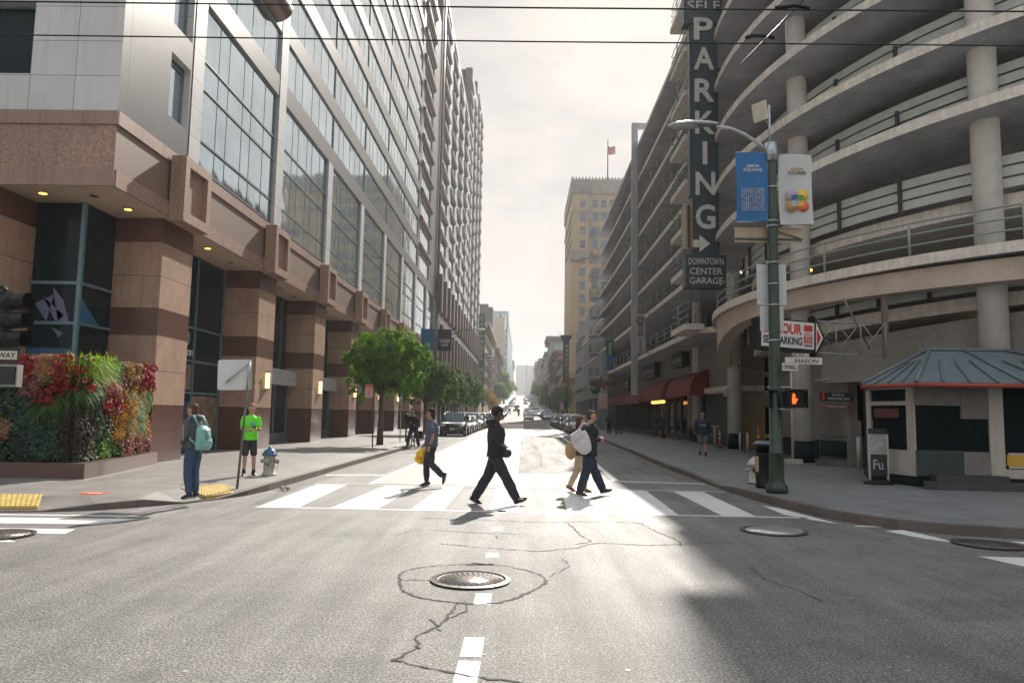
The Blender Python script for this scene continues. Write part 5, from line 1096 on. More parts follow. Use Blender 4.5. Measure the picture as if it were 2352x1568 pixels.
# square blank sign on leaning post (left)
t_ = thing('traffic_sign', 'blank back of the square sign on the bare steel post at the left kerb', 'sign post', (-5.63,14.77,.1))
mb = MB(); mb.tube([(-5.63,14.77,.1),(-5.5,14.77,2.6)], .032, 6, sx=.8); mb.build('post', mat('weathered_post', (.13,.13,.12), .5, .4, var=.3, scale=6), t_)
mb = MB(); M = Matrix.Translation((-5.81,14.8,2.36)) @ Matrix.Rotation(radians(-1.5),4,'Y'); n = 5; r = .05; pts = []
for cx_, cz_, a0 in ((.345-r,.305-r,0),(-.345+r,.305-r,90),(-.345+r,-.305+r,180),(.345-r,-.305+r,270)): pts += [(cx_+r*cos(radians(a0+18*i)), cz_+r*sin(radians(a0+18*i))) for i in range(6)]
mb.yprism(pts, 0, .005); mb.v = [tuple(M @ Vector(v)) for v in mb.v]; mb.build('plate', ALU, t_)
mb = MB(); mb.tube([(-5.52,14.75,2.6),(-5.97,14.77,2.2)], .016, 6); mb.tube([(-5.5,14.75,2.62),(-5.51,14.75,2.15)], .025, 6); mb.build('brace', GALV, t_)
# no stopping sign
t_ = thing('no_stopping_sign', 'red and white sign reading NO STOPPING ANY TIME in front of the big tree', 'parking sign', (-6.3,31.3,.15))
mb = MB(); mb.tube([(-6.3,31.3,.15),(-6.36,31.3,2.75)], .028, 6); mb.build('post', mat('post_brown', (.1,.08,.07), .5, .3), t_)
mb = MB(); mb.box(-6.68,-6.35,31.24,31.25,2.25,2.78); mb.mi = 1; mb.box(-6.67,-6.36,31.235,31.239,2.66,2.77); mb.mi = 2
for i_, (s_, z, h_) in enumerate((('NO STOPPING',2.6,.05),('ANY',2.48,.08),('TIME',2.37,.08))): mb.mi = 1; mb.text(s_, (-6.515,31.236,z), (1,0,0), (0,0,1), .26 if i_ == 0 else .17, h_, .003)
mb.mi = 0; mb.text('TOWAWAY', (-6.515,31.233,2.715), (1,0,0), (0,0,1), .24, .06, .003); mb.build('plate', [mat('sign_pinkish', (.6,.42,.4), .5), REDL], t_)
def post(name, x, y, h, label, r=.03, m=None, cat='post', z0=None):
    t_ = thing(name, label, cat, (x,y,.15)); mb = MB(); mb.cyl(x,y,zg(y)+.1,zg(y)+.15+h,r,n=8); mb.build('pole', m or GALV, t_); return t_
t_ = post('parking_meter', -6.05, 38.6, 1.1, 'dark parking meter on the kerb behind the cyclist', .04, BLKM, 'parking meter'); mb = MB(); mb.sph((-6.05,38.6,1.4), .12,.09,.2); mb.build('meter_head', BLKM, t_)
post('bare_post', -6.15, 37.4, 2.6, 'thin bare steel post behind the man in the grey shirt', .028)
for k, (x, y, lb) in enumerate(((-5.7,128,'street lamp with a long arm in front of the hotel tower on the left'),)):
    t_ = thing('street_lamp', lb, 'street lamp', (x-1,76,.15)); mb = MB(); mb.tube([(-7.6,70,.1),(-7.6,70,8.2)], [.12,.08], 8); mb.build('pole', GRN, t_); mb = MB(); mb.tube([(-7.6,70,8.1),(-7.0,70,9.0),(-6.0,70,9.5),(-5.0,70,9.6)], .05, 6); mb.build('arm', GRN, t_); mb = MB(); mb.sph((-4.4,70,9.62), .7,.2,.09); mb.build('luminaire', GALV, t_)
for x, y, c1, c2, lb, tx in ((-7.35,56,(.01,.12,.25),None,'blue street banner left of the dark one above the parked cars',' '),(-6.05,56,(.02,.03,.04),None,'dark street banner reading TENDERLOIN above the parked cars','TENDER')):
    t_ = thing('street_banner', lb, 'banner', (x,y,6.2)); mb = MB(); mb.box(x-.52,x+.52,y,y+.02,6.35,8.0); mb.build('cloth', mat('banner_'+('navy' if c1[2]<.1 else 'cyan'), c1, .6), t_)
    if tx != ' ': mb = MB(); mb.text('TENDER', (x,y-.01,7.1), (1,0,0), (0,0,1), .8, .26, .01); mb.text('LOIN', (x,y-.01,6.8), (1,0,0), (0,0,1), .5, .22, .01); mb.build('lettering', WHT, t_)
t_ = post('banner_post', -6.72, 56, 8.6, 'lamp post carrying the blue and dark banners on the left', .07, GRN, 'lamp post')
# signals at the left edge
ts = thing('traffic_signal', 'black three-lamp traffic signal seen from the side at the left edge', 'traffic signal', (-9.5,13.5,2.7))
for i, z in enumerate((3.61,3.25,2.9)):
    mb = MB(); mb.tube([(-9.72,13.6,z),(-9.5,13.55,z)], .165, 14); mb.tube([(-9.5,13.55,z),(-9.22,13.49,z)], [.155,.15], 16, cap=False); mb.tube([(-9.22,13.49,z),(-9.5,13.55,z)], [.14,.14], 16, cap=False); mb.build('lamp_head', BLKM, ts); mb = MB(); mb.tube([(-9.495,13.549,z),(-9.49,13.548,z)], .13, 16); mb.build('lens', mat('lens_dark', (.02,.03,.03), .1), ts)
mb = MB(); mb.box(-9.8,-9.66,13.5,13.7,2.72,3.8); mb.tube([(-10.6,13.6,3.95),(-9.8,13.6,3.87),(-9.72,13.6,3.8)], .035, 6); mb.build('backbox', BLKM, ts)
ow = thing('one_way_sign', 'ONE WAY sign at the left edge under the traffic signal', 'road sign', (-9.6,13.5,2.45)); mb = MB(); mb.box(-10.2,-9.32,13.5,13.51,2.45,2.73); mb.mi = 1; mb.box(-10.15,-9.36,13.494,13.499,2.51,2.67); mb.mi = 0; mb.text('ONE WAY', (-9.72,13.49,2.59), (1,0,0), (0,0,1), .66, .1, .004, .01); mb.build('plate', [BLKL, mat('ow_face', (.6,.57,.48), .5)], ow)
pd = thing('pedestrian_signal', 'louvred pedestrian signal under the ONE WAY sign at the left edge', 'pedestrian signal', (-9.5,13.5,2.0)); mb = MB(); mb.box(-9.75,-9.33,13.5,13.65,2.01,2.42); mb.build('housing', mat('pale_housing', (.3,.31,.28), .5), pd); mb = MB()
mb.box(-9.72,-9.36,13.47,13.499,2.05,2.38); mb.mi = 1
for k in range(12): mb.box(-9.715,-9.365,13.455,13.469,2.06+.027*k,2.067+.027*k)
mb.build('louvre', [BLKM, mat('louvre_line', (.12,.12,.12), .5)], pd)
# --- overhead wires
for y, z, lb in ((8.35, 6.05, 'lower of the two trolley wires crossing overhead'), (7.2, 5.81, 'upper of the two trolley wires crossing overhead')):
    t_ = MB(); t_.tube([(-14,y,z+.05),(0,y,z),(14,y,z+.02)], .009, 5); o_ = t_.build('trolley_wire', BLKM); tag(o_, lb, 'wire')
t_ = thing('wire_spreader', 'insulated spreader bar on the overhead wires in front of the garage', 'wire fitting', (3.2,7.8,6.1)); mb = MB(); mb.tube([(2.55,8.35,6.12),(2.62,8.35,6.15),(2.8,8.35,6.15),(2.88,8.35,6.12)], .022, 6); mb.tube([(2.5,7.2,5.83),(2.7,7.2,5.86),(2.85,7.2,5.83)], .02, 6); mb.tube([(2.6,8.7,5.98),(2.85,7.0,5.95)], .008, 5); mb.build('bar', BLKM, t_)
t_ = MB(); t_.tube([(8.6,26,7.9),(12.6,25,13.2)], .012, 5); 
tag(t_.build('guy_wire', RAILD), 'thin diagonal guy wire beside the white banner', 'wire')
t_ = thing('hanger_post', 'steel hanger post dropping from the deck edge to the lattice truss', 'post', (11.0,22.6,3.9)); mb = MB(); mb.box(10.93,11.07,22.5,22.64,3.55,6.1); mb.build('tube', mat('rusty_tube', (.2,.15,.12), .6), t_)
tr2 = thing('lattice_truss', 'pale steel lattice truss reaching from the hanger post to the arrow sign', 'truss', (10,22.4,3.6)); mb = MB()
xa, xb_ = 8.7, 10.92; zt0, zt1, zb0, zb1 = 4.62, 4.6, 3.66, 3.62
mb.tube([(xa,22.3,zt0),(xb_,22.5,zt1)], .022, 6); mb.tube([(xa,22.3,zb0),(xb_,22.5,zb1)], .022, 6)
for k in range(4):
    x0, x1 = lerp(xa,xb_,k/3), lerp(xa,xb_,min(1,(k+1)/3)); mb.tube([(x0,22.4,zb0),(x0,22.4,zt0)], .018, 6)
    if k < 3: mb.tube([(x0,22.38,zt0),(x1,22.42,zb0)], .015, 6); mb.tube([(x0,22.42,zb0),(x1,22.38,zt0)], .015, 6)
mb.tube([(9.3,21.5,5.2),(10.8,23.2,3.9)], .03, 6); mb.build('lattice', mat('truss_grey', (.33,.33,.32), .5, .3), tr2)
# --- 24 hour parking arrow sign
ar = thing('arrow_sign', 'white and black arrow sign reading 24 HOUR SELF PARKING behind the lamp post', 'sign', (7.4,20.6,3.7))
M = Matrix.Translation((6.4,20.6,0)) @ Matrix.Rotation(radians(16),4,'Z') @ Matrix.Rotation(radians(1.6),4,'Y')
mb = MB(); mb.box(0,1.85,0,.3,3.6,4.5,M); mb.build('cabinet', BLKM, ar)
mb = MB(); mb.box(.13,1.84,-.012,-.001,3.7,4.46,M); mb.build('face', WHT, ar)
def tx(mb, s_, x, z, w_, h_, b=.01, y=-.02): mb.text(s_, M @ Vector((x,y,z)), (M.to_3x3() @ Vector((1,0,0))), (M.to_3x3() @ Vector((0,0,1))), w_, h_, .006, b)
mb = MB(); mb.mi = 0; tx(mb,'24 HOUR',.81,4.24,1.24,.3,.03); mb.mi = 1; tx(mb,'SELF PARKING',.81,3.9,1.26,.22,.02); tx(mb,'GARAGE',1.64,3.8,.27,.07,.01); mb.build('lettering', [REDL, BLKL], ar)
mb = MB(); mb.box(1.5,1.78,-.02,-.0135,4.2,4.38,M); mb.box(1.5,1.78,-.02,-.0135,3.87,4.05,M); 
for k in range(2):
    P = [(1.5+.028*i, 4.06+.05*k+.045*sin(pi*i/10)) for i in range(11)]; mb.tube([M @ Vector((x,-.016,z)) for x, z in P], .009, 4)
mb.mi = 1; tx(mb,'MASON',1.64,3.99,.2,.045,.004,-.026); tx(mb,"O'FARRELL",1.64,3.925,.23,.045,.004,-.026); mb.build('emblem', [REDL, WHT], ar)
mb = MB(); mb.add([M @ Vector(v) for v in [(1.851,0,3.42),(1.851,0,4.68),(2.22,0,4.05),(1.851,.3,3.42),(1.851,.3,4.68),(2.22,.3,4.05)]], [(0,2,1),(3,4,5),(0,3,5,2),(2,5,4,1),(1,4,3,0)]); mb.mi = 1
mb.add([M @ Vector(v) for v in [(1.9,-.01,3.62),(2.14,-.01,4.05),(1.9,-.01,4.5)]], [(0,1,2)]); mb.mi = 2; mb.add([M @ Vector(v) for v in [(1.93,-.015,3.78),(2.07,-.015,4.05),(1.93,-.015,4.3)]], [(0,1,2)]); mb.build('arrow_head', [BLKM, WHT, REDL], ar)
# --- kiosk
kk = thing('parking_kiosk', 'grey-roofed octagonal kiosk with boarded dark walls and a red gutter at the right edge', 'kiosk', (11,19,.15))
def eight(r): return [(11.2+r*1.18*cos(radians(22.5+45*k+4)), 19.8+r*sin(radians(22.5+45*k+4))) for k in range(8)]
W8 = [(8.85,19.25),(9.25,17.72),(11.05,17.6),(12.9,17.2),(14.2,18.6),(14.2,20.6),(12.6,21.8),(9.8,21.6)]
KD = mat('board_dark', (.004,.011,.013), .8, spec=.12, var=.3, scale=5, fine=.2, fscale=40); KG = mat('kiosk_plywood', (.2,.18,.17), .85, fine=.2, fscale=30); KW = mat('kiosk_cream', (.5,.47,.4), .6, var=.1, streak=.3)
mb = MB(); mb.prism([(x,y) for x, y in W8], .15, .38); mb.build('plinth', PBASE, kk)
inn = [((x-11.3)*.985+11.3, (y-19.6)*.985+19.6) for x, y in W8]
mb = MB(); mb.prism(inn, .381, 2.5); mb.build('walls', KD, kk)
def face(mb, i, u0, u1, z0, z1, d=.02):
    (ax,ay), (bx,by) = W8[i], W8[(i+1)%8]; t_ = Vector((bx-ax,by-ay,0)); L_ = t_.length; t_ /= L_; n_ = Vector((t_.y,-t_.x,0))
    a = Vector((ax,ay,0))+t_*u0*L_+n_*.001; b = Vector((ax,ay,0))+t_*u1*L_+n_*.001
    v = [a+n_*d,b+n_*d,b-n_*.04,a-n_*.04]; mb.add([(p.x,p.y,z0) for p in v]+[(p.x,p.y,z1) for p in v], [(0,3,2,1),(4,5,6,7),(0,1,5,4),(1,2,6,5),(2,3,7,6),(3,0,4,7)])
mb = MB(); face(mb,0,0,.1,.39,2.5); face(mb,0,.86,1,.39,2.5); face(mb,0,.1,.86,.39,.98); face(mb,0,.1,.86,2.05,2.15); face(mb,0,.1,.86,2.44,2.5); face(mb,1,.93,1,.39,2.5,.03); face(mb,2,0,.1,.39,2.5,.03); face(mb,2,.1,1,.39,.6); mb.build('frame', KW, kk)
mb = MB(); face(mb,1,.01,.58,2.05,2.5,.025); face(mb,1,.585,.925,1.75,2.5,.025); face(mb,1,.6,.925,.4,.98,.025); mb.mi = 1; face(mb,1,.01,.595,.4,1.0,.03); mb.mi = 2; face(mb,2,.14,1,.62,.98,.015); mb.mi = 3; face(mb,2,.12,.9,.68,.93,.022); mb.build('patch_boards', [KG, mat('board_slate', (.045,.055,.055), .8, fine=.2), KW, mat('notice_yellow', (.6,.35,.04), .5)], kk)
mb = MB(); face(mb,0,.12,.84,1.7,2.04,.01); mb.mi = 1; face(mb,0,.18,.7,1.75,1.97,.014); mb.build('side_window', [G_DARK, mat('price_board_red', (.14,.04,.03), .5, var=.6, scale=20)], kk)
mb = MB(); (ax,ay),(bx,by) = W8[1],W8[2]; mb.prism([(9.1,17.1),(9.4,17.68),(11.5,17.55),(12.0,16.95),(11.6,16.8),(9.3,16.95)], .15, .3); mb.prism([(9.5,17.3),(9.55,17.69),(11.1,17.58),(11.1,17.2)], .3005, .45); mb.build('step', mat('step_slab', (.05,.055,.055), .7, bmp=.4), kk)
EV = [(8.5,18.7),(8.95,17.0),(11.3,16.8),(14.0,16.3),(15.4,18.4),(15.4,21),(13,22.6),(10.7,22.4)]
ROOF = mat('roof_blue_grey', (.15,.185,.205), .55, .25, var=.15, scale=3, fine=.12, fscale=40); RDG = mat('gutter_red', (.35,.05,.035), .5, streak=.3)
def ridge(p): x, y = p; return (lerp(10.7,12.6,max(0,min(1,(x-9)/5))), 19.6, 3.55)
mb = MB()
for i in range(8):
    a, b = EV[i], EV[(i+1)%8]; ra, rb_ = ridge(a), ridge(b)
    mb.add([(a[0],a[1],2.56),(b[0],b[1],2.56),rb_,ra], [(0,1,2,3)])
mb.build('roof', ROOF, kk)
mb = MB()
for i in range(8):
    a, b = EV[i], EV[(i+1)%8]; n = 4 if i in (0,1,2) else 3
    for k in range(n):
        t0 = k/n; p = (lerp(a[0],b[0],t0), lerp(a[1],b[1],t0)); r_ = tuple(lerp(u,v,t0) for u, v in zip(ridge(a), ridge(b))); e = r_ if k == 0 else tuple(lerp(u,v,.62) for u, v in zip((p[0],p[1],2.56), r_))
        mb.tube([(p[0],p[1],2.585),(e[0],e[1],e[2]+.03)], .05 if k == 0 else .028, 4)
mb.box(10.65,12.65,19.5,19.7,3.54,3.6); mb.build('roof_rib', ROOF, kk)
mb = MB()
for i in range(8):
    a, b = EV[i], EV[(i+1)%8]; mb.tube([(a[0],a[1],2.5),(b[0],b[1],2.5)], .06, 6)
mb.build('gutter', RDG, kk)
mb = MB(); mb.prism([(x,y) for x, y in EV], 2.505, 2.53); mb.build('eave_soffit', KW, kk)
mb = MB(); mb.tube([(12.4,17.0,2.6),(12.4,17.0,2.95)], .015, 6); mb.sph((12.4,17.0,2.98), .1,.1,.05); mb.build('roof_lamp', KW, kk)
# --- sandwich board, barricade, bollards, gates
sb = thing('sandwich_board', 'narrow black and white poster stand reading Fu left of the kiosk', 'poster stand', (8.6,18.2,.15))
mb = MB(); mb.box(8.36,8.4,18.15,18.2,.25,1.32); mb.box(8.8,8.84,18.15,18.2,.25,1.32); mb.box(8.36,8.84,18.15,18.2,1.321,1.34); mb.build('frame', GALV, sb)
mb = MB(); mb.box(8.4,8.8,18.16,18.19,.35,.86); mb.mi = 1; mb.box(8.4,8.8,18.16,18.19,.861,1.31); mb.mi = 1; mb.text('Fu', (8.58,18.15,.62), (1,0,0), (0,0,1), .24, .24, .006, .02); mb.mi = 0; mb.box(8.38,8.82,18.15,18.19,1.342,1.48); mb.build('poster', [BLKL, mat('poster_grey', (.35,.33,.33), .6, var=.3, scale=9)], sb)
mb = MB(); mb.lathe([(.36,0),(.34,.07),(.1,.09),(.08,.1)], Matrix.Translation((8.6,18.2,.15)) @ Matrix.Diagonal((1,.7,1,1)), 20); mb.build('base', BLKM, sb)
bc = thing('crowd_barrier', 'leaning dark green steel barricade in the garage entrance', 'barrier', (10.7,25,.15)); M = Matrix.Translation((9.9,25,.3)) @ Matrix.Rotation(radians(2),4,'Y'); mb = MB()
for z in (0,.72): mb.tube([M @ Vector((0,0,z+.12)), M @ Vector((1.85,0,z+.12))], .02, 6)
mb.tube([M @ Vector((0,0,-.12)), M @ Vector((0,0,.84))], .02, 6); mb.tube([M @ Vector((1.85,0,-.1)), M @ Vector((1.85,0,.84))], .02, 6)
for k in range(1,20): mb.tube([M @ Vector((.0925*k,0,.12)), M @ Vector((.0925*k+.05,0,.84))], .009, 4)
mb.build('grille', mat('barrier_teal', (.02,.1,.1), .5, .3), bc)
t_ = thing('barrier_gate', 'yellow boom with an orange post in the garage entrance behind the lamp post', 'boom gate', (11.3,33,.15)); mb = MB(); mb.box(10.7,11.75,33,33.08,.84,.96); mb.build('boom', mat('boom_yellow', (.7,.42,.05), .5), t_); mb = MB(); mb.box(11.76,12.0,32.9,33.2,.15,1.05); mb.build('cabinet', mat('gate_grey', (.25,.22,.18), .6), t_)
def delineator(x, y, lb, h=.95):
    t_ = thing('delineator', lb, 'traffic post', (x,y,.15)); mb = MB(); mb.cyl(x,y,.19,.15+h,.05,.045,10); mb.build('tube', mat('safety_orange', (.65,.12,.02), .5), t_); mb = MB(); mb.cyl(x,y,.15,.19,.16,n=10); mb.build('base', BLKM, t_)
    for z in (.6,.82): mb = MB(); mb.cyl(x,y,z,z+.09,.055,n=10); mb.build('reflector', WHT, t_)
delineator(9.98, 37.9, 'orange traffic post on the pavement right of the walking man'); delineator(10.4, 33.0, 'orange and white traffic post behind the lamp post', 1.15)
for x, y, h, lb in ((9.88,34.0,.85,'cream bollard right of the first round pillar'),(9.92,33.0,.85,'second cream bollard, just right of the first'),(10.25,22.9,1.0,'cream bollard left of the kiosk poster stand')):
    t_ = thing('bollard', lb, 'bollard', (x,y,.15)); mb = MB(); mb.cyl(x,y,.15,.15+h,.055,n=12); mb.build('tube', KW, t_); mb = MB(); mb.cyl(x,y,.15+h,.18+h,.06,.04,12); mb.build('cap', KW, t_)
t_ = thing('ticket_machine', 'square grey ticket machine column in the garage entrance', 'ticket machine', (11.5,24,.15)); mb = MB(); mb.box(10.5,10.85,24,24.3,.15,1.65); mb.build('cabinet', KG, t_)
mb = MB(); mb.prism([(9.75,24.9),(13,23.0),(16,21.6),(22,26),(12,30)], .15, .3); mb.build('garage_apron', C_KERB, kind='structure')
t_ = thing('welcome_sign', 'small black hanging sign reading WELCOME to the MASON OFARRELL GARAGE', 'sign', (10.7,25.4,2.4)); mb = MB(); mb.box(10.11,11.24,25.4,25.45,2.31,2.59); mb.mi = 1; mb.text('WELCOME to the', (10.72,25.39,2.51), (1,0,0), (0,0,1), .42, .07, .006); mb.text('MASON O\'FARRELL GARAGE', (10.74,25.39,2.39), (1,0,0), (0,0,1), .74, .08, .006); mb.mi = 2; mb.box(10.17,10.26,25.385,25.399,2.34,2.57); mb.build('board', [BLKL, WHT, REDL], t_)
t_ = thing('clearance_bar', 'red and white clearance bar hanging under the welcome sign', 'clearance bar', (10.7,25.4,2.1)); mb = MB(); mb.tube([(10.17,25.42,2.11),(11.2,25.42,2.09)], .05, 10); mb.mi = 1; mb.text('MAXIMUM CLEARANCE', (10.68,25.36,2.1), (1,0,0), (0,0,1), .62, .05, .006); mb.build('bar', [mat('bar_red', (.35,.06,.05), .5), WHT], t_)
t_ = thing('security_camera', 'white dome camera bracketed to the yellowish pier', 'security camera', (9.9,36.4,2.9)); mb = MB(); mb.tube([(10.3,37,3.05),(9.95,36.6,3.05),(9.95,36.6,2.95)], .03, 6); mb.build('bracket', KW, t_); mb = MB(); mb.sph((9.95,36.6,2.8), .11,.11,.13); mb.mi = 1; mb.sph((9.95,36.6,2.7), .075); mb.build('dome', [KW, BLKM], t_)
t_ = thing('valet_podium', 'white pedestal table under the mural panel at the garage entrance', 'podium', (9,37,.15)); mb = MB(); mb.box(9.5,10.08,38.4,38.7,1.2,1.26); mb.build('top', KW, t_); mb = MB(); mb.cyl(9.9,38.55,.15,1.198,.05,n=8); mb.build('leg', KW, t_)
# parking signs farther along the right kerb
for x, y, lb in ((6.35,62,'post with two red and white parking signs by the right kerb'),(6.5,130,'distant parking sign post by the right kerb near the traffic light')):
    t_ = thing('parking_sign', lb, 'parking sign', (x,y,.15)); z0 = zg(y)+.15; mb = MB(); mb.cyl(x,y,z0,z0+3.4,.035,n=6); mb.build('post', GALV, t_)
    for z in (2.1,2.75): mb = MB(); mb.box(x-.02,x+.65,y-.04,y-.03,z0+z,z0+z+.6); mb.mi = 1; mb.text('NO', (x+.32,y-.045,z0+z+.42), (1,0,0), (0,0,1), .3, .13, .004); mb.text('PARKING', (x+.32,y-.045,z0+z+.2), (1,0,0), (0,0,1), .5, .12, .004); mb.build('plate', [mat('sign_pinkish', (.6,.42,.4), .5), REDL], t_)
t_ = thing('garage_name_sign', 'dark horizontal sign with a brown star above the parking sign post', 'sign', (6.5,66,4)); mb = MB(); mb.box(5.9,8.2,66,66.1,4.3,4.7); mb.mi = 1; pts = [( 6.9+(.75 if k%2 == 0 else .3)*cos(pi/2+pi*k/5), 4.5+(.75 if k%2 == 0 else .3)*sin(pi/2+pi*k/5)) for k in range(10)]; mb.yprism(pts, 65.9, 65.99); mb.build('board', [mat('sign_maroon', (.07,.03,.03), .5), mat('star_brown', (.13,.05,.03), .5)], t_)
for x, y, h, lb in ((7.0,118,9,'lamp post with a long arm on the right in front of the yellow hotel'),(-7.0,205,9,'distant lamp post on the left by the dark block'),(7.2,232,9,'distant lamp post on the right by the spa sign')):
    s_ = -1 if x > 0 else 1; z0 = zg(y); t_ = thing('street_lamp', lb, 'street lamp', (x,y,z0)); mb = MB(); mb.cyl(x,y,z0,z0+h,.14,.09,8); mb.build('pole', GRN, t_); mb = MB(); mb.tube([(x,y,z0+h-.2),(x+s_*1,y,z0+h+.9),(x+s_*3,y,z0+h+1.3)], .06, 6); mb.build('arm', GRN, t_); mb = MB(); mb.sph((x+s_*3.6,y,z0+h+1.3), .7,.2,.1); mb.build('luminaire', GALV, t_)
for x, y, lb in ((7.3,128,'small black traffic light by the red shopfront on the right'),(-6.9,128,'small traffic light on the left at the second junction')):
    z0 = zg(y); t_ = thing('traffic_light', lb, 'traffic light', (x,y,z0)); mb = MB(); mb.cyl(x,y,z0,z0+3.6,.07,n=6); mb.build('pole', GRN, t_); mb = MB(); mb.box(x-.25,x+.25,y-.5,y-.1,z0+2.6,z0+3.8); mb.build('head', BLKM, t_)

t_ = thing('white_pipe', 'thin white upright pipe with a bracket just left of the big round pillar', 'pipe', (9.35,25.9,.15)); mb = MB(); mb.cyl(9.33,25.9,.15,3.7,.045,n=8); mb.box(9.05,9.6,25.7,26.0,.15,.3); mb.tube([(10.3,26.3,3.05),(11.5,26.0,3.15)], .025, 6); mb.build('tube', KW, t_)
mb = MB()
for a, dz in ((0,0),(.02,.05),(.05,-.06)): mb.tube([(10.6,36.7,4.25+dz),(10.3,34.5,3.9+dz+a),(10.0,31.5,3.55+dz),(9.75,28.0,3.35+dz),(9.8,27.0,3.4+dz)], .02, 5)
tag(mb.build('cable_bundle', RAILD), 'sagging black cables between the two round pillars behind the lamp post', 'cables')
t_ = thing('litter', 'crumpled white paper litter by the left kerb beside the crosswalk', 'litter', (-4.95,15.6,.02)); mb = MB(); rnd = random.Random(1)
for k in range(14): p = Vector((-4.95+rnd.uniform(-.08,.08),15.6+rnd.uniform(-.05,.05),.03+rnd.uniform(0,.04))); leaf_quad(mb, p, Vector((rnd.gauss(0,1),rnd.gauss(0,1),1)).normalized(), .05, rnd, .8)
mb.build('paper', WHT, t_)
# ================================================ PEOPLE
def remeshed(mb, voxel, name, m, parent, disp=0, dscale=9, smooth=2):
    me = bpy.data.meshes.new(name); me.from_pydata([tuple(v) for v in mb.v], [], mb.f); ob = bpy.data.objects.new(name, me)
    r = ob.modifiers.new('r', 'REMESH'); r.mode = 'VOXEL'; r.voxel_size = voxel; r.use_smooth_shade = True
    if smooth: s = ob.modifiers.new('s', 'SMOOTH'); s.factor = .5; s.iterations = smooth
    nm_ = eval_mesh(ob)
    bpy.data.objects.remove(ob); bpy.data.meshes.remove(me); nm_.name = name
    if disp:
        NL = [v.normal.copy() for v in nm_.vertices]
        for v, vn in zip(nm_.vertices, NL):
            p = v.co; d = noise.noise(Vector((p.x*dscale, p.y*dscale, p.z*dscale*.55)))+.5*noise.noise(Vector((p.x*dscale*2.3+7, p.y*dscale*2.3, p.z*dscale*1.4))); v.co = p+vn*d*disp
    nm_.materials.clear(); nm_.materials.append(m); o = bpy.data.objects.new(name, nm_); COL.objects.link(o); o.parent = parent; return o
def limb(mb, pts, rs, n=10):
    mb.tube(pts, rs, n)
    for p, r in zip(pts, rs): mb.sph(p, r*.985, n=n, k=6)
def rings(mb, secs, n=18):
    """secs: (x,y,z,rx,ry) closed loft"""
    k = len(secs); o = [(s[0]+s[3]*cos(2*pi*j/n), s[1]+s[4]*sin(2*pi*j/n), s[2]) for s in secs for j in range(n)]
    fs = [(i*n+j, i*n+(j+1)%n, (i+1)*n+(j+1)%n, (i+1)*n+j) for i in range(k-1) for j in range(n)]+[tuple(range(n))[::-1], tuple(range((k-1)*n, k*n))]
    mb.add(o, fs)
SKIN = {'light': mat('skin_light', (.46,.25,.17), .5), 'mid': mat('skin_mid', (.3,.15,.09), .5), 'dark': mat('skin_dark', (.09,.045,.03), .5)}
def hand(mb, w, d, side, curl=.5, palm_n=None):
    """w wrist, d direction of forearm; palm + 5 bent fingers"""
    w = Vector(w); d = Vector(d).normalized(); s = d.cross(Vector((0,side,0)) if abs(d.y) < .9 else Vector((1,0,0))).normalized(); n_ = d.cross(s).normalized()
    mb.sph(w+d*.045, .045, .032, .02, M=Matrix((d, s, n_)).transposed().to_4x4()); limb(mb, [w, w+d*.06], [.025,.03], 8)
    for k, l in enumerate((.068,.078,.072,.056)):
        b = w+d*.075+s*(.028-.019*k); a = b+d*l*.5+n_*side*l*.12*curl; c = a+d*l*.3*(1-curl*.5)+n_*side*l*.45*curl; limb(mb, [b, a, c], [.0095,.009,.0075], 6)
    b = w+d*.03+s*.035; limb(mb, [b, b+d*.03+s*.025, b+d*.055+s*.03+n_*side*.01], [.012,.010,.009], 6)
def head(mb, c, yaw=0, tilt=0, s=1):
    M = Matrix.Translation(Vector(c)) @ Matrix.Rotation(yaw, 4, 'Z') @ Matrix.Rotation(tilt, 4, 'Y') @ Matrix.Scale(s, 4)
    P = lambda x,y,z: M @ Vector((x,y,z)); R4 = M.to_3x3().normalized().to_4x4()
    mb.sph(P(-.008,0,.025), .095*s,.077*s,.092*s, n=16, k=12, M=R4); mb.sph(P(.022,0,-.03), .068*s,.062*s,.078*s, n=14, k=10, M=R4); mb.sph(P(.05,0,-.078), .035*s,.04*s,.03*s, n=12, k=8, M=R4)
    mb.sph(P(.078,0,.028), .018*s,.055*s,.012*s, n=10, k=6, M=R4)     # brow
    limb(mb, [P(.084,0,.012), P(.104,0,-.022)], [.011*s,.015*s], 8); mb.sph(P(.083,0,-.055), .014*s,.026*s,.009*s, n=8, k=6, M=R4)
    for y in (-.078,.078): mb.sph(P(-.004,y,-.003), .02*s,.01*s,.032*s, n=8, k=6, M=R4)
    return P, R4
def shoe(mb, an, toe, sz=1):
    an = Vector(an); toe = Vector(toe); d = (toe-an); d.normalize(); up = Vector((0,0,1)); sd_ = d.cross(up).normalized(); up = sd_.cross(d).normalized(); R_ = Matrix((d, sd_, up)).transposed().to_4x4()
    h = an-up*.045*sz
    mb.sph(h-d*.03, .05*sz,.042*sz,.045*sz, M=R_); mb.sph(h+d*.06*sz, .095*sz,.042*sz,.038*sz, M=R_); mb.sph(h+d*.13*sz-up*.008, .07*sz,.047*sz,.03*sz, M=R_); limb(mb, [an+up*.03, h], [.043,.045], 8)
    return h, d, up, sd_
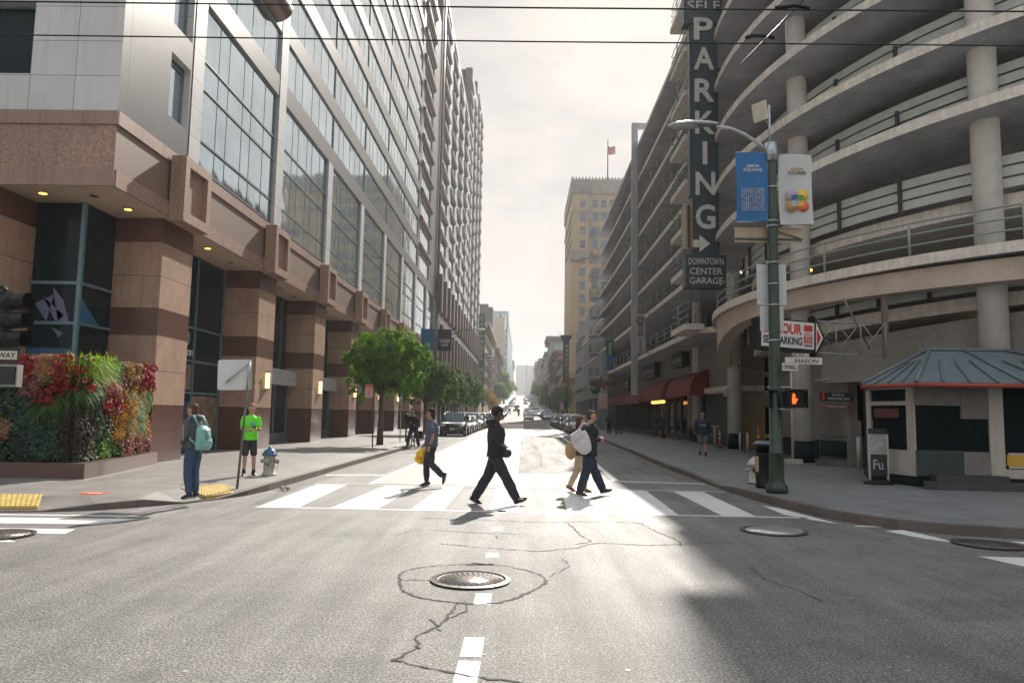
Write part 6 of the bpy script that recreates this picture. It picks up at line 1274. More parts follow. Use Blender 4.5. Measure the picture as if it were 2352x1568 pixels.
def person(label, loc, rotz, P, top, legs, shoes, skin='mid', hair=None, height=1.75, name='person', vox=.011, group=None, sleeves='long', shorts=False, hem=.84, baggy=1.0, hood=False, build=1.0, glasses=False):
    """P: joints dict. front=+x, left=+y"""
    t_ = thing(name, label, 'person', loc, rotz, group); k = height/1.75; t_.scale = (k,k,k)
    J = dict(pel=(0,0,.93), chest=(.0,0,1.28), neck=(0,0,1.49), head=(.02,0,1.64), yaw=0, tilt=0); J.update(P)
    pel, ch, nk, hd = (Vector(J[x]) for x in ('pel','chest','neck','head')); b = build
    body = MB()
    rings(body, [(pel.x,0,pel.z-.08,.08*b,.13*b),(pel.x,0,pel.z,.105*b,.16*b),(lerp(pel.x,ch.x,.4),0,lerp(pel.z,ch.z,.4),.095*b,.135*b),(ch.x,0,ch.z,.115*b,.16*b),(lerp(ch.x,nk.x,.5),0,ch.z+.11,.1*b,.155*b),(lerp(ch.x,nk.x,.8),0,ch.z+.165,.07*b,.1*b),(nk.x,0,nk.z-.02,.05,.06)])
    limb(body, [nk-Vector((0,0,.04)), hd-Vector((.01,0,.07))], [.058,.055], 12); HP, HR = head(body, hd, J['yaw'], J['tilt'])
    for sd_ in ('L','R'):
        s = 1 if sd_ == 'L' else -1
        sh = Vector((lerp(ch.x,nk.x,.6), s*.175*b, ch.z+.115)); el = Vector(J['el'+sd_]); wr = Vector(J['wr'+sd_])
        limb(body, [sh, lerp(sh,el,.5) if False else sh.lerp(el,.5), el], [.05,.045,.036]); limb(body, [el, el.lerp(wr,.35), wr], [.036,.037,.024]); hand(body, wr, wr-el, s, J.get('curl', .5))
        hp = Vector((pel.x, s*.085*b, pel.z-.05)); kn = Vector(J['kn'+sd_]); an = Vector(J['an'+sd_])
        limb(body, [hp, hp.lerp(kn,.5), kn], [.085*b,.07*b,.05]); limb(body, [kn, kn.lerp(an,.3), an], [.05,.053,.034])
    remeshed(body, vox*.9 if vox < .02 else vox, 'body', SKIN[skin], t_, smooth=1)
    # top
    tp = MB(); g_ = .022*baggy+.012; hz = min(hem, pel.z-.02)
    rings(tp, [(pel.x,0,hz,.12*b+g_,.165*b+g_),(pel.x,0,pel.z+.03,.11*b+g_,.16*b+g_),(lerp(pel.x,ch.x,.45),0,lerp(pel.z,ch.z,.45),.105*b+g_,.15*b+g_),(ch.x,0,ch.z,.12*b+g_,.168*b+g_),(lerp(ch.x,nk.x,.5),0,ch.z+.11,.1*b+g_,.155*b+g_*.6),(lerp(ch.x,nk.x,.8),0,ch.z+.165,.075*b+g_*.7,.105*b+g_*.4),(nk.x,0,nk.z-.01,.062+g_*.3,.075)])
    for sd_ in ('L','R'):
        s = 1 if sd_ == 'L' else -1; sh = Vector((lerp(ch.x,nk.x,.6), s*.175*b, ch.z+.115)); el = Vector(J['el'+sd_]); wr = Vector(J['wr'+sd_])
        if sleeves == 'long': limb(tp, [sh, sh.lerp(el,.5), el], [.062+g_*.5,.055+g_*.5,.047+g_*.5]); limb(tp, [el, el.lerp(wr,.5), el.lerp(wr,.95)], [.047+g_*.5,.045+g_*.4,.034+g_*.4])
        else: limb(tp, [sh, sh.lerp(el,.7)], [.052+g_*.4,.052+g_*.5])
    if hood: tp.sph(nk+Vector((-.1,0,0)), .09,.11,.07); limb(tp, [nk+Vector((.05,-.06,-.02)), nk+Vector((-.05,-.1,.01)), nk+Vector((-.12,0,.02)), nk+Vector((-.05,.1,.01)), nk+Vector((.05,.06,-.02))], [.03,.045,.05,.045,.03])
    remeshed(tp, vox, 'jacket' if sleeves == 'long' else 'shirt', top, t_, disp=.013 if vox < .02 else 0)
    tr = MB(); g2 = .014*baggy
    rings(tr, [(pel.x,0,pel.z-.12,.10*b+g2,.15*b+g2),(pel.x,0,pel.z,.112*b+g2,.165*b+g2),(pel.x,0,pel.z+.07,.1*b+g2,.15*b+g2)])
    for sd_ in ('L','R'):
        s = 1 if sd_ == 'L' else -1; hp = Vector((pel.x, s*.085*b, pel.z-.06)); kn = Vector(J['kn'+sd_]); an = Vector(J['an'+sd_])
        limb(tr, [hp, hp.lerp(kn,.5), kn.lerp(hp,.12) if shorts else kn], [.092*b+g2,.08*b+g2*1.3,(.072 if shorts else .058)+g2*1.4])
        if not shorts: limb(tr, [kn, kn.lerp(an,.4), kn.lerp(an,.93)], [.058+g2*1.4,.058+g2*1.6,.046+g2*1.5])
    remeshed(tr, vox, 'shorts' if shorts else 'trousers', legs, t_, disp=.012 if vox < .02 else 0)
    for sd_ in ('L','R'):
        sm = MB(); h, d, up, sv = shoe(sm, J['an'+sd_], J['to'+sd_]); o = remeshed(sm, .009 if vox < .02 else .02, 'shoe', shoes, t_, smooth=1)
        if vox < .02:
            so_ = MB(); M = Matrix((d, sv, up)).transposed().to_4x4(); M.translation = h-up*.04+d*.045; so_.sph((0,0,0), .125,.043,.014, n=16, k=6, M=None); so_.v = [tuple(M @ Vector((x,y,z))) for x,y,z in so_.v]; q = so_.build('sole', mat('shoe_sole', (.3,.28,.27), .6), t_, local=True)
    if hair:
        hm = MB(); kind, col = hair
        if kind == 'curly':
            rnd = random.Random(4)
            for i in range(170):
                u = Vector((rnd.gauss(0,1), rnd.gauss(0,1), rnd.gauss(.3,1))).normalized()
                if u.x > .25 and u.z < .35 or u.z < -.35: continue
                hm.sph(HP(-.015+.1*u.x, .088*u.y, .04+.1*u.z), rnd.uniform(.018,.028), n=7, k=5)
            hm.sph(HP(-.035,0,.045), .088,.083,.09, M=HR)
        else:
            L_ = {'short':0,'medium':.03,'long':.14,'crew':-.012}[kind]
            hm.sph(HP(-.03,0,.047), .09+max(0,L_)*.1+(0 if kind != 'crew' else -.006),.081,.088, n=16, k=10, M=HR); hm.sph(HP(-.045,0,.0), .07,.078,.08, M=HR)
            hm.sph(HP(.012,0,.092), .07,.064,.03, M=HR)
            if kind in ('medium','long'): hm.sph(HP(-.06,0,-.03), .055,.075,.09+L_*.3, M=HR)
            if kind == 'medium': hm.sph(HP(.05,0,.07), .05,.066,.035, M=HR)
            if kind == 'long': limb(hm, [HP(-.07,0,.0), HP(-.09,0,-.12), HP(-.08,0,-.22)], [.06,.06,.03])
        remeshed(hm, vox*.8, 'hair', col, t_, disp=.008 if vox < .02 else .0, dscale=40, smooth=1)
    if vox < .02:
        for y in (-.032,.032): mb = MB(); mb.sph(HP(.078,y,.008), .011, n=8, k=6); e = mb.build('eye', mat('eye_dark', (.03,.02,.02), .2), t_, local=True)
        mb = MB(); mb.sph(HP(.094,0,-.056), .006,.02,.003, n=8, k=4, M=HR); mb.build('mouth', mat('lip', (.2,.06,.05), .5), t_, local=True)
        if glasses: mb = MB(); [mb.tube([HP(.1,y+.022*cos(a),.01+.018*sin(a)) for a in [2*pi*i/12 for i in range(13)]], .003, 4) for y in (-.034,.034)]; mb.tube([HP(.09,-.056,.012), HP(0,-.08,.01)], .003, 4); mb.tube([HP(.09,.056,.012), HP(0,.08,.01)], .003, 4); mb.build('glasses', BLKM, t_, local=True)
    return t_
cl = lambda n_, c, r=.8, v=.12: mat(n_, c, r, var=v, scale=6, fine=.08, fscale=120)
HB = mat('hair_black', (.014,.011,.01), .85, var=.4, scale=30); HBR = mat('hair_brown', (.06,.032,.018), .85, var=.4, scale=30); HBL = mat('hair_sandy', (.22,.12,.06), .8, var=.3, scale=30); HGR = mat('hair_reddish', (.09,.035,.022), .8, var=.4, scale=30)
SHB = mat('shoe_black', (.012,.012,.014), .5); SHN = mat('shoe_navy', (.012,.015,.035), .6)
# 1 hooded man in black, mid crossing, facing right
p1 = person('man in a black hooded jacket striding right across the middle of the crosswalk', (-.5,13.95,.02), radians(4), dict(
    pel=(.0,0,.90), chest=(.015,0,1.27), neck=(.0,0,1.49), head=(.035,0,1.635), yaw=0, tilt=radians(3),
    elL=(.0,.23,1.14), wrL=(.17,.2,1.02), elR=(-.03,-.23,1.13), wrR=(.15,-.2,1.01), knL=(-.12,.09,.5), anL=(-.36,.09,.105), toL=(-.23,.09,.03), knR=(.2,-.09,.48), anR=(.4,-.09,.1), toR=(.53,-.1,.15), curl=.7),
    cl('cloth_black_jacket', (.011,.011,.014)), cl('cloth_charcoal', (.018,.016,.024)), SHB, 'dark', ('curly', HB), 1.76, hood=True, baggy=1.9, hem=.85)
mb = MB(); mb.sph((.2,-.16,.93), .1,.1,.09); remeshed(mb, .012, 'waist_bag', cl('bag_black', (.02,.02,.02), .5), p1)
mb = MB(); mb.tube([(.09,-.06,1.6),(.13,-.08,1.4),(.14,-.12,1.05)], .0035, 4); mb.build('earphone_wire', mat('wire_white', (.4,.38,.36), .5), p1, local=True)
for an_, s in (((-.36,-.0,.0),1),): pass
for (cx_, cy_, cz_, rz_) in ((-.3,.045,.055,0),(.47,-.145,.08,.35)):
    mb = MB(); mb.tube([(cx_-.07,cy_,cz_),(cx_-.02,cy_,cz_+.02+rz_*.02),(cx_+.02,cy_,cz_+rz_*.06),(cx_+.06,cy_,cz_-.01+rz_*.1)], .006, 4); mb.build('shoe_stripe', WHT, p1, local=True)
# 2 man in grey t-shirt with yellow bag, facing left
p2 = person('man in a grey T-shirt walking left with a plastic bag in one hand', (-2.08,17.0,.02), pi+radians(-6), dict(
    pel=(0,0,.93), chest=(-.01,0,1.28), neck=(.0,0,1.49), head=(.045,0,1.63), yaw=radians(5), tilt=radians(6),
    elL=(-.1,.24,1.14), wrL=(-.03,.26,.9), elR=(.05,-.22,1.13), wrR=(.2,-.18,.93), knL=(-.03,.09,.5), anL=(-.3,.09,.25), toL=(-.27,.09,.1), knR=(.12,-.08,.5), anR=(.1,-.08,.09), toR=(.25,-.08,.045), curl=.6),
    cl('cloth_slate_tee', (.065,.08,.115)), cl('cloth_navy_jogger', (.016,.017,.03)), SHB, 'mid', ('medium', HB), 1.75, sleeves='short', build=1.08, hem=.88, glasses=True)
mb = MB(); mb.tube([(-.04,.26,.905),(-.035,.26,.935)], .032, 10); mb.build('watch', BLKM, p2, local=True)
yb = thing('plastic_bag', 'bright yellow plastic bag hanging from the hand of the man in the grey T-shirt', 'bag', (-2.31,17.2,.85)); mb = MB()
rings(mb, [(-2.33,17.2,.5,.09,.05),(-2.34,17.2,.54,.13,.09),(-2.34,17.2,.62,.135,.1),(-2.33,17.2,.74,.11,.08),(-2.31,17.2,.84,.05,.035),(-2.30,17.2,.92,.02,.015)]); mb.v = [tuple(Vector(v)-Vector((-2.31,17.2,.85))) for v in mb.v]; o = remeshed(mb, .012, 'sack', mat('bag_yellow', (.75,.5,.0), .4, var=.1, scale=8), yb, disp=.03, dscale=14)
mb = MB(); mb.box(-.1,.02,-.115,-.1,-.26,-.18); mb.build('print', mat('bag_print', (.6,.2,.02), .5), yb, local=True)
# 3 man with white sling bag, facing right
p3 = person('man in a dark blue jacket and jeans walking right with his hands held together', (1.4,15.75,.02), radians(5), dict(
    pel=(0,0,.92), chest=(.02,0,1.28), neck=(.02,0,1.48), head=(.06,0,1.62), yaw=radians(-4), tilt=radians(4),
    elL=(.02,.22,1.12), wrL=(.21,.1,1.16), elR=(.02,-.23,1.12), wrR=(.21,-.08,1.15), knL=(.13,.09,.5), anL=(.32,.09,.12), toL=(.45,.08,.15), knR=(-.06,-.09,.5), anR=(-.2,-.09,.09), toR=(-.05,-.1,.05), curl=.8),
    cl('cloth_ink_jacket', (.009,.01,.015)), cl('cloth_denim_dark', (.015,.026,.05)), mat('shoe_wine', (.04,.015,.02), .5), 'light', ('short', HBR), 1.76, baggy=1.8, hem=.8, build=1.1)
sb2 = thing('shoulder_bag', 'big white sling bag on the back of the man in the dark blue jacket', 'bag', (1.22,15.5,1.15)); mb = MB()
M = Matrix.Rotation(radians(38), 4, 'Y'); rings(mb, [(0,0,-.3,.05,.04),(0,0,-.26,.12,.07),(0,0,-.1,.19,.1),(0,0,.08,.2,.1),(0,0,.16,.17,.07)], 16); M = Matrix.Rotation(radians(-28), 4, 'Y'); mb.v = [tuple(M @ Vector(v)) for v in mb.v]; remeshed(mb, .012, 'pouch', mat('bag_white', (.55,.52,.53), .6, var=.05), sb2, disp=.012, dscale=8)
mb = MB(); M2 = Matrix.Translation((-.1,-.04,.06)) @ Matrix.Rotation(radians(38), 4, 'Y'); mb.box(-.13,.12,-.09,.06,-.05,.1); M2 = Matrix.Translation((-.07,-.03,.1)) @ Matrix.Rotation(radians(-35), 4, 'Y'); mb.v = [tuple(M2 @ Vector(v)) for v in mb.v]; remeshed(mb, .012, 'flap', MATS['bag_white'], sb2, disp=.008)
mb = MB(); mb.tube([(-.12,-.02,.15),(.02,-.06,.36),(.12,-.02,.36),(.2,.05,.25)], .012, 5); mb.build('strap', MATS['bag_white'], sb2, local=True)
# 4 woman hidden behind him in tan trousers
p4 = person('person in cropped tan trousers mostly hidden behind the man in the dark blue jacket', (1.28,16.5,.02), radians(8), dict(
    pel=(0,0,.9), elL=(-.02,.2,1.14), wrL=(.1,.18,1.0), elR=(-.03,-.2,1.14), wrR=(.05,-.2,.92), knL=(-.05,.08,.48), anL=(-.22,.08,.12), toL=(-.1,.08,.05), knR=(.08,-.08,.48), anR=(.1,-.08,.09), toR=(.24,-.08,.05)),
    cl('cloth_plum', (.05,.03,.035)), cl('cloth_tan', (.5,.38,.27)), mat('sandal_brown', (.2,.09,.04), .6), 'light', ('long', HBR), 1.62)
tb2 = thing('tote_bag', 'tan tote bag glimpsed behind the white sling bag', 'bag', (1.06,16.3,.95)); mb = MB(); mb.sph((0,0,-.05), .13,.06,.2); remeshed(mb, .015, 'sack', mat('tote_tan', (.42,.27,.14), .6), tb2)
# 5 woman with teal backpack
p5 = person('young woman in a grey hooded top and blue jeans waiting on the corner facing left', (-5.68,12.85,.15), radians(158), dict(
    pel=(0,0,.93), chest=(.03,0,1.27), neck=(.05,0,1.47), head=(.10,0,1.61), yaw=radians(12), tilt=radians(4),
    elL=(.0,.23,1.12), wrL=(.16,.14,1.0), elR=(.0,-.23,1.12), wrR=(.17,-.14,1.0), knL=(.06,.08,.5), anL=(-.02,.08,.09), toL=(.12,.09,.05), knR=(.04,-.09,.5), anR=(.0,-.09,.09), toR=(.14,-.1,.05)),
    cl('cloth_grey_hoodie', (.075,.078,.085)), cl('cloth_denim', (.035,.075,.14)), SHN, 'light', ('medium', HGR), 1.62, hood=True, hem=.9, baggy=.9, build=.92)
mb = MB(); mb.text('HOLLISTER', (0,0,0), (1,0,0), (0,1,0), .3, .035, .002); M = Matrix.Translation((.0,.285,1.2)) @ Matrix.Rotation(pi,4,'Z') @ Matrix.Rotation(pi/2,4,'X') @ Matrix.Rotation(-pi/2,4,'Z'); mb.v = [tuple(M @ Vector(v)) for v in mb.v]; mb.build('sleeve_lettering', WHT, p5, local=True)
bk = thing('backpack', 'pale teal backpack worn by the young woman on the left corner', 'backpack', (-5.68,12.85,.15), radians(158)); TEAL = mat('backpack_teal', (.2,.42,.38), .6, var=.08, scale=5, fine=.05)
mb = MB(); rings(mb, [(-.2,0,.88,.09,.14),(-.215,0,.92,.11,.165),(-.22,0,1.08,.11,.165),(-.2,0,1.25,.09,.15),(-.17,0,1.33,.05,.11)], 20); mb.v = [(x*.925,y*.925,z*.925) for x,y,z in mb.v]; remeshed(mb, .01, 'sack', TEAL, bk, disp=.01)
mb = MB(); rings(mb, [(-.3,0,.93,.035,.11),(-.31,0,.96,.045,.12),(-.31,0,1.05,.045,.12),(-.3,0,1.09,.03,.11)]); mb.v = [(x*.925,y*.925,z*.925) for x,y,z in mb.v]; remeshed(mb, .01, 'pocket', TEAL, bk)
mb = MB()
for y in (-.1,.1): mb.tube([(-.18,y,1.22),(-.05,y,1.4),(.06,y,1.36),(.1,y*1.1,1.2),(-.05,y*1.5,1.0),(-.17,y*1.2,.9)], .017, 6)
mb.build('straps', TEAL, bk, local=True)
mb = MB()
for y in (-.05,.05): mb.tube([(-.27,y,1.2),(-.315,y,1.1),(-.33,y,1.02)], .008, 5)
mb.tube([(-.325,-.08,1.0),(-.325,.08,1.0)], .006, 5); mb.build('zip_cords', mat('cord_dark', (.05,.1,.1), .5), bk, local=True)
# 6 man in neon green shirt
p6 = person('man in a neon green T-shirt and black shorts holding a phone beside the hydrant', (-6.33,17.25,.15), radians(-62), dict(
    pel=(0,0,.92), neck=(.01,0,1.48), head=(.05,0,1.62), yaw=radians(12), tilt=radians(16),
    elL=(.04,.21,1.13), wrL=(.27,.10,1.13), elR=(.04,-.21,1.13), wrR=(.26,-.06,1.11), knL=(.02,.1,.49), anL=(.0,.12,.09), toL=(.14,.15,.045), knR=(.02,-.1,.49), anR=(.02,-.11,.09), toR=(.15,-.15,.045), curl=.9),
    mat('neon_green_shirt', (.13,.75,.02), .7, var=.06), cl('cloth_black_shorts', (.03,.03,.035)), SHB, 'light', ('crew', HBL), 1.66, sleeves='short', shorts=True, hem=.86, build=.95, baggy=.5)
mb = MB(); mb.box(-.002,.004,-.035,.035,-.07,.07, Matrix.Translation((.36,.04,1.17)) @ Matrix.Rotation(radians(60),4,'Y')); 
ph = thing('phone', 'dark phone held by the man in the neon green T-shirt', 'phone', (-6.33,17.25,.15), radians(-62)); mb.v = [(x*.95,y*.95,z*.95) for x,y,z in mb.v]; mb.build('case', BLKM, ph, local=True)
mb = MB(); mb.tube([(.25,.135,1.13),(.225,.15,1.13)], .033, 10); mb.build('watch', BLKM, p6, local=True); mb = MB()
for y, n_ in ((.12,'L'),(-.11,'R')): mb.cyl(.0 if n_ == 'L' else .02, y, .08,.17,.045,.042,10)
mb.build('socks', SHB, p6, local=True)
mb = MB(); mb.sph((.165,.03,1.25), .004,.05,.05); mb.build('chest_print', mat('print_blue', (.1,.35,.5), .6), p6, local=True)
# 7 stout man walking to camera on the right pavement
p7 = person('stout man in navy sweatshirt and grey shorts walking up on the right pavement', (7.2,29.9,.15), radians(-97), dict(
    pel=(0,0,.92), head=(.04,0,1.62), elL=(-.06,.3,1.14), wrL=(.02,.34,.93), elR=(.02,-.31,1.14), wrR=(.14,-.32,.96), knL=(.1,.09,.5), anL=(.18,.09,.1), toL=(.31,.09,.08), knR=(.02,-.1,.5), anR=(-.14,-.1,.12), toR=(-.02,-.1,.05)),
    cl('cloth_navy_sweat', (.015,.02,.04)), cl('cloth_grey_shorts', (.1,.12,.13)), SHB, 'light', ('crew', HBL), 1.72, shorts=True, build=1.35, hem=.84, baggy=1.4, glasses=True)
mb = MB(); mb.text('Yankees', (.215,0,1.24), (0,1,0), (0,0,1), .24, .07, .004); mb.build('chest_lettering', WHT, p7, local=True)
# distant people (shared low detail)
def stander(label, x, y, rz_, top, legs, skin='mid', h=1.72, walk=.12, group=None, hair=HB):
    return person(label, (x,y,zg(y)+(.15 if abs(x) > 5.5 else 0)), rz_, dict(pel=(0,0,.92), elL=(-.04,.24,1.14), wrL=(.05,.25,.92), elR=(.03,-.24,1.14), wrR=(.12,-.2,1.0), knL=(.06,.09,.5), anL=(walk,.09,.09), toL=(walk+.13,.09,.05), knR=(-.02,-.09,.5), anR=(-walk,-.09,.1), toR=(-walk+.13,-.09,.05)), top, legs, SHB, skin, ('short', hair), h, vox=.024, group=group)
DK = cl('cloth_dark_plain', (.012,.012,.014)); PB = cl('cloth_pale_blue', (.32,.42,.45)); GY = cl('cloth_mid_grey', (.2,.2,.2)); JN = cl('cloth_jeans_plain', (.05,.07,.11))
stander('man in a pale blue shirt standing behind the cyclist near the building', -6.9, 46, radians(-120), PB, DK)
stander('person in a pale grey top walking beyond the first parked car', -7.2, 58, radians(-90), GY, DK, 'light')
stander('person in dark clothes standing at the doorway under the middle awning', 10.0, 56.0, radians(180), DK, JN)
stander('second person in black by the doorway, right of the first', 9.9, 52.5, radians(200), DK, DK)
stander('man in black standing beside the handcart on the right kerb', 7.2, 62, radians(-90), DK, DK, 'dark')
stander('person in black crossing the road between the far parked cars on the left', -3.9, 146, radians(0), DK, DK)
stander('person in black walking beside the truck far up the street', -3.4, 200, radians(0), DK, JN)
t_ = thing('handcart', 'small handcart with a tall handle at the right kerb', 'handcart', (7.6,60,.15)); mb = MB(); mb.tube([(7.5,60,.3),(7.75,60,1.75)], .03, 6); mb.tube([(7.7,60.2,.3),(7.9,60.1,1.6)], .03, 6); mb.tube([(7.5,60,.32),(7.95,60.1,.32)], .05, 6); mb.build('frame', RAILD, t_)
for x in (7.5,7.95): mb = MB(); mb.tube([(x,60,.27),(x+.05,60,.27)], .12, 12); mb.build('wheel', BLKM, t_)
# cyclist standing astride a bicycle, left kerb
cy = person('cyclist in black with a hooded head standing astride a bicycle at the left kerb', (-5.05,34.3,.05), radians(-100), dict(
    pel=(-.12,0,.9), chest=(.02,0,1.24), neck=(.08,0,1.42), head=(.15,0,1.53), tilt=radians(35), elL=(.12,.3,1.08), wrL=(.38,.22,1.04), elR=(.12,-.28,1.1), wrR=(.34,-.05,1.12),
    knL=(-.02,.2,.48), anL=(-.08,.27,.1), toL=(.07,.32,.05), knR=(-.02,-.2,.48), anR=(-.08,-.27,.1), toR=(.07,-.32,.05)), DK, cl('cloth_black_jogger', (.02,.022,.026)), mat('shoe_grey', (.35,.34,.32), .6), 'mid', ('short', HBL), 1.76, baggy=1.5, hood=True, vox=.014)
def bicycle(label, x, y, z, rz_, parent=None):
    b = thing('bicycle', label, 'bicycle', (x,y,z), rz_); 
    for wx in (.52,-.52):
        w_ = MB(); w_.tube([(wx+.33*cos(a),0,.34+.33*sin(a)) for a in [2*pi*i/28 for i in range(29)]], .022, 6); wh = w_.build('wheel', BLKM, b, local=True); s_ = MB()
        for k in range(12): a = pi*k/6; s_.tube([(wx,0,.34),(wx+.31*cos(a),0,.34+.31*sin(a))], .003, 3)
        s_.build('spokes', GALV, wh, local=True)
    f_ = MB(); f_.tube([(-.52,0,.34),(-.05,0,.3),(-.18,0,.82)], .018, 6); f_.tube([(-.05,0,.3),(.38,0,.8)], .02, 6); f_.tube([(-.16,0,.76),(.37,0,.85)], .018, 6); f_.tube([(-.16,0,.76),(-.52,0,.34)], .014, 6); f_.tube([(.35,0,.95),(.41,0,.7),(.52,0,.34)], .018, 6); f_.build('frame', mat('bike_dark', (.03,.03,.035), .35, .3), b, local=True)
    h_ = MB(); h_.tube([(.33,.3,1.02),(.36,.12,1.0),(.35,0,.97),(.36,-.12,1.0),(.33,-.3,1.02)], .014, 6); h_.build('handlebar', BLKM, b, local=True)
    h_ = MB(); h_.sph((-.2,0,.86), .13,.07,.03); h_.build('saddle', BLKM, b, local=True); h_ = MB(); h_.tube([(-.05,-.1,.3),(-.05,.1,.3)], .02, 6); h_.box(-.1,0,-.17,-.1,.2,.23); h_.box(-.1,0,.1,.17,.37,.4); h_.build('crank', GALV, b, local=True)
    h_ = MB(); h_.box(-.75,-.4,.1,.3,.45,.8); h_.build('pannier', BLKM, b, local=True); return b
bicycle('black bicycle held upright by the cyclist at the left kerb', -5.05, 34.35, .0, radians(-100))
cy2 = person('cyclist riding toward the camera in the middle of the far street', (-1.0,178,zg(178)), radians(-90), dict(pel=(-.2,0,1.05), chest=(.0,0,1.35), neck=(.08,0,1.52), head=(.14,0,1.64), elL=(.1,.3,1.2), wrL=(.3,.26,1.08), elR=(.1,-.3,1.2), wrR=(.3,-.26,1.08), knL=(.1,.1,.75), anL=(-.02,.1,.38), toL=(.1,.1,.34), knR=(.1,-.1,.6), anR=(-.02,-.1,.2), toR=(.1,-.1,.16)), DK, DK, SHB, 'mid', ('short', HB), 1.75, vox=.024)
bicycle('bicycle ridden by the cyclist in the middle of the far street', -1.0, 178, zg(178), radians(-90))
# ================================================ CARS
TYRE = mat('tyre', (.02,.02,.02), .8); RIM = mat('rim', (.4,.4,.42), .3, .8); CGL = glassmat('car_glass', (.06,.08,.09), .04, .4); HL = mat('headlight', (.55,.57,.6), .08, .3); TRIM = mat('car_trim', (.015,.015,.017), .4); PLATE = mat('number_plate', (.6,.6,.58), .5)
def paintm(n_, c, met=.3): return mat('paint_'+n_, c, .28, met, var=.03, coat=.6)
def car(kind, label, paint_, loc, rotz=-pi/2, group=None, name='parked_car', lod=0):
    """local front = +x"""
    t_ = thing(name, label, 'car', loc, rotz, group)
    if kind == 'suv': L_, W_, H_, belt, hood, zb = 4.6, 1.86, 1.72, 1.06, 1.0, .24; roof = (-2.1, .55); ws, rs = 1.15, -2.25
    elif kind == 'van': L_, W_, H_, belt, hood, zb = 4.9, 1.95, 1.95, 1.15, 1.05, .25; roof = (-2.3, 1.0); ws, rs = 1.6, -2.42
    else: L_, W_, H_, belt, hood, zb = 4.6, 1.80, 1.45, .93, .84, .2; roof = (-1.35, .35); ws, rs = 1.15, -2.0
    h = L_/2
    top = [(h,.5),(h-.05,hood-.22),(h-.35,hood-.06),(ws+.05,hood+.05),(ws-.02,belt),(rs,belt+.02),(-h+.1,belt-.03 if kind == 'sedan' else belt),(-h,.55)]
    bot = [(-h+.02,.38),(-h+.12,zb),(h-.15,zb),(h-.01,.36)]
    prof = top+bot; n = len(prof); mb = MB(); mb.smooth = True
    ys = [(-1,.0,.93),(-.88,.0,1.0),(0,0,1.01),(.88,.0,1.0),(1,.0,.93)]
    vs = []
    for (u, _, s) in ((-1,0,.965),(-.86,0,1),(.86,0,1),(1,0,.965)):
        for (x, z) in prof:
            taper = 1-.10*max(0, (abs(x)-h+.7)/.7)**2-(.04 if z > .85 else 0)*(abs(u) > .95)
            vs.append((x*(.985 if abs(u) == 1 else 1), u*W_/2*taper, z-(.03 if abs(u) == 1 and z > .7 else 0)))
    fs = [(k*n+i, k*n+(i+1)%n, (k+1)*n+(i+1)%n, (k+1)*n+i) for k in range(3) for i in range(n)]+[tuple(range(n))[::-1], tuple(range(3*n, 4*n))]
    mb.add(vs, [f[::-1] for f in fs]); mb.smooth = False
    # roof panel and pillars
    r0, r1 = roof; wt, wbm = W_*.36, W_*.455
    mb.smooth = True; mb.add([(r1,-wt,H_-.05),(r1,wt,H_-.05),(r0,wt,H_-.06),(r0,-wt,H_-.06),(r1-.25,-wt*.8,H_),(r1-.25,wt*.8,H_),(r0+.25,wt*.8,H_),(r0+.25,-wt*.8,H_)], [(0,1,5,4),(1,2,6,5),(2,3,7,6),(3,0,4,7),(4,5,6,7)])
    mb.smooth = False
    for s in (-1,1):
        for a, b in (((ws,s*wbm,belt),(r1,s*wt,H_-.05)),((rs,s*wbm,belt),(r0,s*wt,H_-.05)),((lerp(ws,rs,.5),s*wbm*1.01,belt),(lerp(r1,r0,.5),s*wt*1.02,H_-.05))): mb.tube([a, b], .045, 5)
        mb.tube([(r1,s*wt,H_-.05),(r0,s*wt,H_-.05)], .04, 5)
    mb.build('body', paint_, t_, local=True)
    e = .012; mb = MB(); A = [(ws,-wbm+e,belt),(ws,wbm-e,belt),(r1,wt-e,H_-.07),(r1,-wt+e,H_-.07)]; Bk = [(rs,wbm-e,belt),(rs,-wbm+e,belt),(r0,-wt+e,H_-.07),(r0,wt-e,H_-.07)]
    mb.quad(*A); mb.build('windscreen', CGL, t_, local=True); mb = MB(); mb.quad(*Bk); mb.build('rear_window', CGL, t_, local=True)
    for s in (-1,1): mb = MB(); q = [(ws,s*(wbm-e),belt),(rs,s*(wbm-e),belt),(r0,s*(wt-e),H_-.07),(r1,s*(wt-e),H_-.07)]; mb.quad(*(q if s > 0 else q[::-1])); mb.build('side_window', CGL, t_, local=True)
    for wx in (h-.85, -h+.9):
        for s in (-1,1):
            mb = MB(); mb.tube([(wx,s*(W_/2-.2),.33),(wx,s*(W_/2+.012),.33)], .335, 18); wh = mb.build('wheel', TYRE, t_, local=True)
            if lod == 0: mb = MB(); mb.tube([(wx,s*(W_/2),.33),(wx,s*(W_/2+.02),.33)], .21, 14); mb.build('rim', RIM, wh, local=True)
    for s in (-1,1):
        mb = MB(); mb.sph((h-.12,s*W_*.36,hood-.24), .12,.2,.09, n=12, k=6); mb.build('headlight', HL, t_, local=True)
        mb = MB(); mb.sph((ws-.25,s*(W_/2+.08),belt+.06), .07,.11,.08, n=10, k=6); mb.build('wing_mirror', paint_ if lod else TRIM, t_, local=True)
    mb = MB(); mb.box(h-.06,h+.012,-W_*.24,W_*.24,hood-.33,hood-.16); mb.box(h-.1,h+.015,-W_*.36,W_*.36,zb+.04,zb+.22); mb.build('grille', TRIM, t_, local=True)
    mb = MB(); mb.box(h+.016,h+.026,-.16,.16,.46,.6); mb.build('number_plate', PLATE, t_, local=True)
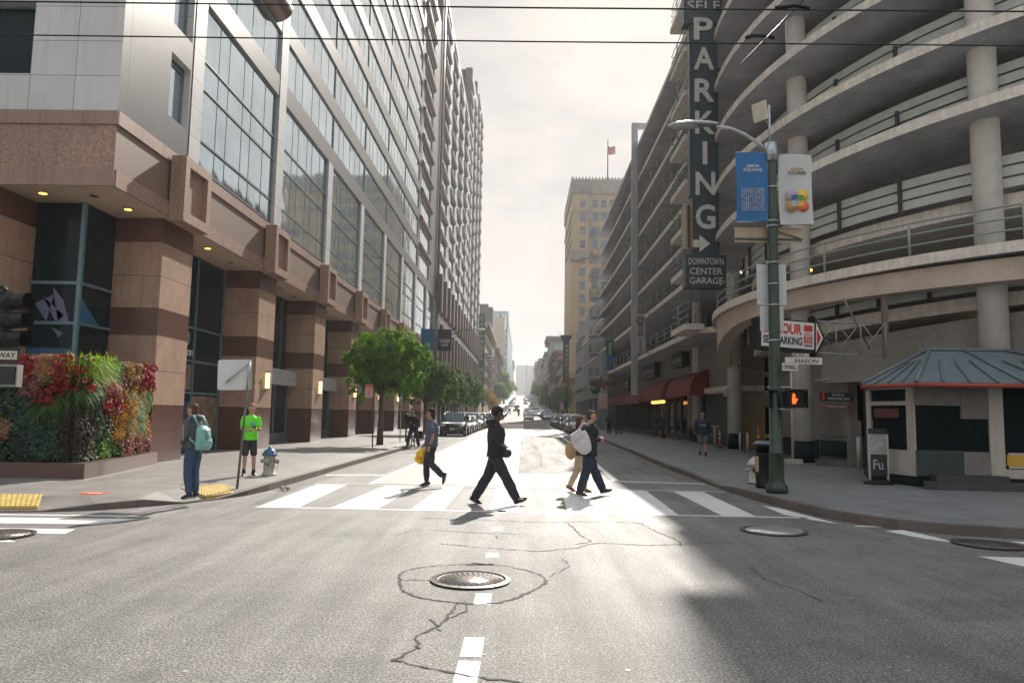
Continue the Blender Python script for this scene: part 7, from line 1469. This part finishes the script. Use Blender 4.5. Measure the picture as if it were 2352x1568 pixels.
    if kind == 'suv' and lod == 0: mb = MB(); [mb.tube([(r1-.1,s*wt*.9,H_+.03),(r0+.2,s*wt*.9,H_+.03)], .02, 5) for s in (-1,1)]; mb.build('roof_rack', TRIM, t_, local=True)
    return t_
PC = dict(green=paintm('dark_green', (.01,.02,.02)), silver=paintm('silver', (.38,.39,.4), .6), white=paintm('white', (.62,.62,.6), 0), blue=paintm('blue', (.02,.08,.22)), black=paintm('black', (.012,.012,.014)), grey=paintm('grey', (.14,.145,.15), .5), beige=paintm('beige', (.3,.28,.24), .5), red=paintm('maroon', (.12,.02,.02)))
protos = {}
def placecar(kind, col, label, x, y, group, rotz=-pi/2, name='parked_car'):
    key = (kind, col); y_ = y; z = zg(y_)+.004; pitch = -atan2(zg(y+3)-zg(y-3), 6)
    if key not in protos: protos[key] = car(kind, label, PC[col], (x,y,z), rotz, group, name); o = protos[key]
    else: o = dup(protos[key], (x,y,z), rotz, label); o.name = name; o['group'] = group
    o.rotation_euler = (0, -pitch if rotz < 0 else pitch, rotz); o.rotation_euler[1] = pitch if rotz < 0 else -pitch
    return o
GL_, GR_ = 'cars parked along the left kerb', 'cars parked along the right kerb'
Lr = [('suv','green','dark green SUV with a front number plate, nearest of the cars parked on the left'),('sedan','silver','low silver sedan second in the left row'),('sedan','white','white sedan third in the left row'),('suv','white','tall white SUV fourth in the left row'),('sedan','blue','blue car fifth in the left row, the only blue one'),('suv','silver','silver SUV sixth in the left row'),('sedan','grey','grey sedan seventh in the left row'),('suv','black','black SUV eighth in the left row'),('sedan','beige','beige sedan ninth in the left row'),('suv','grey','grey SUV last before the second junction on the left')]
for i, (k, c, lb) in enumerate(Lr): placecar(k, c, lb, -4.95, 54.5+5.9*i, GL_)
Rr = [('suv','beige','beige SUV nearest in the right row, behind the man with the white bag'),('sedan','silver','silver sedan second in the right row'),('suv','grey','grey SUV third in the right row'),('sedan','black','black sedan fourth in the right row'),('suv','black','black SUV fifth in the right row'),('sedan','grey','grey sedan sixth in the right row'),('sedan','white','white sedan seventh in the right row'),('suv','silver','silver SUV eighth in the right row')]
for i, (k, c, lb) in enumerate(Rr): placecar(k, c, lb, 5.0, 66.5+6.0*i, GR_)
ords = ['first','second','third','fourth','fifth','sixth','seventh','eighth','ninth','tenth','eleventh','twelfth']
kinds = [('sedan','silver'),('suv','white'),('sedan','grey'),('suv','black'),('sedan','white'),('suv','grey'),('sedan','blue'),('sedan','beige'),('suv','silver'),('sedan','black'),('suv','beige'),('sedan','red') ]
for i in range(12):
    k, c = kinds[i]; placecar(k, c, '%s %s car parked on the left beyond the second junction' % (c, ords[i]), -4.9, 150+6.6*i+(16 if i > 9 else 0), GL_)
    k, c = kinds[(i+4)%12]; placecar(k, c, '%s %s car parked on the right beyond the second junction' % (c, ords[i]), 5.0, 150+6.6*i+(16 if i > 9 else 0), GR_)
for i in range(12):
    k, c = kinds[(i+2)%12]; placecar(k, c, '%s %s hazy car parked on the left near the crest' % (c, ords[i]), -4.8, 285+13*i, GL_)
    k, c = kinds[(i+7)%12]; placecar(k, c, '%s %s hazy car parked on the right near the crest' % (c, ords[i]), 4.9, 285+13*i, GR_)
mv = 'cars driving down the street toward the camera'
for i, (k, c, x, y, lb) in enumerate([('sedan','white',1.15,140,'white car leading the queue in the middle lane'),('suv','silver',1.2,150,'silver SUV second in the middle lane queue'),('sedan','grey',1.2,162,'grey sedan third in the middle lane queue'),('suv','black',1.1,176,'black SUV fourth in the middle lane queue'),('sedan','silver',1.2,190,'silver sedan fifth in the middle lane queue'),('sedan','beige',3.4,178,'beige sedan in the right moving lane'),('suv','white',1.2,330,'white SUV coming over the hazy crest'),('sedan','silver',.9,420,'silver car highest up the hazy street')]):
    placecar(k, c, lb, x, y, mv, name='car')
tk = placecar('van', 'red', 'dark pickup-sized van with lit headlights far up the left lane', -1.9, 228, mv, name='van')
for ch in tk.children:
    if ch.name.startswith('headlight'): ch.data.materials[0] = mat('headlight_lit', (1,.8,.6), .4, emit=(1,.7,.45), es=3)
placecar('van', 'silver', 'tall silver van in the right lane above the parked cars', 3.3, 205, mv, name='van')
bpy.data.scenes.remove(TMP)
# ================================================ HAZE
hm_ = bpy.data.materials.new('street_haze'); hm_.use_nodes = True; t = hm_.node_tree; t.nodes.clear()
o_ = t.nodes.new('ShaderNodeOutputMaterial'); v_ = t.nodes.new('ShaderNodeVolumePrincipled'); v_.inputs['Color'].default_value = (.95,.97,1,1); v_.inputs['Density'].default_value = .0004; v_.inputs['Anisotropy'].default_value = .35
t.links.new(v_.outputs[0], o_.inputs['Volume'])
mb = MB(); mb.box(-420,420,-90,1620,-1.5,108); mb.build('haze', hm_, kind='stuff')
